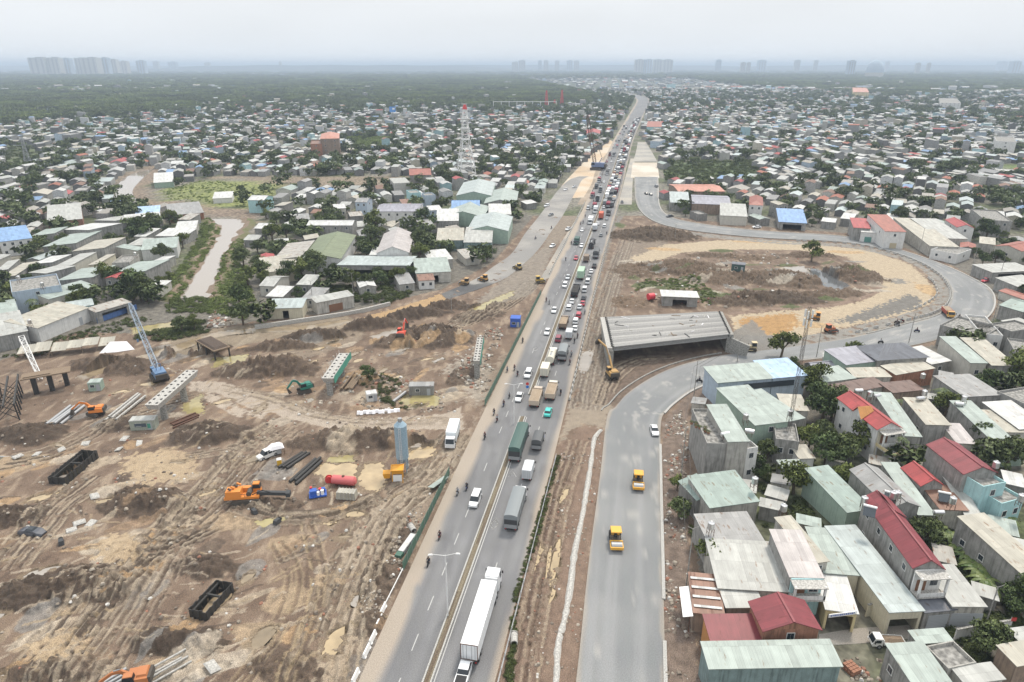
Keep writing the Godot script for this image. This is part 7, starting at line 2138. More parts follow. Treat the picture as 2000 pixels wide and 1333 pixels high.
	part(t, "board", mb().box(Vector3.ZERO, W(sa.distance_to(sb), .6, .1)), M.white_paint)
	var ink := mb()
	for k in 13: ink.box(W(-1.9 + k * .31, .0, .06), W(.2, [.26, .2, .3][k % 3], .03))
	part(t, "lettering", ink, mat("ink_blue", lin(.06, .12, .4), .6))
	sa = V(26.73, -82.16)
	t = thing("white_board", "large white sheet board leaning beside the striped old roof", "sign", v3(sa, 3.7), yaw_to(V(27.18, -78.92), V(28.11, -85.61)))
	part(t, "board", mb().box(W(0, 0, 0), W(1.5, .08, 6.4), Basis(Vector3.BACK, .25)), M.white_paint)
	part(t, "post", mb().bar(W(.4, -3.7, 2.5), W(.4, 0, 2.5), .12).bar(W(.4, -3.7, -2.5), W(.4, 0, -2.5), .12), M.rusty)
	var so := [30, -83.26, 4.26, 7.85, -.142, 4]
	for k in 4:
		var o := put(self, "roof_sheet", mb().box(W(0, 0, 0), W(so[2] * .98, .04, .55), Basis(Vector3.RIGHT, -.09)).mesh(), M.r_white, W(so[0], 0, so[1]), so[4])
		var off: Vector2 = V(sin(so[4]), cos(so[4])) * (-so[3] * .36 + k * so[3] * .24)
		o.position = W(so[0] + off.x, 4.0 + .6 * (.5 - (-.36 + k * .24)) + .12, so[1] + off.y)
		tag(o, ["white sheet strip on the striped old roof, farthest", "white sheet strip on the striped old roof, second", "white sheet strip on the striped old roof, third", "white sheet strip on the striped old roof, nearest"][k], "metal sheet", "white strips on the old roof")
	t = thing("workshop_sign", "dark window band above blue sign letters on the light blue workshop", "sign", v3((V(55.77, -156.2) + V(74.98, -159.9)) / 2, 4.6), .0)
	sa = V(50.08, -153.2)
	sb = V(73.86, -157.7)
	t.position = v3((sa + sb) / 2, 4.9)
	t.rotation.y = atan2(-(sb.y - sa.y), sb.x - sa.x)
	part(t, "window_band", mb().box(W(3.0, .3, .25), W(14.0, 1.5, .1)), M.glass)
	part(t, "letter_panel", mb().box(W(-1.6, -1.6, .25), W(4.6, .7, .08)), mat("ink_blue2", lin(.08, .2, .55), .5))
	var T := [[W(33.86, 5.6, -95.74), "steel tank on the corner of the long workshop"], [W(91.68, 8, -110.98), "big steel tank on the cyan terrace house"], [W(81.28, 8.2, -143.85), "steel tank behind the villa roof, first of three", 1], [W(83.53, 7, -143.04), "steel tank behind the villa roof, second of three"], [W(86.41, 6.4, -144.75), "steel tank behind the villa roof, third of three", 1], [W(97.19, 6.6, -144.35), "steel tank at the far end of the cream roof"], [W(95.61, 6.6, -143.03), "flat steel tank beside the one on the cream roof", 1], [W(105.6, 6, -142.63), "steel tank at the far end of the long mint roof"], [W(103.86, 6, -141.34), "flat steel tank on the long mint roof", 1], [W(62.2, 7, -101.05), "steel tank beside the solar panel on the maroon roof"], [W(67.88, 7.2, -102.3), "steel tank on the grey gabled workshop, left one"], [W(68.79, 7.2, -102.45), "steel tank on the grey gabled workshop, right one"], [W(79.95, 5, -103.82), "steel tank on the rusty terrace"], [W(76.44, 4.6, -101.78), "flat steel tank beside the rusty terrace", 1], [W(43.41, 9.2, -121.77), "flat steel tank on the plant terrace", 1], [W(50.05, 8.4, -129.21), "steel tank behind the steep mint roof"], [W(49.1, 8.8, -123.71), "flat steel tank in front of the steep mint roof", 1], [W(45.25, 6.4, -108.08), "steel tank above the patched sea green roof"], [W(61.03, 7.4, -132.86), "steel tank at the end of the green warehouse"], [W(130.85, 4.5, -189.52), "white tank before the grey corner block", 1], [W(104.64, 4.8, -157.67), "white roof tank above the brown roof"], [W(91.66, 6, -103.21), "steel tank by the cyan block at the right edge"], [W(48.03, 5.6, -100.73), "steel tank at the far end of the beige roof"]]
	for q in T: tank(q[0], q[1], q.size() > 2)
	solar(W(60.79, 9, -96.69), -.5, "dark solar water heater on the maroon roof")
	solar(W(68.45, 6.8, -103.95), -.6, "solar water heater on the grey gabled workshop")
	solar(W(80.43, 4.8, -106.79), -.4, "solar water heater on the rusty terrace")
	for q in [[V(66.05, -77.84), V(69.9, -78.73), "white yard wall behind the small shed roof"], [V(70.13, -78.73), V(75.6, -79.73), "grey yard wall by the red flag"], [V(58.79, -92.72), V(59.72, -83.39), "cream courtyard wall with a red coping"], [V(55.28, -82.85), V(57.55, -83.39), "cream gate pillar wall at the alley"]]:
		t = thing("yard_wall", q[2], "wall", v3(q[0]), yaw_to(q[0], q[1]))
		var l: float = q[0].distance_to(q[1])
		part(t, "wall", mb().box(W(0, 1.1, -l / 2), W(.2, 2.4, l)), M.w_cream if "cream" in q[2] else M.w_white)
		part(t, "coping", mb().box(W(0, 2.36, -l / 2), W(.34, .12, l)), M.r_red if "red coping" in q[2] else M.concrete)
	strip("alley", [[V(45.65, -77.06), V(46.55, -79.22)], [V(51.92, -77.45), V(53.34, -80.44)], [V(58.44, -78.23), V(60.73, -81.06)], [V(67.62, -79.43), V(69.69, -82.85)], [V(75.71, -81.06), V(76.01, -83.93)]], 6, 2.0, .06, func(u, s, q): return wash(Color(.33, .30, .26), Color(.42, .39, .35), q, .6), M.asphalt)
	var fp := V(55.54, -77.06)
	truck("flat", "small white flatbed truck parked in the alley", v3(fp, .08), yaw_to(V(58.03, -77.45), V(53.59, -77.74)), 4.8, 1.7, 2.3, lin(.70, .70, .68), lin(.62, .62, .60), "", M.wood)
	t = thing("brick_stack", "stack of orange bricks in the alley by the mint shed", "bricks", v3(V(48.24, -72.44), .05), .4)
	for k in 24: part(t, "brick", mb().box(W((k % 3) * .55 - .5 + (k / 12) * .1, .22 + (k / 12) * .42, (k / 3 % 4) * .5 - .8), W(.5, .4, .42)), M.w_brick)
	t = thing("flag", "small red flag on a pole by the yard wall", "flag", v3(V(75.08, -79.43), .0), .2)
	part(t, "pole", mb().cyl(Vector3.ZERO, W(0, 3.2, 0), .03, .03, 6), M.white_steel)
	part(t, "cloth", mb().quad(W(0, 2.4, .02), W(.9, 2.3, .1), W(.9, 3.0, .12), W(0, 3.1, .02)).quad(W(0, 3.1, 0), W(.9, 3.0, .08), W(.9, 2.3, .06), W(0, 2.4, 0)), M.red_steel)
	t = thing("potted_plants", "row of yellow and green potted plants on the grey roof terrace", "potted plants", v3(V(39.63, -126.2), 9.05), .6)
	for k in 7:
		part(t, "pot", mb().frust(W(.5 * sin(k * 2.0), .2, -2.4 + k * .8), W(.35, .4, .35), V(.5, .5)), M.w_brick)
		put(t, "plant", bush_mesh, M.leaf_big, W(.5 * sin(k * 2.0), .35, -2.4 + k * .8)).scale = Vector3.ONE * .9
func balcony_front(name_: String, sp: Array, m: Material, fh: float) -> void:
	var w: float = sp[2]
	var h: float = sp[5]
	var f := V(sin(sp[4]), cos(sp[4]))
	var t := thing("balcony", "%s balcony front of a tall narrow house" % name_, "balcony", W(sp[0] + f.x * .6, 0, sp[1] + f.y * .6), sp[4])
	part(t, "front_wall", mb().box(W(0, h / 2 + .2, -.1), W(w, h - .6, .25)), m)
	part(t, "floor_slab", mb().box(W(0, h - fh - .5, .8), W(w, .25, 1.6)), M.concrete_pale)
	part(t, "railing", mb().box(W(0, h - fh + .05, 1.55), W(w, .7, .1)), M.w_white)
	for s in [-1, 1]: part(t, "pillar", mb().box(W(s * (w / 2 - .15), h - fh / 2 - .3, 1.45), W(.3, fh, .3)), M.w_white)
	door_on(t, W(-w * .2, h - fh - .35, .06), 0, w * .35, 2.1, M.door_brown)
	window_on(t, W(w * .24, h - fh / 2 - .5, .06), 0, w * .3, 1.6, M.glass)
	part(t, "canopy", mb().box(W(0, h - .35, .8), W(w + .3, .15, 2.0), Basis(Vector3.RIGHT, .1)), M.concrete_pale)
func left_town() -> void:
	var L := [
	["white two storey house with a blue roof at the left edge", [-232.18, -312.95, 12.09, 26.43, .667, 7], "s", "blue", "white", {"win": [4, 0, 2], "floors": 2, "rise": 1.4}],
	["long white house with two dark windows and a door above the ditch", [-150.18, -207.91, 19.75, 12.1, 1.333, 4.8], "s", "beige", "white", {"win": [4, 0, 0], "door": "door_grey", "dw": 1.2, "dx": .3}],
	["grey roofed house left of the long white house", [-157.16, -198.7, 8.4, 17.86, .687, 4.8], "s", "pale", "grey", {}],
	["light blue three storey block with roof tanks", [-170.77, -234.2, 14.44, 17.8, .632, 8], "f", "concrete", "blue", {"win": [1, 0, 0], "floors": 2}],
	["grey gable house right of the light blue block", [-159.95, -233.39, 17.01, 8.77, 1.093, 5.2], "s", "mint", "bone", {"win": [3, 0, 0]}],
	["small turquoise house beside the blue tarpaulin fence", [-147.98, -221.29, 7.51, 6.07, .600, 4.2], "s", "ice", "cyan", {"win": [2, 0, 0]}],
	["shack with a rusty cream roof above a blue tarpaulin fence", [-137.41, -220.29, 12.19, 5.21, 1.037, 4], "s", "old", "grey", {"door": "open", "cat": "shack"}],
	["mint roofed house at the left edge above the white house", [-168.1, -214.26, 5.51, 12.19, .668, 5], "s", "mint", "grey", {}],
	["wide mint roof beside the big dark trees", [-164.47, -254.7, 13.43, 16.28, .021, 5], "sl", "mint", "grey", {}],
	["pale roof left of the wide mint roof", [-181.32, -259.88, 11.54, 11.33, -.436, 5], "sl", "pale", "grey", {}],
	["cream roof at the left edge, third row from the ditch", [-195.22, -261.08, 5.03, 20.91, .229, 5], "sl", "beige", "grey", {}],
	["narrow cream roof at the left edge, fourth row from the ditch", [-203.89, -267.31, 3.9, 15.5, .348, 5], "sl", "pale", "grey", {}],
	["white roof below the blue roofed house", [-191.2, -275.56, 8.3, 12.31, -.031, 5], "sl", "white", "grey", {}],
	["long pale roof right of the small white roof", [-181.36, -275.72, 6.74, 20.37, .075, 5], "sl", "pale", "bone", {}],
	["yellowish cream roof in the middle of the left houses", [-170.76, -276.28, 3.36, 16.17, .087, 5], "sl", "beige", "cream", {}],
	["flat grey roof near the canal path", [-159.7, -274.16, 6.64, 12.35, .184, 6], "f", "concrete", "concrete", {"win": [1, 0, 0]}],
	["mint roofed house nearest the canal path", [-147.6, -263.1, 13.59, 16.78, -.098, 5.2], "sl", "mint", "grey", {"win": [2, 0, 0]}],
	["cream roof below the white gabled roof, left houses", [-185.21, -300.4, 13.63, 19.92, .056, 5], "sl", "beige", "grey", {}],
	["pair of mint roof bays beside the blue roofed house", [-203.47, -310.87, 14.31, 24.56, .094, 5], "sl", "mint", "grey", {}],
	["white gabled roof in the upper left rows", [-208.32, -334.17, 23.86, 16.45, -.473, 5], "sl", "white", "grey", {}],
	["small mint roof behind the blue roofed house", [-224.08, -326.63, 10.09, 14.66, .170, 5], "sl", "mint", "grey", {}],
	["small mint roof above the flat grey roof", [-170.26, -297.98, 14.33, 3.92, -.460, 4.6], "s", "mint", "bone", {}],
	["white walled mint roof house by the canal bank trees", [-158.91, -302.27, 14.16, 14.92, .369, 4.8], "s", "mint", "white", {}],
	["dark open shed with a white roof near the canal", [-163.83, -328.63, 14.28, 11.66, -.074, 4], "s", "white", "grey", {"door": "open", "cat": "shed"}],
	["small white roof above the dark open shed", [-166.06, -345.16, 9.39, 12.48, .313, 4], "s", "white", "old", {}],
	["long grey shed with red walls at the head of the canal", [-184.71, -384.78, 17.11, 23.17, .494, 4.2], "s", "grey", "brick", {"cat": "shed"}],
	["white roof near the big leafy trees by the canal", [-195.54, -359.84, 16.7, 15.81, .553, 4.6], "s", "white", "grey", {}],
	["pale roof between the white roofs, upper left", [-207.57, -357.01, 19.43, 13.77, -.532, 4.6], "sl", "pale", "grey", {}],
	["light blue roof by the leafy trees, upper left", [-200.88, -375.37, 11.65, 22.43, .406, 4.2], "s", "light_blue", "old", {}],
	["brick fronted building with a pale roof, upper left", [-239.75, -364.7, 15.33, 35.83, .543, 6], "s", "pale", "brick", {"win": [2, 0, 0]}],
	["olive green hall with a raised ridge roof", [-79.59, -291.69, 15.8, 41.35, .065, 6.8], "gz", "olive", "white", {"cat": "hall", "rise": 1.8, "ov": .5}],
	["grey roofed hall left of the olive green hall", [-93.45, -286.92, 11.58, 27.51, .086, 6], "sl", "old", "bone", {"cat": "hall"}],
	["low cream roofed front of the olive green hall", [-94.12, -268.03, 12.94, 17.21, .476, 5], "s", "beige", "cream", {}],
	["long mint roofed shed above the hedge", [-55.14, -272.43, 28.36, 17.34, -.026, 5.2], "sb", "ice", "grey", {"door": "open", "cat": "shed", "rise": 1.0, "ov": .5}],
	["brown grey church like hall with a red porch gable", [-51.96, -299.79, 13.11, 35.48, .080, 6.6], "gz", "pink", "white", {"cat": "hall", "rise": 2.6, "ov": .5}],
	["white lean-to before the church like hall", [-53.3, -292.61, 16.61, 9.76, -.000, 4], "s", "white", "dark", {}],
	["white two storey block with a row of shaded windows", [-61.18, -373.42, 22.34, 21.75, -.000, 8], "gx", "lilac", "white", {"win": [5, 0, 0], "floors": 2, "rise": 1.4}],
	["grey hall with four windows left of the church like hall", [-90.02, -338.61, 22.2, 10.77, -.000, 7], "gx", "white", "grey", {"win": [4, 0, 0], "floors": 2, "cat": "hall"}],
	["mint gabled hall near the side road", [-10.7, -340.93, 19.75, 33.81, -.067, 6.4], "gz", "ice", "green", {"cat": "hall"}],
	["cream shop roof with a teal front, left one", [-29.2, -319.12, 12.32, 17.92, .060, 5], "s", "beige", "teal", {"cat": "shop"}],
	["cream shop roof with a teal front, right one", [-15.66, -317.15, 12.69, 21.84, -.003, 5], "s", "pale", "teal", {"cat": "shop"}],
	["white roofed house behind the cream shops", [-33.94, -358.64, 11.31, 21.14, .063, 6], "s", "white", "grey", {"win": [1, 0, 0]}],
	["mint roofed repair shop at the end of the hedge", [-32.52, -267.48, 13.6, 16.09, .182, 4.4], "s", "mint", "old", {"cat": "shop", "door": "open", "dw": 4.0}],
	["tiny white house with two dark windows by the dark asphalt", [-33.48, -254.56, 5.96, 6.3, .221, 3.6], "s", "rust", "white", {"win": [2, 0, 0], "floors": 1}],
	["roadside hut with a mint roof on the retaining wall", [-77.11, -221.92, 11.3, 7.91, .093, 4], "s", "ice", "cream", {"door": "open", "dw": 2.0}],
	["roadside grey shed with rusty shutters", [-63.29, -228.49, 13.47, 5.36, .623, 4.4], "s", "pale", "old", {"cat": "shed", "door": "door_brown", "dw": 5.0}],
	["house with a bright blue gable roof behind the halls", [-26.44, -391.4, 15.65, 23.22, .056, 6], "gx", "blue", "grey", {}],
	["mint roof in front of the bright blue gable", [-24.97, -375.71, 21.9, 28.34, -.089, 5.6], "gz", "mint", "green", {}],
	["large mint gabled warehouse with a dark doorway", [-22.38, -438.62, 21.02, 49.7, -.026, 7.4], "gz", "ice", "green", {"cat": "warehouse", "door": "open", "dw": 9.0, "rise": 2.4}],
	["white roofed store beside the side road", [-6.83, -378.33, 11.91, 20.14, .031, 5.2], "s", "white", "grey", {"door": "open", "cat": "store"}],
	["mint hall beside the side road, upper one", [-6.06, -415.21, 18.32, 41.04, -.040, 6.2], "gz", "mint", "grey", {"cat": "hall"}],
	["white hut standing alone in the grassy field", [-183.24, -435.92, 11.01, 15.15, .286, 3.2], "s", "white", "white", {"cat": "hut"}],
	["teal hut at the bend of the upper canal", [-251.36, -500.36, 12.41, 31.59, .432, 4], "s", "white", "green", {"cat": "hut"}],
	["red roofed house in front of the white pylon", [-68.95, -520.64, 15.48, 29.37, .151, 6], "gx", "tile", "grey", {}],
	["brown temple with a tall terracotta roof", [-175.24, -683.01, 17.12, 52.66, .227, 17], "hip", "salmon", "brown", {"cat": "temple", "rise": 2.6, "win": [2, 0, 0], "floors": 4}],
	["lower brown wing of the temple", [-184.77, -667.92, 10.09, 33.48, .239, 13], "f", "rust", "brick", {"cat": "temple", "win": [1, 0, 0], "floors": 3}],
	["yellow school block with a salmon roof beyond the right town", [976.39, -2039.41, 36.86, 413.16, -.428, 17], "gx", "salmon", "yellow", {"cat": "school", "win": [4, 0, 0], "floors": 5}],
	["large white hotel block in the far right town", [875.9, -1447.51, 32.91, 237.23, -.516, 15], "f", "concrete", "white", {"cat": "hotel", "win": [5, 0, 0], "floors": 5}],
	["tall white house at the right edge of the far town", [485.5, -696.99, 16.19, 58.35, -.560, 13], "f", "concrete", "white", {"win": [1, 0, 0], "floors": 4}],
	["red roofed house with a teal wall beside the highway jam", [185.42, -929.11, 18.16, 57.79, -.204, 8], "s", "tile", "cyan", {}],
	["white house with a bright red roof beyond the side road", [95.49, -832.89, 15.42, 46.25, -.127, 8], "gz", "crimson", "white", {}]]
	for q in L: house("house" if not q[5].has("cat") else q[5].cat, q[0], q[1], q[2], q[3], q[4], q[5])
	for q in [[W(-176.97, 7.5, -235.18), "steel tank on the light blue block, left one"], [W(-163.5, 7.5, -227.33), "steel tank on the light blue block, right one"], [W(-148.49, 5, -196.81), "steel tank behind the long white house"], [W(-156.41, 5.6, -275.89), "steel tank on the flat grey roof"]]: tank(q[0], q[1])
	var a := V(-138.7, -213.8)
	var b := V(-132.7, -228.2)
	var t := thing("tarpaulin_fence", "blue tarpaulin fence before the rusty shack", "fence", v3(a), yaw_to(a, b))
	var l: float = a.distance_to(b)
	for k in 8: part(t, "panel", mb().box(W(0, .9, -l * (k + .5) / 8), W(.06, 1.9, l / 8 - .05)), M.w_royal)
	t = thing("billboard", "blue billboard on a post above the far left roofs", "billboard", W(-178.62, 0, -1074.58), .1)
	var h := 24.05
	part(t, "post", mb().cyl(Vector3.ZERO, W(0, h - 8, 0), .8, .6, 8), M.grey_metal)
	part(t, "panel", mb().box(W(0, h - 5, 0), W(9.0, 8.0, .8)), mat("board_blue", lin(.08, .25, .6), .5))
	part(t, "emblem", mb().box(W(1.5, h - 4, .45), W(3.5, 2.5, .1)), M.white_paint)
	var i := 0
	for q in [[V(67.17, -1409), 34.84, "left"], [V(82.25, -1392.4), 18.7, "short middle"], [V(97.24, -1409), 35.77, "right"]]:
		t = thing("substation_mast", "%s red lattice mast of the far substation" % q[2], "mast", v3(q[0]))
		var m := mb()
		lattice(m, Vector3.ZERO, W(0, q[1], 0), 7.0, 1.5, 7, 1.0)
		part(t, "frame", m, M.red_steel)
		part(t, "base", mb().box(W(0, 1, 0), W(9, 2, 9)), M.red_steel)
	t = thing("substation_gantry", "row of white gantry posts of the far substation", "gantry", W(24.49, 0, -1376.24))
	for k in 9: part(t, "post", mb().bar(W(-60 + k * 15, 0, 0), W(-60 + k * 15, 17, 0), 1.1), M.white_steel)
	part(t, "cross_beam", mb().bar(W(-60, 16, 0), W(60, 16, 0), 1.0), M.white_steel)
const CN := {"white": Color(.74, .75, .76), "silver": Color(.50, .52, .54), "black": Color(.03, .03, .035), "grey": Color(.20, .21, .22), "red": Color(.42, .03, .05), "maroon": Color(.22, .02, .04), "teal": Color(.05, .50, .45), "blue": Color(.05, .12, .32), "tan": Color(.47, .39, .31), "cream": Color(.60, .57, .48), "green": Color(.05, .10, .088), "leaf": Color(.09, .28, .17), "orange": Color(.50, .10, .05), "brown": Color(.20, .15, .11), "pale green": Color(.34, .48, .36), "dark grey": Color(.09, .095, .10), "slate": Color(.20, .22, .23)}
func col(n: String) -> Color:
	var c: Color = CN[n]
	return lin(c.r, c.g, c.b)
func drive(kind: String, cab: String, cargo: String, near: Vector2, away: bool, label: String, size := Vector3.ZERO) -> void:
	var L := size.x
	if L <= 0: L = {"sedan": 4.5, "suv": 4.7, "van": 4.7, "pickup": 5.2}.get(kind, 8.0)
	var d := (main_at(near.y - 8, .5) - main_at(near.y, .5)).normalized()
	var c := near + d * L / 2
	var yaw := main_yaw(near.y) + (.0 if away else PI)
	if kind in ["sedan", "suv", "van", "pickup"]: car(kind, col(cab), label, v3(c, .125), yaw)
	else: truck(kind, label, v3(c, .125), yaw, L, size.y, size.z, col(cab), col(cargo), "trucks in the traffic", {"dump": M.sand_heap if cargo != "black" else M.soil_heap}.get(kind))
func traffic() -> void:
	drive("semi", "white", "white", V(-6.09, -73.24), true, "white container truck with a long trailer, nearest on the highway", W(17.6, 2.5, 4.0))
	drive("pickup", "white", "", V(-7.26, -69.02), true, "white pickup tailing the white container truck, cut by the bottom edge")
	drive("tarp", "white", "slate", V(-.28, -103.4), true, "long truck with a slate grey tarpaulin and white cab", W(11.5, 2.45, 3.6))
	drive("box", "white", "silver", V(2.96, -119.7), true, "small grey box truck ahead of the slate tarpaulin truck", W(5.6, 1.95, 2.9))
	drive("tarp", "white", "green", V(.44, -126.9), true, "long truck with a dark green tarpaulin at the junction", W(13.5, 2.5, 3.8))
	drive("tarp", "blue", "dark grey", V(5.36, -131.7), true, "small truck with a torn dark tarpaulin beside the dark green one", W(6.2, 2.1, 2.8))
	drive("sedan", "teal", "", V(8.5, -147.4), true, "teal taxi last in the jam at the junction")
	drive("dump", "tan", "tan", V(5.39, -152.3), true, "sand coloured dump truck in the median lane behind a white box truck", W(9.0, 2.5, 2.9))
	drive("dump", "cream", "tan", V(9.57, -156.2), true, "tan dump truck loaded with sand, ahead of the teal taxi", W(8.6, 2.5, 2.9))
	drive("box", "white", "cream", V(8.73, -170), true, "white box truck behind the cream tanker in the jam", W(6.2, 2.2, 3.1))
	drive("tank", "white", "cream", V(10.84, -178.3), true, "cream tanker truck beside the grey canvas truck", W(8.8, 2.4, 3.2))
	drive("tarp", "white", "slate", V(14.4, -181.2), true, "grey canvas truck with a white cab, middle of the jam", W(8.2, 2.4, 3.3))
	drive("suv", "maroon", "", V(14.14, -196.1), true, "maroon car behind the brown dump truck")
	drive("box", "white", "silver", V(17.64, -198.2), true, "small pinkish grey box truck right of the maroon car", W(5.4, 2.0, 2.8))
	drive("dump", "brown", "brown", V(16.32, -207.1), true, "brown dump truck with a loaded bed in the median lane", W(8.8, 2.5, 2.9))
	var jam := [["sedan", "white", V(20.16, -205.3)], ["suv", "white", V(20.89, -211.8)], ["suv", "red", V(22.44, -217.7)], ["sedan", "silver", V(23.59, -226.6)], ["sedan", "red", V(25.04, -230.5)], ["sedan", "black", V(26.01, -236.7)], ["van", "white", V(27.33, -246.4)], ["van", "white", V(29.56, -256.8)], ["sedan", "grey", V(30.88, -263.7)], ["sedan", "white", V(32.56, -271.7)], ["pickup", "dark", V(34.68, -279.3)]]
	var k := 0
	for q in jam:
		drive(q[0], "black" if q[1] == "dark" else q[1], "", q[2], true, "%s %s, %s vehicle ahead of the pinkish grey box truck" % [q[1], {"sedan": "car", "suv": "tall car", "van": "van", "pickup": "pickup"}[q[0]], ordw(k + 1)])
		k += 1
	drive("suv", "white", "", V(19.73, -225.5), true, "white tall car between the brown and black dump trucks, rear one")
	drive("sedan", "white", "", V(21.38, -232.7), true, "white car right behind the black dump truck")
	drive("dump", "black", "black", V(22.94, -240.3), true, "long black dump truck filled with dark soil", W(11.5, 2.5, 3.0))
	drive("box", "leaf", "pale green", V(27.25, -262.3), true, "green container box truck in the median lane", W(9.5, 2.5, 3.9))
	drive("box", "cream", "brown", V(32.18, -289), true, "small tan box truck ahead of the green container", W(6.0, 2.2, 2.9))
	drive("tarp", "white", "dark grey", V(37.1, -294.9), true, "dark canvas truck with a bright white cab roof", W(9.0, 2.4, 3.4))
	drive("tank", "black", "black", V(36.9, -312.2), true, "black tanker truck with a domed pale lid", W(12.0, 2.5, 3.4))
	drive("box", "white", "silver", V(42.73, -349.3), true, "silver box truck ahead of the black tanker", W(7.5, 2.3, 3.2))
	drive("sedan", "grey", "", V(44.42, -336.8), true, "dark grey car right of the silver box truck")
	drive("sedan", "white", "", V(46.3, -363.9), true, "white car behind the red container truck")
	drive("suv", "white", "", V(48.83, -357.7), true, "white tall car beside the one behind the red container")
	drive("box", "red", "orange", V(49.42, -378.3), true, "red container truck in the median lane", W(8.5, 2.4, 3.7))
	drive("tarp", "white", "dark grey", V(54.97, -388.1), true, "dark canvas truck right of the red container truck", W(7.5, 2.3, 3.2))
	drive("sedan", "silver", "", V(52.67, -377), true, "silver car behind the canvas truck near the red container")
	drive("van", "white", "", V(-7.65, -110.6), false, "white people carrier coming towards the camera, nearest oncoming one")
	var come := [["suv", "white", V(4.07, -169.7)], ["sedan", "white", V(1.44, -155.6)], ["sedan", "white", V(10.93, -202.1)], ["sedan", "white", V(14.38, -222.9)], ["suv", "white", V(20.18, -252.1)], ["sedan", "silver", V(22.18, -263)], ["sedan", "red", V(28, -292.4)], ["sedan", "white", V(32.62, -315.1)], ["sedan", "white", V(35.99, -348.1)], ["sedan", "silver", V(55.13, -433.9)]]
	k = 0
	for q in come:
		drive(q[0], q[1], "", q[2], false, "oncoming %s car, %s" % [q[1], ["beyond the round signs", "before the round signs", "abreast of the maroon car", "abreast of the brown dump truck", "left of the black dump truck, rear one", "left of the green container truck", "left of the small tan box truck", "beside the dark green oncoming truck", "left of the silver box truck", "left of the red container, far one"][k]])
		k += 1
	drive("box", "green", "green", V(30.63, -320), false, "dark green oncoming truck by the block row", W(6.5, 2.3, 3.0))
	drive("box", "white", "white", V(42.03, -365.2), false, "white oncoming lorry left of the red container", W(8.0, 2.4, 3.4))
	drive("box", "white", "silver", V(48.19, -395.3), false, "silver oncoming lorry beyond the white one", W(8.0, 2.4, 3.4))
	var kinds := ["sedan", "tarp", "box", "van", "sedan", "tarp", "box", "suv", "dump", "sedan"]
	var cols := ["white", "silver", "black", "white", "grey", "dark grey", "white", "slate", "silver", "maroon"]
	for lane in [.60, .72, .84, .15, .33]:
		var z: float = -405.0 - lane * 9.0
		var n := 0
		while z > (-1150.0 if lane > .5 else -1000.0):
			var kd: String = kinds[rng.randi() % 10]
			var cn: String = cols[rng.randi() % 10]
			var c2: String = cols[rng.randi() % 10]
			var big: bool = kd in ["box", "tarp", "dump"]
			var ln := rr(6.5, 10.0)
			var nm: String = {"sedan": "car", "suv": "tall car", "van": "van", "pickup": "pickup", "box": "box truck", "tarp": "canvas truck", "dump": "dump truck"}[kd]
			n += 1
			drive(kd, cn, c2, main_at(z, lane + rr(-.012, .012)), lane > .5, "%s %s, %s beyond the red container, %s" % [cn, nm, ordw(n), {.60: "median lane", .72: "middle lane", .84: "outer lane", .15: "oncoming outer lane", .33: "oncoming inner lane"}[lane]], W(ln, 2.3, 3.1) if big else Vector3.ZERO)
			z -= (ln if big else 4.7) + (rr(1.2, 3.4) if lane > .5 else rr(14.0, 55.0))
	for q in [["sedan", "white", V(19.2, -317), 2.7, "white car on the slip road"], ["pickup", "white", V(29.47, -352.8), 2.7, "white pickup on the slip road, far one"], ["sedan", "grey", V(22.3, -389.5), 2.6, "dark car on the grey side road"], ["suv", "white", V(21.25, -417), 2.6, "white car parked at the edge of the grey side road"], ["sedan", "white", V(33.4, -140.4), 3.1, "white car on the bend of the fresh road"], ["sedan", "black", V(68.94, -428.7), 3.0, "dark car on the dusty lane right of the jam"], ["sedan", "black", V(89.68, -459.8), .1, "black car on the upper fresh road, left one"], ["sedan", "grey", V(92.03, -455.9), .1, "grey car on the upper fresh road, middle one"], ["suv", "grey", V(102.2, -488.7), .1, "grey car at the kerb of the upper fresh road"], ["sedan", "white", V(37.12, -475.9), 2.6, "white car at the sandy head of the side road, left one"], ["sedan", "silver", V(44.03, -486.6), 2.6, "silver car at the sandy head of the side road, right one"], ["sedan", "red", V(188.4, -260.9), 2.2, "dark red car parked outside the loop bend"], ["sedan", "white", V(129.7, -357.7), 1.6, "white car parked by the shops above the loop"], ["sedan", "black", V(89.46, -385.3), 1.9, "dark car parked at the edge of the upper bend"]]:
		car(q[0], col(q[1]), q[4], v3(q[2], .15), q[3], "")
	var oncoming := [[V(-14.39, -94.64), "nearest the camera by the lamp post"], [V(-13.15, -101.8), "second from the camera by the green fence"], [V(-10.9, -115.5), "left of the pair beside the people carrier"], [V(-9.16, -117.3), "right of the pair beside the people carrier"], [V(-6.26, -137.6), "alone abreast of the white box truck"], [V(-3.59, -145.9), "near one of the pair at the junction"], [V(-4.42, -149.3), "far one of the pair at the junction"], [V(-2.07, -153.9), "left of the car before the signs"], [V(-.66, -158.5), "behind the bike left of that car"], [V(1.56, -172), "right one of three beyond the fence gap"], [V(.72, -175.8), "middle one of three beyond the fence gap"], [V(-1.3, -174.7), "left one of three beyond the fence gap"], [V(3.34, -196.5), "alone beside the green fence"], [V(12.51, -236.1), "left of the pair before the bulldozer"], [V(13.49, -233.3), "right of the pair before the bulldozer"], [V(23.71, -292.4), "alone left of the red oncoming car"], [V(28.59, -322), "by the block row at the green truck"], [V(37.05, -365.2), "first of the group before the white lorry"], [V(38.8, -369), "second of the group before the white lorry"], [V(41.53, -385.3), "third of the group before the white lorry"], [V(46.17, -404.4), "fourth of the group beside the white lorry"]]
	for q in oncoming: motorbike(q[0], main_yaw(q[0].y) + PI, q[1])
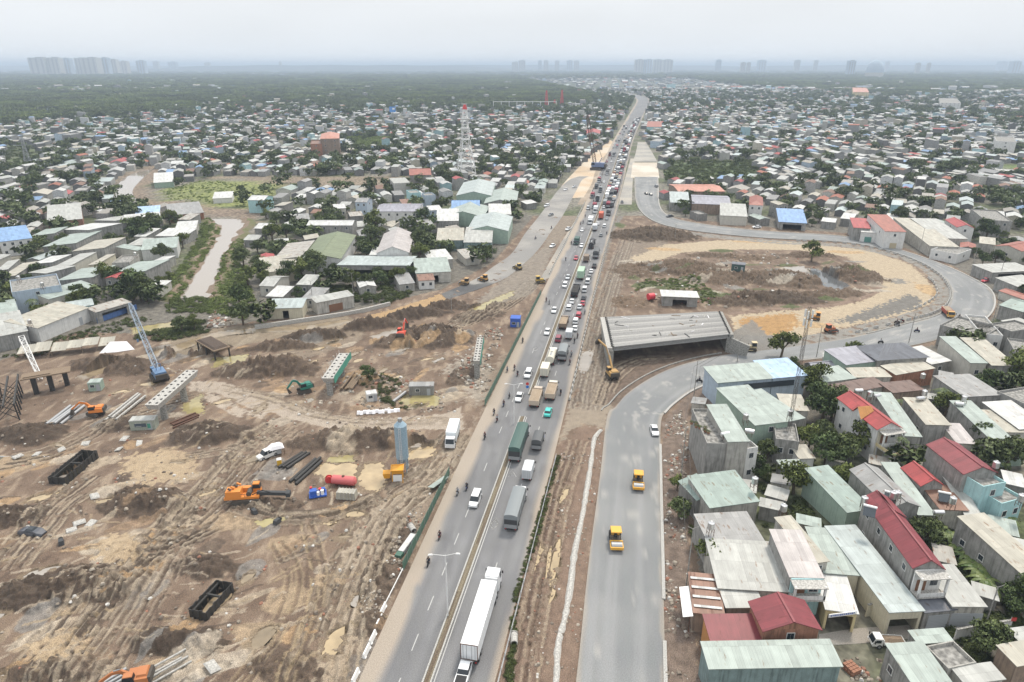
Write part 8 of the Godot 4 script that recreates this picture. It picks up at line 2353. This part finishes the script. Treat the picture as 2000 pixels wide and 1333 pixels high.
	for q in [[V(12.73, -160.3), "beside the tan dump truck"], [V(16.66, -179.7), "behind the grey canvas truck"], [V(17.59, -185.7), "right of the grey canvas truck"], [V(19.38, -196.1), "by the blocks near the small box truck"], [V(20.72, -200.4), "ahead of the one by the small box truck"], [V(25.21, -222.9), "right of the red tall car"], [V(48.21, -342.4), "by the blocks at the dark grey car"]]: motorbike(q[0], main_yaw(q[0].y), q[1])
	for q in [[V(128.5, -213.3), 1.2, "first of three on the loop road"], [V(130.8, -214.8), 1.2, "second of three on the loop road"], [V(127.2, -210.9), 1.2, "third of three on the loop road"], [V(130.7, -205.3), 1.3, "alone on the loop road"], [V(114.2, -195.7), -1.6, "on the loop road behind the slate roof"], [V(152.2, -218.2), 1.0, "by the orange dump truck"], [V(20.76, -355.2), 2.6, "on the grey side road"], [V(11.67, -332.5), 2.6, "lower one on the grey side road"], [V(50.93, -167.7), 1.2, "parked by the bend of the fresh road"]]: motorbike(q[0], q[1], q[2], -1, .15)
	for j in 26:
		var z := -430.0 - j * 9.0 - rng.randf() * 6.0
		motorbike(main_at(z, rr(.06, .28)), main_yaw(z) + PI, "%s of the far oncoming swarm" % ordw(j + 1))
func ordw(n: int) -> String:
	var a := ["", "first", "second", "third", "fourth", "fifth", "sixth", "seventh", "eighth", "ninth", "tenth", "eleventh", "twelfth", "thirteenth", "fourteenth", "fifteenth", "sixteenth", "seventeenth", "eighteenth", "nineteenth"]
	if n < 20: return a[n]
	var t: String = ["twent", "thirt", "fort", "fift", "sixt", "sevent", "eight", "ninet", "hundred"][n / 10 - 2]
	return t + "ieth" if n % 10 == 0 else t + "y-" + a[n % 10]
var keep_out := []     # [polygon, rect]
func add_zone(list: Array, pts: Array) -> void:
	var poly := PackedVector2Array(pts)
	var r := Rect2(poly[0], Vector2.ZERO)
	for p in poly: r = r.expand(p)
	list.append([poly, r])
func inside(list: Array, p: Vector2) -> bool:
	for q in list:
		if q[1].has_point(p) and Geometry2D.is_point_in_polygon(p, q[0]): return true
	return false
var woods := []
var fields := []
func far_town() -> void:
	var road := []
	for q in MAIN: road.append(q[0] + V(-7, 0))
	var rb := []
	for q in MAIN: rb.append(q[1] + V(7, 0))
	rb.reverse()
	add_zone(keep_out, road + rb)
	add_zone(keep_out, [V(-177.5, -163.9), V(-150.8, -184.5), V(-149.1, -195.7), V(-139.9, -209.9), V(-131.1, -222.4), V(-127.9, -230.5), V(-129.9, -239.1), V(-140.6, -276.2), V(-158.8, -339), V(-175.7, -385.3), V(-201.4, -399.8), V(-241, -423.6), V(-277.5, -475.9), V(-309.2, -552.6), V(-311.2, -606.9), V(-276.7, -552.6), V(-254.8, -490.9), V(-216.5, -432.2), V(-155.7, -415.4), V(-133.5, -371.7), V(-123, -320), V(-102.4, -265.1), V(-84.99, -230.5), V(-84.25, -209.9), V(-56.66, -230.5), V(-29.95, -254.8), V(-15.02, -276.2), V(0, -330.3), V(12.24, -407.5), V(34.2, -514), V(80.23, -688.6), V(118.4, -840.8), V(151.8, -840.8), V(145.4, -688.6), V(98.77, -441), V(95.85, -385.3), V(137.4, -362.6), V(175.7, -350.5), V(187.3, -322), V(192, -292.4), V(192.6, -268.7), V(184.2, -242.1), V(172.7, -225), V(157.5, -209.9), V(137.4, -197.4), V(105.6, -184.5), V(84.2, -180.1), V(54.6, -163.9), V(46.92, -155), V(34.13, -109.9), V(25.1, -65.19), V(-27.13, -65.19), V(-88.18, -65.19)])
	add_zone(fields, [V(-549.3, -757.5), V(-533.4, -783.4), V(-441, -668.2), V(-391.7, -566.7), V(-397.5, -539.1)])
	add_zone(fields, [V(-243.9, -475.9), V(-238.5, -539.1), V(-96.29, -544.5), V(-53.91, -521.3), V(-74.24, -475.9), V(-155.5, -475.9), V(-143.8, -437.4), V(-152.5, -410.6), V(-191.7, -427), V(-218.9, -437.4)])
	add_zone(fields, [V(-200.2, -853.3), V(-141.7, -853.3), V(-119.8, -733.1), V(-163, -723.8)])
	add_zone(fields, [V(136.7, -627.3), V(219.1, -638), V(194.8, -539.1), V(150, -506.9), V(114.5, -516.4)])
	add_zone(fields, [V(426.7, -620.3), V(449.2, -613.5), V(406.9, -552.6), V(388.1, -558.2)])
	add_zone(woods, [V(-5019.2, -5121.9), V(-2267.8, -5589.1), V(-1090.5, -4093.4), V(-431, -1689), V(-597.7, -1620.2), V(-601.5, -1409), V(-614.6, -1286.4), V(-650.9, -1183), V(-705.5, -1094.7), V(-749.8, -1045.7), V(-989.6, -983.9)])
	add_zone(woods, [V(-1485.8, -5589.1), V(0, -5121.9), V(215.4, -2350.1), V(240.8, -1790.1), V(10.26, -1443.3), V(-246.3, -1443.3), V(-425.4, -1577.3)])
	add_zone(woods, [V(1329.4, -5589.1), V(8017.3, -8200.8), V(3014.9, -3063.7), V(1385, -2180.2), V(1042.6, -1966.3), V(1034, -2445.3), V(939.8, -2782.7), V(995.6, -3836.1)])
	var roofs := [["pale", Color(.46, .465, .44)], ["white", Color(.62, .625, .61)], ["mint", Color(.40, .47, .44)], ["grey", Color(.34, .34, .335)], ["beige", Color(.49, .46, .395)], ["old", Color(.40, .375, .34)], ["pale", Color(.44, .45, .43)], ["white", Color(.62, .63, .62)], ["tile", Color(.40, .15, .10)], ["rust", Color(.25, .15, .11)], ["blue", Color(.24, .37, .58)], ["concrete", Color(.42, .41, .385)], ["grey", Color(.34, .345, .35)], ["ice", Color(.53, .60, .60)], ["crimson", Color(.42, .10, .10)], ["white", Color(.66, .665, .65)], ["white", Color(.60, .61, .60)], ["pale", Color(.50, .51, .49)]]
	var walls := [["grey", Color(.33, .33, .325)], ["white", Color(.68, .69, .70)], ["bone", Color(.55, .54, .50)], ["cream", Color(.60, .56, .46)], ["grey", Color(.36, .36, .36)], ["concrete", Color(.42, .415, .395)], ["dark", Color(.19, .19, .19)], ["white", Color(.62, .63, .64)], ["blue", Color(.46, .56, .66)], ["bone", Color(.5, .49, .47)], ["cyan", Color(.42, .62, .66)]]
	var far := mb()
	var cand := []
	for th in [.35, -.12, -.55, .2]:
		var ex := V(cos(th), -sin(th))
		var ez := V(sin(th), cos(th))
		for j in range(-150, 150):
			for i in range(-220, 220):
				var p: Vector2 = V(0, -480) + ex * (i * 6.9 + rr(-.5, .5)) + ez * (j * 13.2 + (2.2 if j % 2 == 0 else -.2) + rr(-.8, .8))
				if p.y > -95 or p.y < -900 or absf(p.x) > -p.y * .95 + 60: continue
				if p.y > -150 and p.x < 60: continue
				var west: bool = p.x < main_at(p.y, .5).x
				var hi := n1.get_noise_2d(p.x * .05 + 500.0, p.y * .05) > .0
				if th != ((.35 if hi else -.12) if west else (-.55 if hi else .2)): continue
				if rng.randf() > (.84 if west else .9) + n1.get_noise_2d(p.x * .1, p.y * .1) * .55: continue
				if not (inside(keep_out, p) or inside(fields, p) or inside(woods, p)): cand.append([p, th])
	var z := -900.0
	while z > -5200.0:
		var s := 11.0 if z > -1500 else (18.0 if z > -2600 else 50.0)
		var x := z * .95 - 60.0
		while x < -z * .95 + 60.0:
			var p := V(x + rr(-2.2, 2.2), z + rr(-2.2, 2.2))
			x += s
			var den := (.78 if p.x < main_at(p.y, .5).x else 1.0) + n1.get_noise_2d(p.x * .1, p.y * .1) * .6
			if z < -2600: den *= .45
			if rng.randf() > den or inside(keep_out, p) or inside(fields, p): continue
			if inside(woods, p) and (n1.get_noise_2d(p.x * .12, p.y * .12) < .02 or rng.randf() > .55): continue
			cand.append([p, (.35 if p.x < 0 else -.4) + (.5 if n1.get_noise_2d(p.x * .04 + 500.0, p.y * .04) > .05 else .0)])
		z -= s * .92
	cand.sort_custom(func(a, b): return a[0].length_squared() < b[0].length_squared())
	var n_own := 0
	var seen := {}
	for ca in cand:
		var p: Vector2 = ca[0]
		var d := p.length()
		var yaw: float = ca[1] + rr(-.03, .03)
		if d > 900 and rng.randf() < .3: yaw += PI / 2
		var w := rr(5.2, 6.9)
		var dp := rr(8.5, 13.0)
		if rng.randf() < .06:
			w *= 1.7
			dp *= 1.4
		var h := rr(3.0, 4.3)
		var two := rng.randf() < (.13 if d < 700 else .26)
		if two: h = rr(5.5, 8.0) if rng.randf() < .9 else (rr(9, 13) if d > 700 else 7.5)
		if d > 2600:
			w *= 2.6
			dp *= 2.2
			h *= 1.5
		if d < 1400 and taken(p.x, p.y, w, dp, yaw): continue
		if d < 1400: mark(p.x, p.y, w, dp, yaw, -.8)
		var rf: Array = roofs[rng.randi() % roofs.size()]
		if rf[0] in ["tile", "crimson", "rust", "blue"] and rng.randf() < .35: rf = roofs[rng.randi() % 7]
		var wl: Array = walls[rng.randi() % walls.size()] if two else walls[[0, 0, 2, 5, 6, 6][rng.randi() % 6]]
		var style: String = ["s", "gz", "gx", "sl", "gz"][rng.randi() % 5]
		if rf[0] == "concrete": style = "f"
		if rf[0] in ["tile", "crimson"]: style = "gz"
		if n_own < 185:
			n_own += 1
			var place := "left of the canal"
			if p.x > 40 and p.y > -230: place = "in the right foreground"
			elif p.x > main_at(p.y, .5).x: place = "beyond the loop road"
			elif p.x > -150: place = "right of the canal"
			var lab := "%s%s house with %s roof, %s" % ["tall " if two else "low ", wl[0] if wl[0] != "concrete" else "concrete", {"gz": "a " + rf[0] + " gable", "gx": "a " + rf[0] + " gable", "f": "a flat concrete"}.get(style, "a sloping " + rf[0]), place]
			lab = lab.replace("ice roof", "ice blue roof").replace("sloping ice", "sloping ice blue").replace("old", "weathered").replace(" tile ", " terracotta ").replace("bone", "off white")
			house("house", lab, [p.x, p.y, w, dp, yaw, h], style, rf[0], wl[0], {"group": "houses " + place, "win": [2, 1, 1] if two and d < 420 else ([1, 0, 0] if d < 300 else [0, 0, 0])})
		else:
			far_house(far, p, w, dp, yaw, h, style, wl[1], rf[1])
	var made := 0
	for k in 900:
		if made >= 55: break
		var u := rr(1345, 2000)
		var p := V(rr(36, 120), rr(-205, -72))
		if p.x < 34.0 + (-72.0 - p.y) * .14: continue
		var w := rr(2.4, 4.2)
		var d := rr(3.0, 6.0)
		if inside(keep_out, p) or taken(p.x, p.y, w, d, -.45): continue
		made += 1
		mark(p.x, p.y, w, d, -.45)
		house("lean_to", "small %s roofed lean-to squeezed between houses of the right foreground" % ["weathered", "rust brown", "mint", "pale grey", "grey", "beige", "white"][k % 7], [p.x, p.y, w, d, -.45 + rr(-.1, .1), rr(2.3, 3.3)], ["s", "sl", "sb"][k % 3], ["old", "rust", "mint", "pale", "grey", "beige", "white"][k % 7], ["grey", "old", "dark"][k % 3], {"cat": "shed", "group": "lean-tos of the right foreground", "rise": .3})
	stuff("distant_town", far.mesh(), M.paint_by_vertex, "dense distant town of tin roofed houses spreading to the horizon", "town")
	skyline()
func far_house(b: MB, p: Vector2, w: float, d: float, yaw: float, h: float, style: String, wc: Color, rc: Color) -> void:
	var ex := W(cos(yaw), 0, -sin(yaw)) * w / 2
	var ez := W(sin(yaw), 0, cos(yaw)) * d / 2
	var c := v3(p)
	var q := [c - ex + ez, c + ex + ez, c + ex - ez, c - ex - ez]
	var up := Vector3.UP * h
	var v := rr(.8, 1.12)
	b.col = Color(wc.r * v, wc.g * v, wc.b * v)
	for k in 4: b.quad(q[k], q[(k + 1) % 4], q[(k + 1) % 4] + up, q[k] + up)
	v = rr(.82, 1.1)
	if style in ["gz", "gx"]:
		var r := Vector3.UP * (h + .26 * w / 2 + .35)
		var a := c + ez * 1.04 + r
		var e := c - ez * 1.04 + r
		b.tri(q[0] + up, q[1] + up, a)
		b.tri(q[2] + up, q[3] + up, e)
		b.col = Color(rc.r * v, rc.g * v, rc.b * v)
		var o := ex * .08
		b.quad(q[3] + up - o, q[0] + up - o, a, e)
		b.quad(q[1] + up + o, q[2] + up + o, e, a)
	else:
		var s := Vector3.UP * (h + (.0 if style == "f" else .8))
		b.col = Color(rc.r * v, rc.g * v, rc.b * v)
		var lift := Vector3.UP * .05
		b.quad(q[0] + up + lift, q[1] + up + lift, q[2] + s + lift, q[3] + s + lift)
		if style != "f":
			b.col = Color(wc.r, wc.g, wc.b)
			b.quad(q[2] + up, q[3] + up, q[3] + s, q[2] + s)
			b.tri(q[1] + up, q[2] + up, q[2] + s)
			b.tri(q[3] + up, q[0] + up, q[3] + s)
func skyline() -> void:
	var rows := [[-937, -905, 15, 4300], [-903, -880, 14, 4300], [-878, -860, 12, 4400], [-850, -830, 14, 4500], [-835, -806, 16, 4300], [-804, -786, 15, 4400], [-786, -770, 10, 4700], [-768, -750, 7, 4900], [-732, -716, 8, 5000], [0, 12, 6, 6500], [13, 26, 9, 6500], [51, 58, 13, 6800], [62, 71, 13, 6800], [84, 92, 12, 7000], [107, 118, 9, 6900], [121, 131, 11, 7000], [240, 256, 19, 5600], [258, 273, 17, 5600], [276, 292, 14, 5700], [294, 313, 13, 5800], [398, 408, 10, 6000], [447, 456, 5, 5200], [459, 466, 5, 5300], [480, 495, 11, 6500], [552, 562, 13, 6200], [590, 597, 13, 6600], [656, 670, 8, 4200], [790, 798, 4, 5000], [812, 818, 4, 5000], [975, 992, 7, 5200], [-455, -450, 15, 8500], [-700, -690, 7, 7500], [-670, -655, 6, 7500], [-600, -590, 5, 8000], [730, 737, 12, 8000], [950, 965, 10, 8200]]
	var k := 0
	for q in rows:
		k += 1
		var d: float = q[3] * 1.3
		var x0: float = q[0] / 1333.0 * d * .927
		var x1: float = q[1] / 1333.0 * d * .927
		var h: float = minf(80.0 + q[2] / 1333.0 * d, 135.0)
		var where := "right" if q[0] > 200 else ("left" if q[0] < -400 else "middle")
		var t := thing("apartment_tower", "hazy apartment tower on the %s skyline, %s from the left" % [where, ordw(k)], "tower block", W((x0 + x1) / 2, 0, -d), .0, "skyline towers")
		var w := x1 - x0
		part(t, "block", mb().box(W(0, h / 2, 0), W(w, h, w * .7)), M.w_bone if k % 3 else M.w_blue)
		part(t, "roof_plant", mb().box(W(w * .1, h + 2, 0), W(w * .4, 5, w * .4)), M.w_grey)
		var st := mb()
		for s in 3: st.box(W(-w * .33 + s * w * .33, h / 2 - 2, w * .35 + .4), W(w * .12, h - 8, 1.0))
		part(t, "balcony_stack", st, M.w_grey)
	var dm := thing("dome_hall", "hazy wide dome on the right skyline", "dome", W(690 / 1333.0 * 4300, 0, -4500))
	var b := mb()
	for i in 6:
		var a := PI / 2 * i / 6
		var c := PI / 2 * (i + 1) / 6
		b.cyl(W(0, 40 + sin(a) * 72, 0), W(0, 40 + sin(c) * 72, 0), cos(a) * 52, maxf(cos(c) * 52, .5), 20, false)
	part(dm, "dome", b, M.w_blue)
	part(dm, "drum", mb().cyl(Vector3.ZERO, W(0, 40, 0), 52, 52, 20), M.w_bone)
	var hill := mb()
	for q in [[-2600, -10500, 3000, 84], [600, -12500, 4600, 88], [6800, -12000, 4200, 85], [-8600, -13500, 3800, 80]]:
		var n := 24
		for i in n:
			var x0: float = q[0] + q[2] * (2.0 * i / n - 1)
			var x1: float = q[0] + q[2] * (2.0 * (i + 1) / n - 1)
			var h0: float = q[3] * (1 - pow(absf(2.0 * i / n - 1), 4)) + 4 * sin(i * 1.7)
			var h1: float = q[3] * (1 - pow(absf(2.0 * (i + 1) / n - 1), 4)) + 4 * sin((i + 1) * 1.7)
			hill.col = Color(.06, .08, .05)
			hill.quad(W(x0, -1, q[1] + 1500), W(x1, -1, q[1] + 1500), W(x1, maxf(h1, 0), q[1]), W(x0, maxf(h0, 0), q[1]))
			hill.quad(W(x0, maxf(h0, 0), q[1]), W(x1, maxf(h1, 0), q[1]), W(x1, -1, q[1] - 1500), W(x0, -1, q[1] - 1500))
	struct("hills", hill.mesh(), M.land)
func plants() -> void:
	var T := [[V(78.01, -159.4), 8.5, "big dark tree left of the villa"], [V(74.89, -145.6), 9.0, "dark tree below the big one left of the villa"], [V(79.37, -148.2), 8.0, "tree against the villa's grey side wall"], [V(76.59, -131.5), 7.5, "bushy tree in front of the villa wall"], [V(67.52, -126.3), 7.5, "spreading tree between mast and mint shed"], [V(71.06, -127.3), 6.5, "round tree beside the long mint shed"], [V(56.69, -115.9), 7.0, "dark tree above the grassy yard"], [V(105.9, -133.7), 6.0, "tree beside the low white roof"], [V(104.8, -124.3), 7.5, "large tree right of the cyan terrace"], [V(135.7, -167.1), 9.5, "big crowned tree at the right edge"], [V(79.31, -82.85), 6.5, "tree by the leaning pole"], [V(69.16, -75.17), 6.0, "bushy tree behind the yard wall"], [V(33.83, -93.99), 5.5, "tree in the dark yard beside the workshop"], [V(34.85, -89.29), 4.5, "low tree below the yard of the workshop"], [V(31.61, -107.5), 4.5, "small tree at the rubble verge"], [V(33.39, -116.8), 3.5, "shrub by the tilted mint awning"], [V(51.32, -121.4), 5.0, "dark tree below the white balcony block"], [V(55.54, -128.3), 5.0, "tree right of the white balcony block"], [V(79.18, -184.5), 8.0, "round tree at the edge of the loop road"], [V(233.3, -330.3), 10.0, "tree beside the pink villa"], [V(210.8, -369), 9.0, "tree behind the white shop house"], [V(131.4, -290.7), 9.0, "lone dark tree inside the loop road"], [V(-182.4, -330.3), 11.0, "big leafy tree in the left rows"], [V(-184.7, -347), 10.0, "leafy tree right of the big one in the left rows"], [V(-184.7, -365.2), 8.0, "tree near the head of the canal"], [V(-139.3, -239.1), 11.0, "largest dark tree beside the blue fence"], [V(-133.5, -236.1), 9.5, "dark tree right of the largest one"], [V(-158.4, -254.8), 9.0, "tree left of the largest dark one"], [V(-149.3, -248.3), 9.0, "tree between two dark ones by the canal path"], [V(-152.8, -290.7), 8.0, "tree on the canal bank path"], [V(-155.4, -315.1), 7.0, "tree on the left canal bank"], [V(-156.9, -236.1), 6.5, "tree between grey and turquoise houses"], [V(-115.5, -284.1), 8.0, "tree on the right canal bank"], [V(-102.8, -254.8), 8.0, "second tree on the right canal bank"], [V(-96.87, -230.5), 8.0, "tree above the ditch end of the canal"], [V(-89.33, -212.3), 7.5, "tree over the pile of white scrap"], [V(-116.3, -325.1), 9.0, "tree left of the grey hall"], [V(-111, -330.3), 8.0, "second tree left of the grey hall"], [V(-67.4, -320), 10.0, "tall tree in the church yard"], [V(-69.91, -347), 11.0, "taller tree behind the church yard one"], [V(-44.32, -347), 12.0, "tall slender tree right of the white block"], [V(-42.42, -310.3), 10.0, "tree along the church alley"], [V(-40.12, -288.2), 9.0, "lower tree along the church alley"], [V(-78.82, -313.1), 7.0, "tree at the corner of the olive hall"], [V(-79.24, -265.1), 11.0, "big grey green tree before the olive hall"], [V(-83.82, -261.6), 9.0, "tree left of the big grey green one"], [V(-89.95, -261.6), 8.0, "tree before the cream hall front"], [V(-100, -263), 8.0, "tree at the left end of the cream front"], [V(-45.46, -258.1), 6.5, "hedge tree, right end"], [V(-50.92, -254.8), 6.0, "hedge tree, second from the right"], [V(-56.26, -251.5), 6.0, "hedge tree, third from the right"], [V(-61.62, -253.5), 6.5, "hedge tree, left end"], [V(-40.89, -261.6), 6.0, "hedge tree beside the repair shop"], [V(-106.6, -205.3), 5.5, "bushy tree by the yellow pond"], [V(-103.5, -207.6), 5.0, "smaller bushy tree by the yellow pond"], [V(-39.15, -168.7), 4.0, "shrub among the timber"]]
	for q in T: tree(q[0], q[1], q[2], "", .95)
	for q in [[V(107.2, -152.3), .0, 1.1, "palm beside the large grey workshop"], [V(109.9, -153.6), .0, .9, "second palm beside the large grey workshop"], [V(94.44, -148.2), .0, .9, "palm behind the villa's mint neighbour"], [V(82.07, -125.3), 4.4, .6, "small palm on the villa terrace"], [V(106.5, -136), .0, .8, "palm in front of the long mint roof"], [V(-182.4, -276.2), .0, .9, "palm among the left roofs"], [V(-166.1, -223.9), .0, 1.0, "palm before the light blue block"], [V(79.46, -200.8), .0, .0, ""]]:
		if q[2] > 0: palm(q[0], q[1], q[2], q[3])
	var bk := 0
	for q in [V(77.67, -105.2), V(78.16, -103.4), V(78.52, -100.5), V(78.25, -101.9), V(78.5, -97.7), V(78.27, -95.55), V(78.16, -93.22), V(77.92, -91.47), V(77.67, -89.05), V(79.82, -96.62), V(77.37, -87.29), V(92.37, -106.7), V(92.59, -105.2), V(91.63, -107.5), V(79.37, -100.1)]:
		bk += 1
		banana(q, rr(.85, 1.25), "banana plant in the grove beside the long grey wall, %s from the far end" % ordw(bk))
	var small := []
	var sc := []
	var own := 0
	var tries := 0
	var farx := [[], [], [], []]
	var farc := [[], [], [], []]
	while tries < 22000:
		tries += 1
		var u := rng.randf()
		var z := -95.0 - pow(u, 1.7) * 2300.0
		var p := V(rr(z * .9 - 40, -z * .9 + 40), z)
		if p.y > -150 and p.x < 62: continue
		if inside(keep_out, p): continue
		if inside(fields, p) and rng.randf() < .85: continue
		var left := p.x < main_at(p.y, .5).x
		if rng.randf() < (.45 if not left else (.4 if z > -560.0 else .0)): continue
		var d := p.length()
		if d < 1400 and taken(p.x, p.y, 2.4, 2.4, .0): continue
		if p.x > 40 and p.y > -260 and rng.randf() < .6: continue
		if d < 420 and own < 200:
			own += 1
			tree(p, rr(3.5, 6.8), "%s tree growing between houses %s" % [["dark", "leafy", "bushy"][own % 3], "left of the canal" if p.x < -150 else ("between the canal and the side road" if left else ("of the right foreground" if p.y > -260 else "beyond the loop road"))], "trees between the houses")
		else:
			var k := rng.randi() % 4
			var s := rr(6.0, 10.0) * (1.0 if d < 1200 else 1.4)
			farx[k].append(Transform3D(Basis(Vector3.UP, rng.randf() * TAU).scaled(W(s * 1.2, s, s * 1.2)), v3(p)))
			var g := rr(.75, 1.2)
			farc[k].append(Color(g, g, g * .95))
	for k in 4: multi("distant_trees", far_crowns[k], M.leaf0, farx[k], farc[k], "distant trees scattered between the far roofs", "trees")
	for w in woods:
		var xf := []
		var cl := []
		var r: Rect2 = w[1]
		var n := 0
		while n < 42000:
			n += 1
			var t := pow(rng.randf(), 1.5)
			var z := lerpf(r.end.y, maxf(r.position.y, -5600.0), t)
			var p := V(rr(maxf(r.position.x, z * .85), minf(r.end.x, -z * .85)), z)
			if not Geometry2D.is_point_in_polygon(p, w[0]): continue
			if n1.get_noise_2d(p.x * .12, p.y * .12) > .05: continue
			var s := rr(9.0, 13.0) * (1.0 + t * 1.2)
			xf.append(Transform3D(Basis(Vector3.UP, rng.randf() * TAU).scaled(W(s * 1.3, s, s * 1.3)), v3(p)))
			var g := rr(.7, 1.1) * (1.0 + n3.get_noise_2d(p.x * .03, p.y * .03) * .9)
			cl.append(Color(g * .95, g, g * .9))
		multi("woods", far_crowns[0], M.leaf1, xf, cl, "dark green woods beyond the town", "woods")
	var bx := []
	var bc := []
	for k in 9000:
		var z := -4400.0 - pow(rng.randf(), 1.4) * 9500.0
		var p := V(rr(z * .85, -z * .85), z)
		if n1.get_noise_2d(p.x * .02, p.y * .05) < -.12: continue
		var s := rr(14.0, 26.0)
		bx.append(Transform3D(Basis(Vector3.UP, rng.randf() * TAU).scaled(W(s * 3.2, s, s * 2.4)), v3(p)))
		bc.append(Color.WHITE * rr(.6, 1.0))
	multi("far_woods", far_crowns[1], M.leaf1, bx, bc, "hazy belts of trees below the horizon", "woods")
	var Z := [["green bushes and weeds on the left canal bank", [V(-122.3, -236.1), V(-133.6, -280.1), V(-146.3, -330.3), V(-154.6, -358.9), V(-172.8, -385.3), V(-167.3, -365.2), V(-151.9, -320), V(-138.2, -268.7), V(-130.3, -239.1)], 480, 1.7, 2.0], ["green bushes and weeds on the right canal bank", [V(-109.8, -236.1), V(-123.9, -280.1), V(-130.8, -301.1), V(-136.2, -330.3), V(-131.7, -330.3), V(-116.6, -284.1), V(-91.39, -230.5), V(-90.26, -217.2), V(-106.9, -223.9)], 480, 1.8, 2.0], ["bright weeds in the grassy field beyond the canal", [V(-243.9, -475.9), V(-231, -521.3), V(-155.5, -475.9), V(-143.8, -437.4), V(-152.5, -410.6), V(-191.7, -427), V(-218.9, -437.4)], 420, 1.3, 2.6], ["weeds along the wire fence by the highway", [V(-1.06, -69.6), V(.42, -87.87), V(4.3, -105.2), V(10.33, -132.6), V(10.57, -129.4), V(5.3, -103.7), V(1.16, -87.29), V(0, -69.6)], 260, .7, 1.0], ["weeds growing on the loop's inner ground", [V(45.87, -248.3), V(53.79, -265.1), V(74.48, -265.1), V(77.2, -245.1), V(71.28, -230.5), V(67.22, -236.1), V(57.91, -254.8)], 260, 1.0, 1.8], ["shrubs in the green lot beyond the loop", [V(136.7, -627.3), V(219.1, -638), V(194.8, -539.1), V(150, -506.9), V(114.5, -516.4)], 420, 3.4, 1.1], ["green scrub at the left edge field", [V(-532.4, -733.1), V(-526.4, -772.8), V(-441, -668.2), V(-391.7, -566.7), V(-397.5, -539.1)], 300, 2.6, 1.1], ["orchard green in the far left field", [V(-200.2, -853.3), V(-141.7, -853.3), V(-119.8, -733.1), V(-163, -723.8)], 500, 3.6, 2.2], ["weeds and ivy in the yards of the right houses", [V(34.13, -109.9), V(54.47, -124.3), V(62.58, -128.3), V(78.23, -128.3), V(75.19, -109.9), V(81.36, -103.7), V(80.48, -83.39), V(71.78, -70.87), V(66.25, -73.51), V(66.96, -105.2), V(53.56, -105.2), V(50.87, -108.3), V(35.5, -95.29), V(31.16, -85.59), V(31.95, -95.29)], 700, 1.3, .9], ["reeds across the lower end of the canal", [V(-124.7, -230.5), V(-125, -242.1), V(-111.5, -240.3), V(-105.1, -230.5), V(-106.9, -223.9), V(-119.4, -223.9)], 200, 1.4, 1.4], ["scrub by the ponds and ditch", [V(-122, -203), V(-109.5, -209.9), V(-104.2, -217.2), V(-97.51, -205.3), V(-106, -198.7), V(-116.6, -197.4)], 150, 1.6, 1.0], ["brush below the hedge of the long mint shed", [V(-87.87, -254.8), V(-59.91, -254.8), V(-41.38, -265.1), V(-36.67, -245.1), V(-44.34, -233.3), V(-57.89, -236.1), V(-75.51, -239.1)], 260, 1.8, .9], ["scrub along the ditch edge before the left houses", [V(-150.8, -184.5), V(-148.3, -194.4), V(-138.5, -207.6), V(-129.4, -220.8), V(-121.5, -217.2), V(-131.7, -198.7), V(-141.8, -184.5)], 200, 1.1, 1.0], ["weeds at the shrubby foot of the timber stack", [V(-41.61, -167.1), V(-36.95, -172), V(-29.36, -168.7), V(-32.25, -160.9), V(-25.68, -152.3), V(-29.53, -152.3)], 80, 1.0, .9]]
	for q in Z:
		var poly := PackedVector2Array(q[1])
		var r := Rect2(poly[0], Vector2.ZERO)
		for p in poly: r = r.expand(p)
		var xf := []
		var cl := []
		var n := 0
		while xf.size() < q[2] and n < 9000:
			n += 1
			var p := V(rr(r.position.x, r.end.x), rr(r.position.y, r.end.y))
			if not Geometry2D.is_point_in_polygon(p, poly) or taken(p.x, p.y, .5, .5, .0): continue
			var s: float = q[3] * rr(.5, 1.2)
			xf.append(Transform3D(Basis(Vector3.UP, rng.randf() * TAU).scaled(W(s * 1.3, s, s * 1.3)), v3(p, maxf(height_at(p.x, p.y), .0) - .05)))
			var g: float = rr(.7, 1.15) * q[4]
			cl.append(Color(g, g, g * .9))
		multi("undergrowth", bush_mesh, M.leaf0, xf, cl, q[0], "undergrowth")
func W(x: float, y: float, z: float) -> Vector3:
	return Vector3(x, y, z)
func rr(a: float, b: float) -> float:
	return rng.randf_range(a, b)
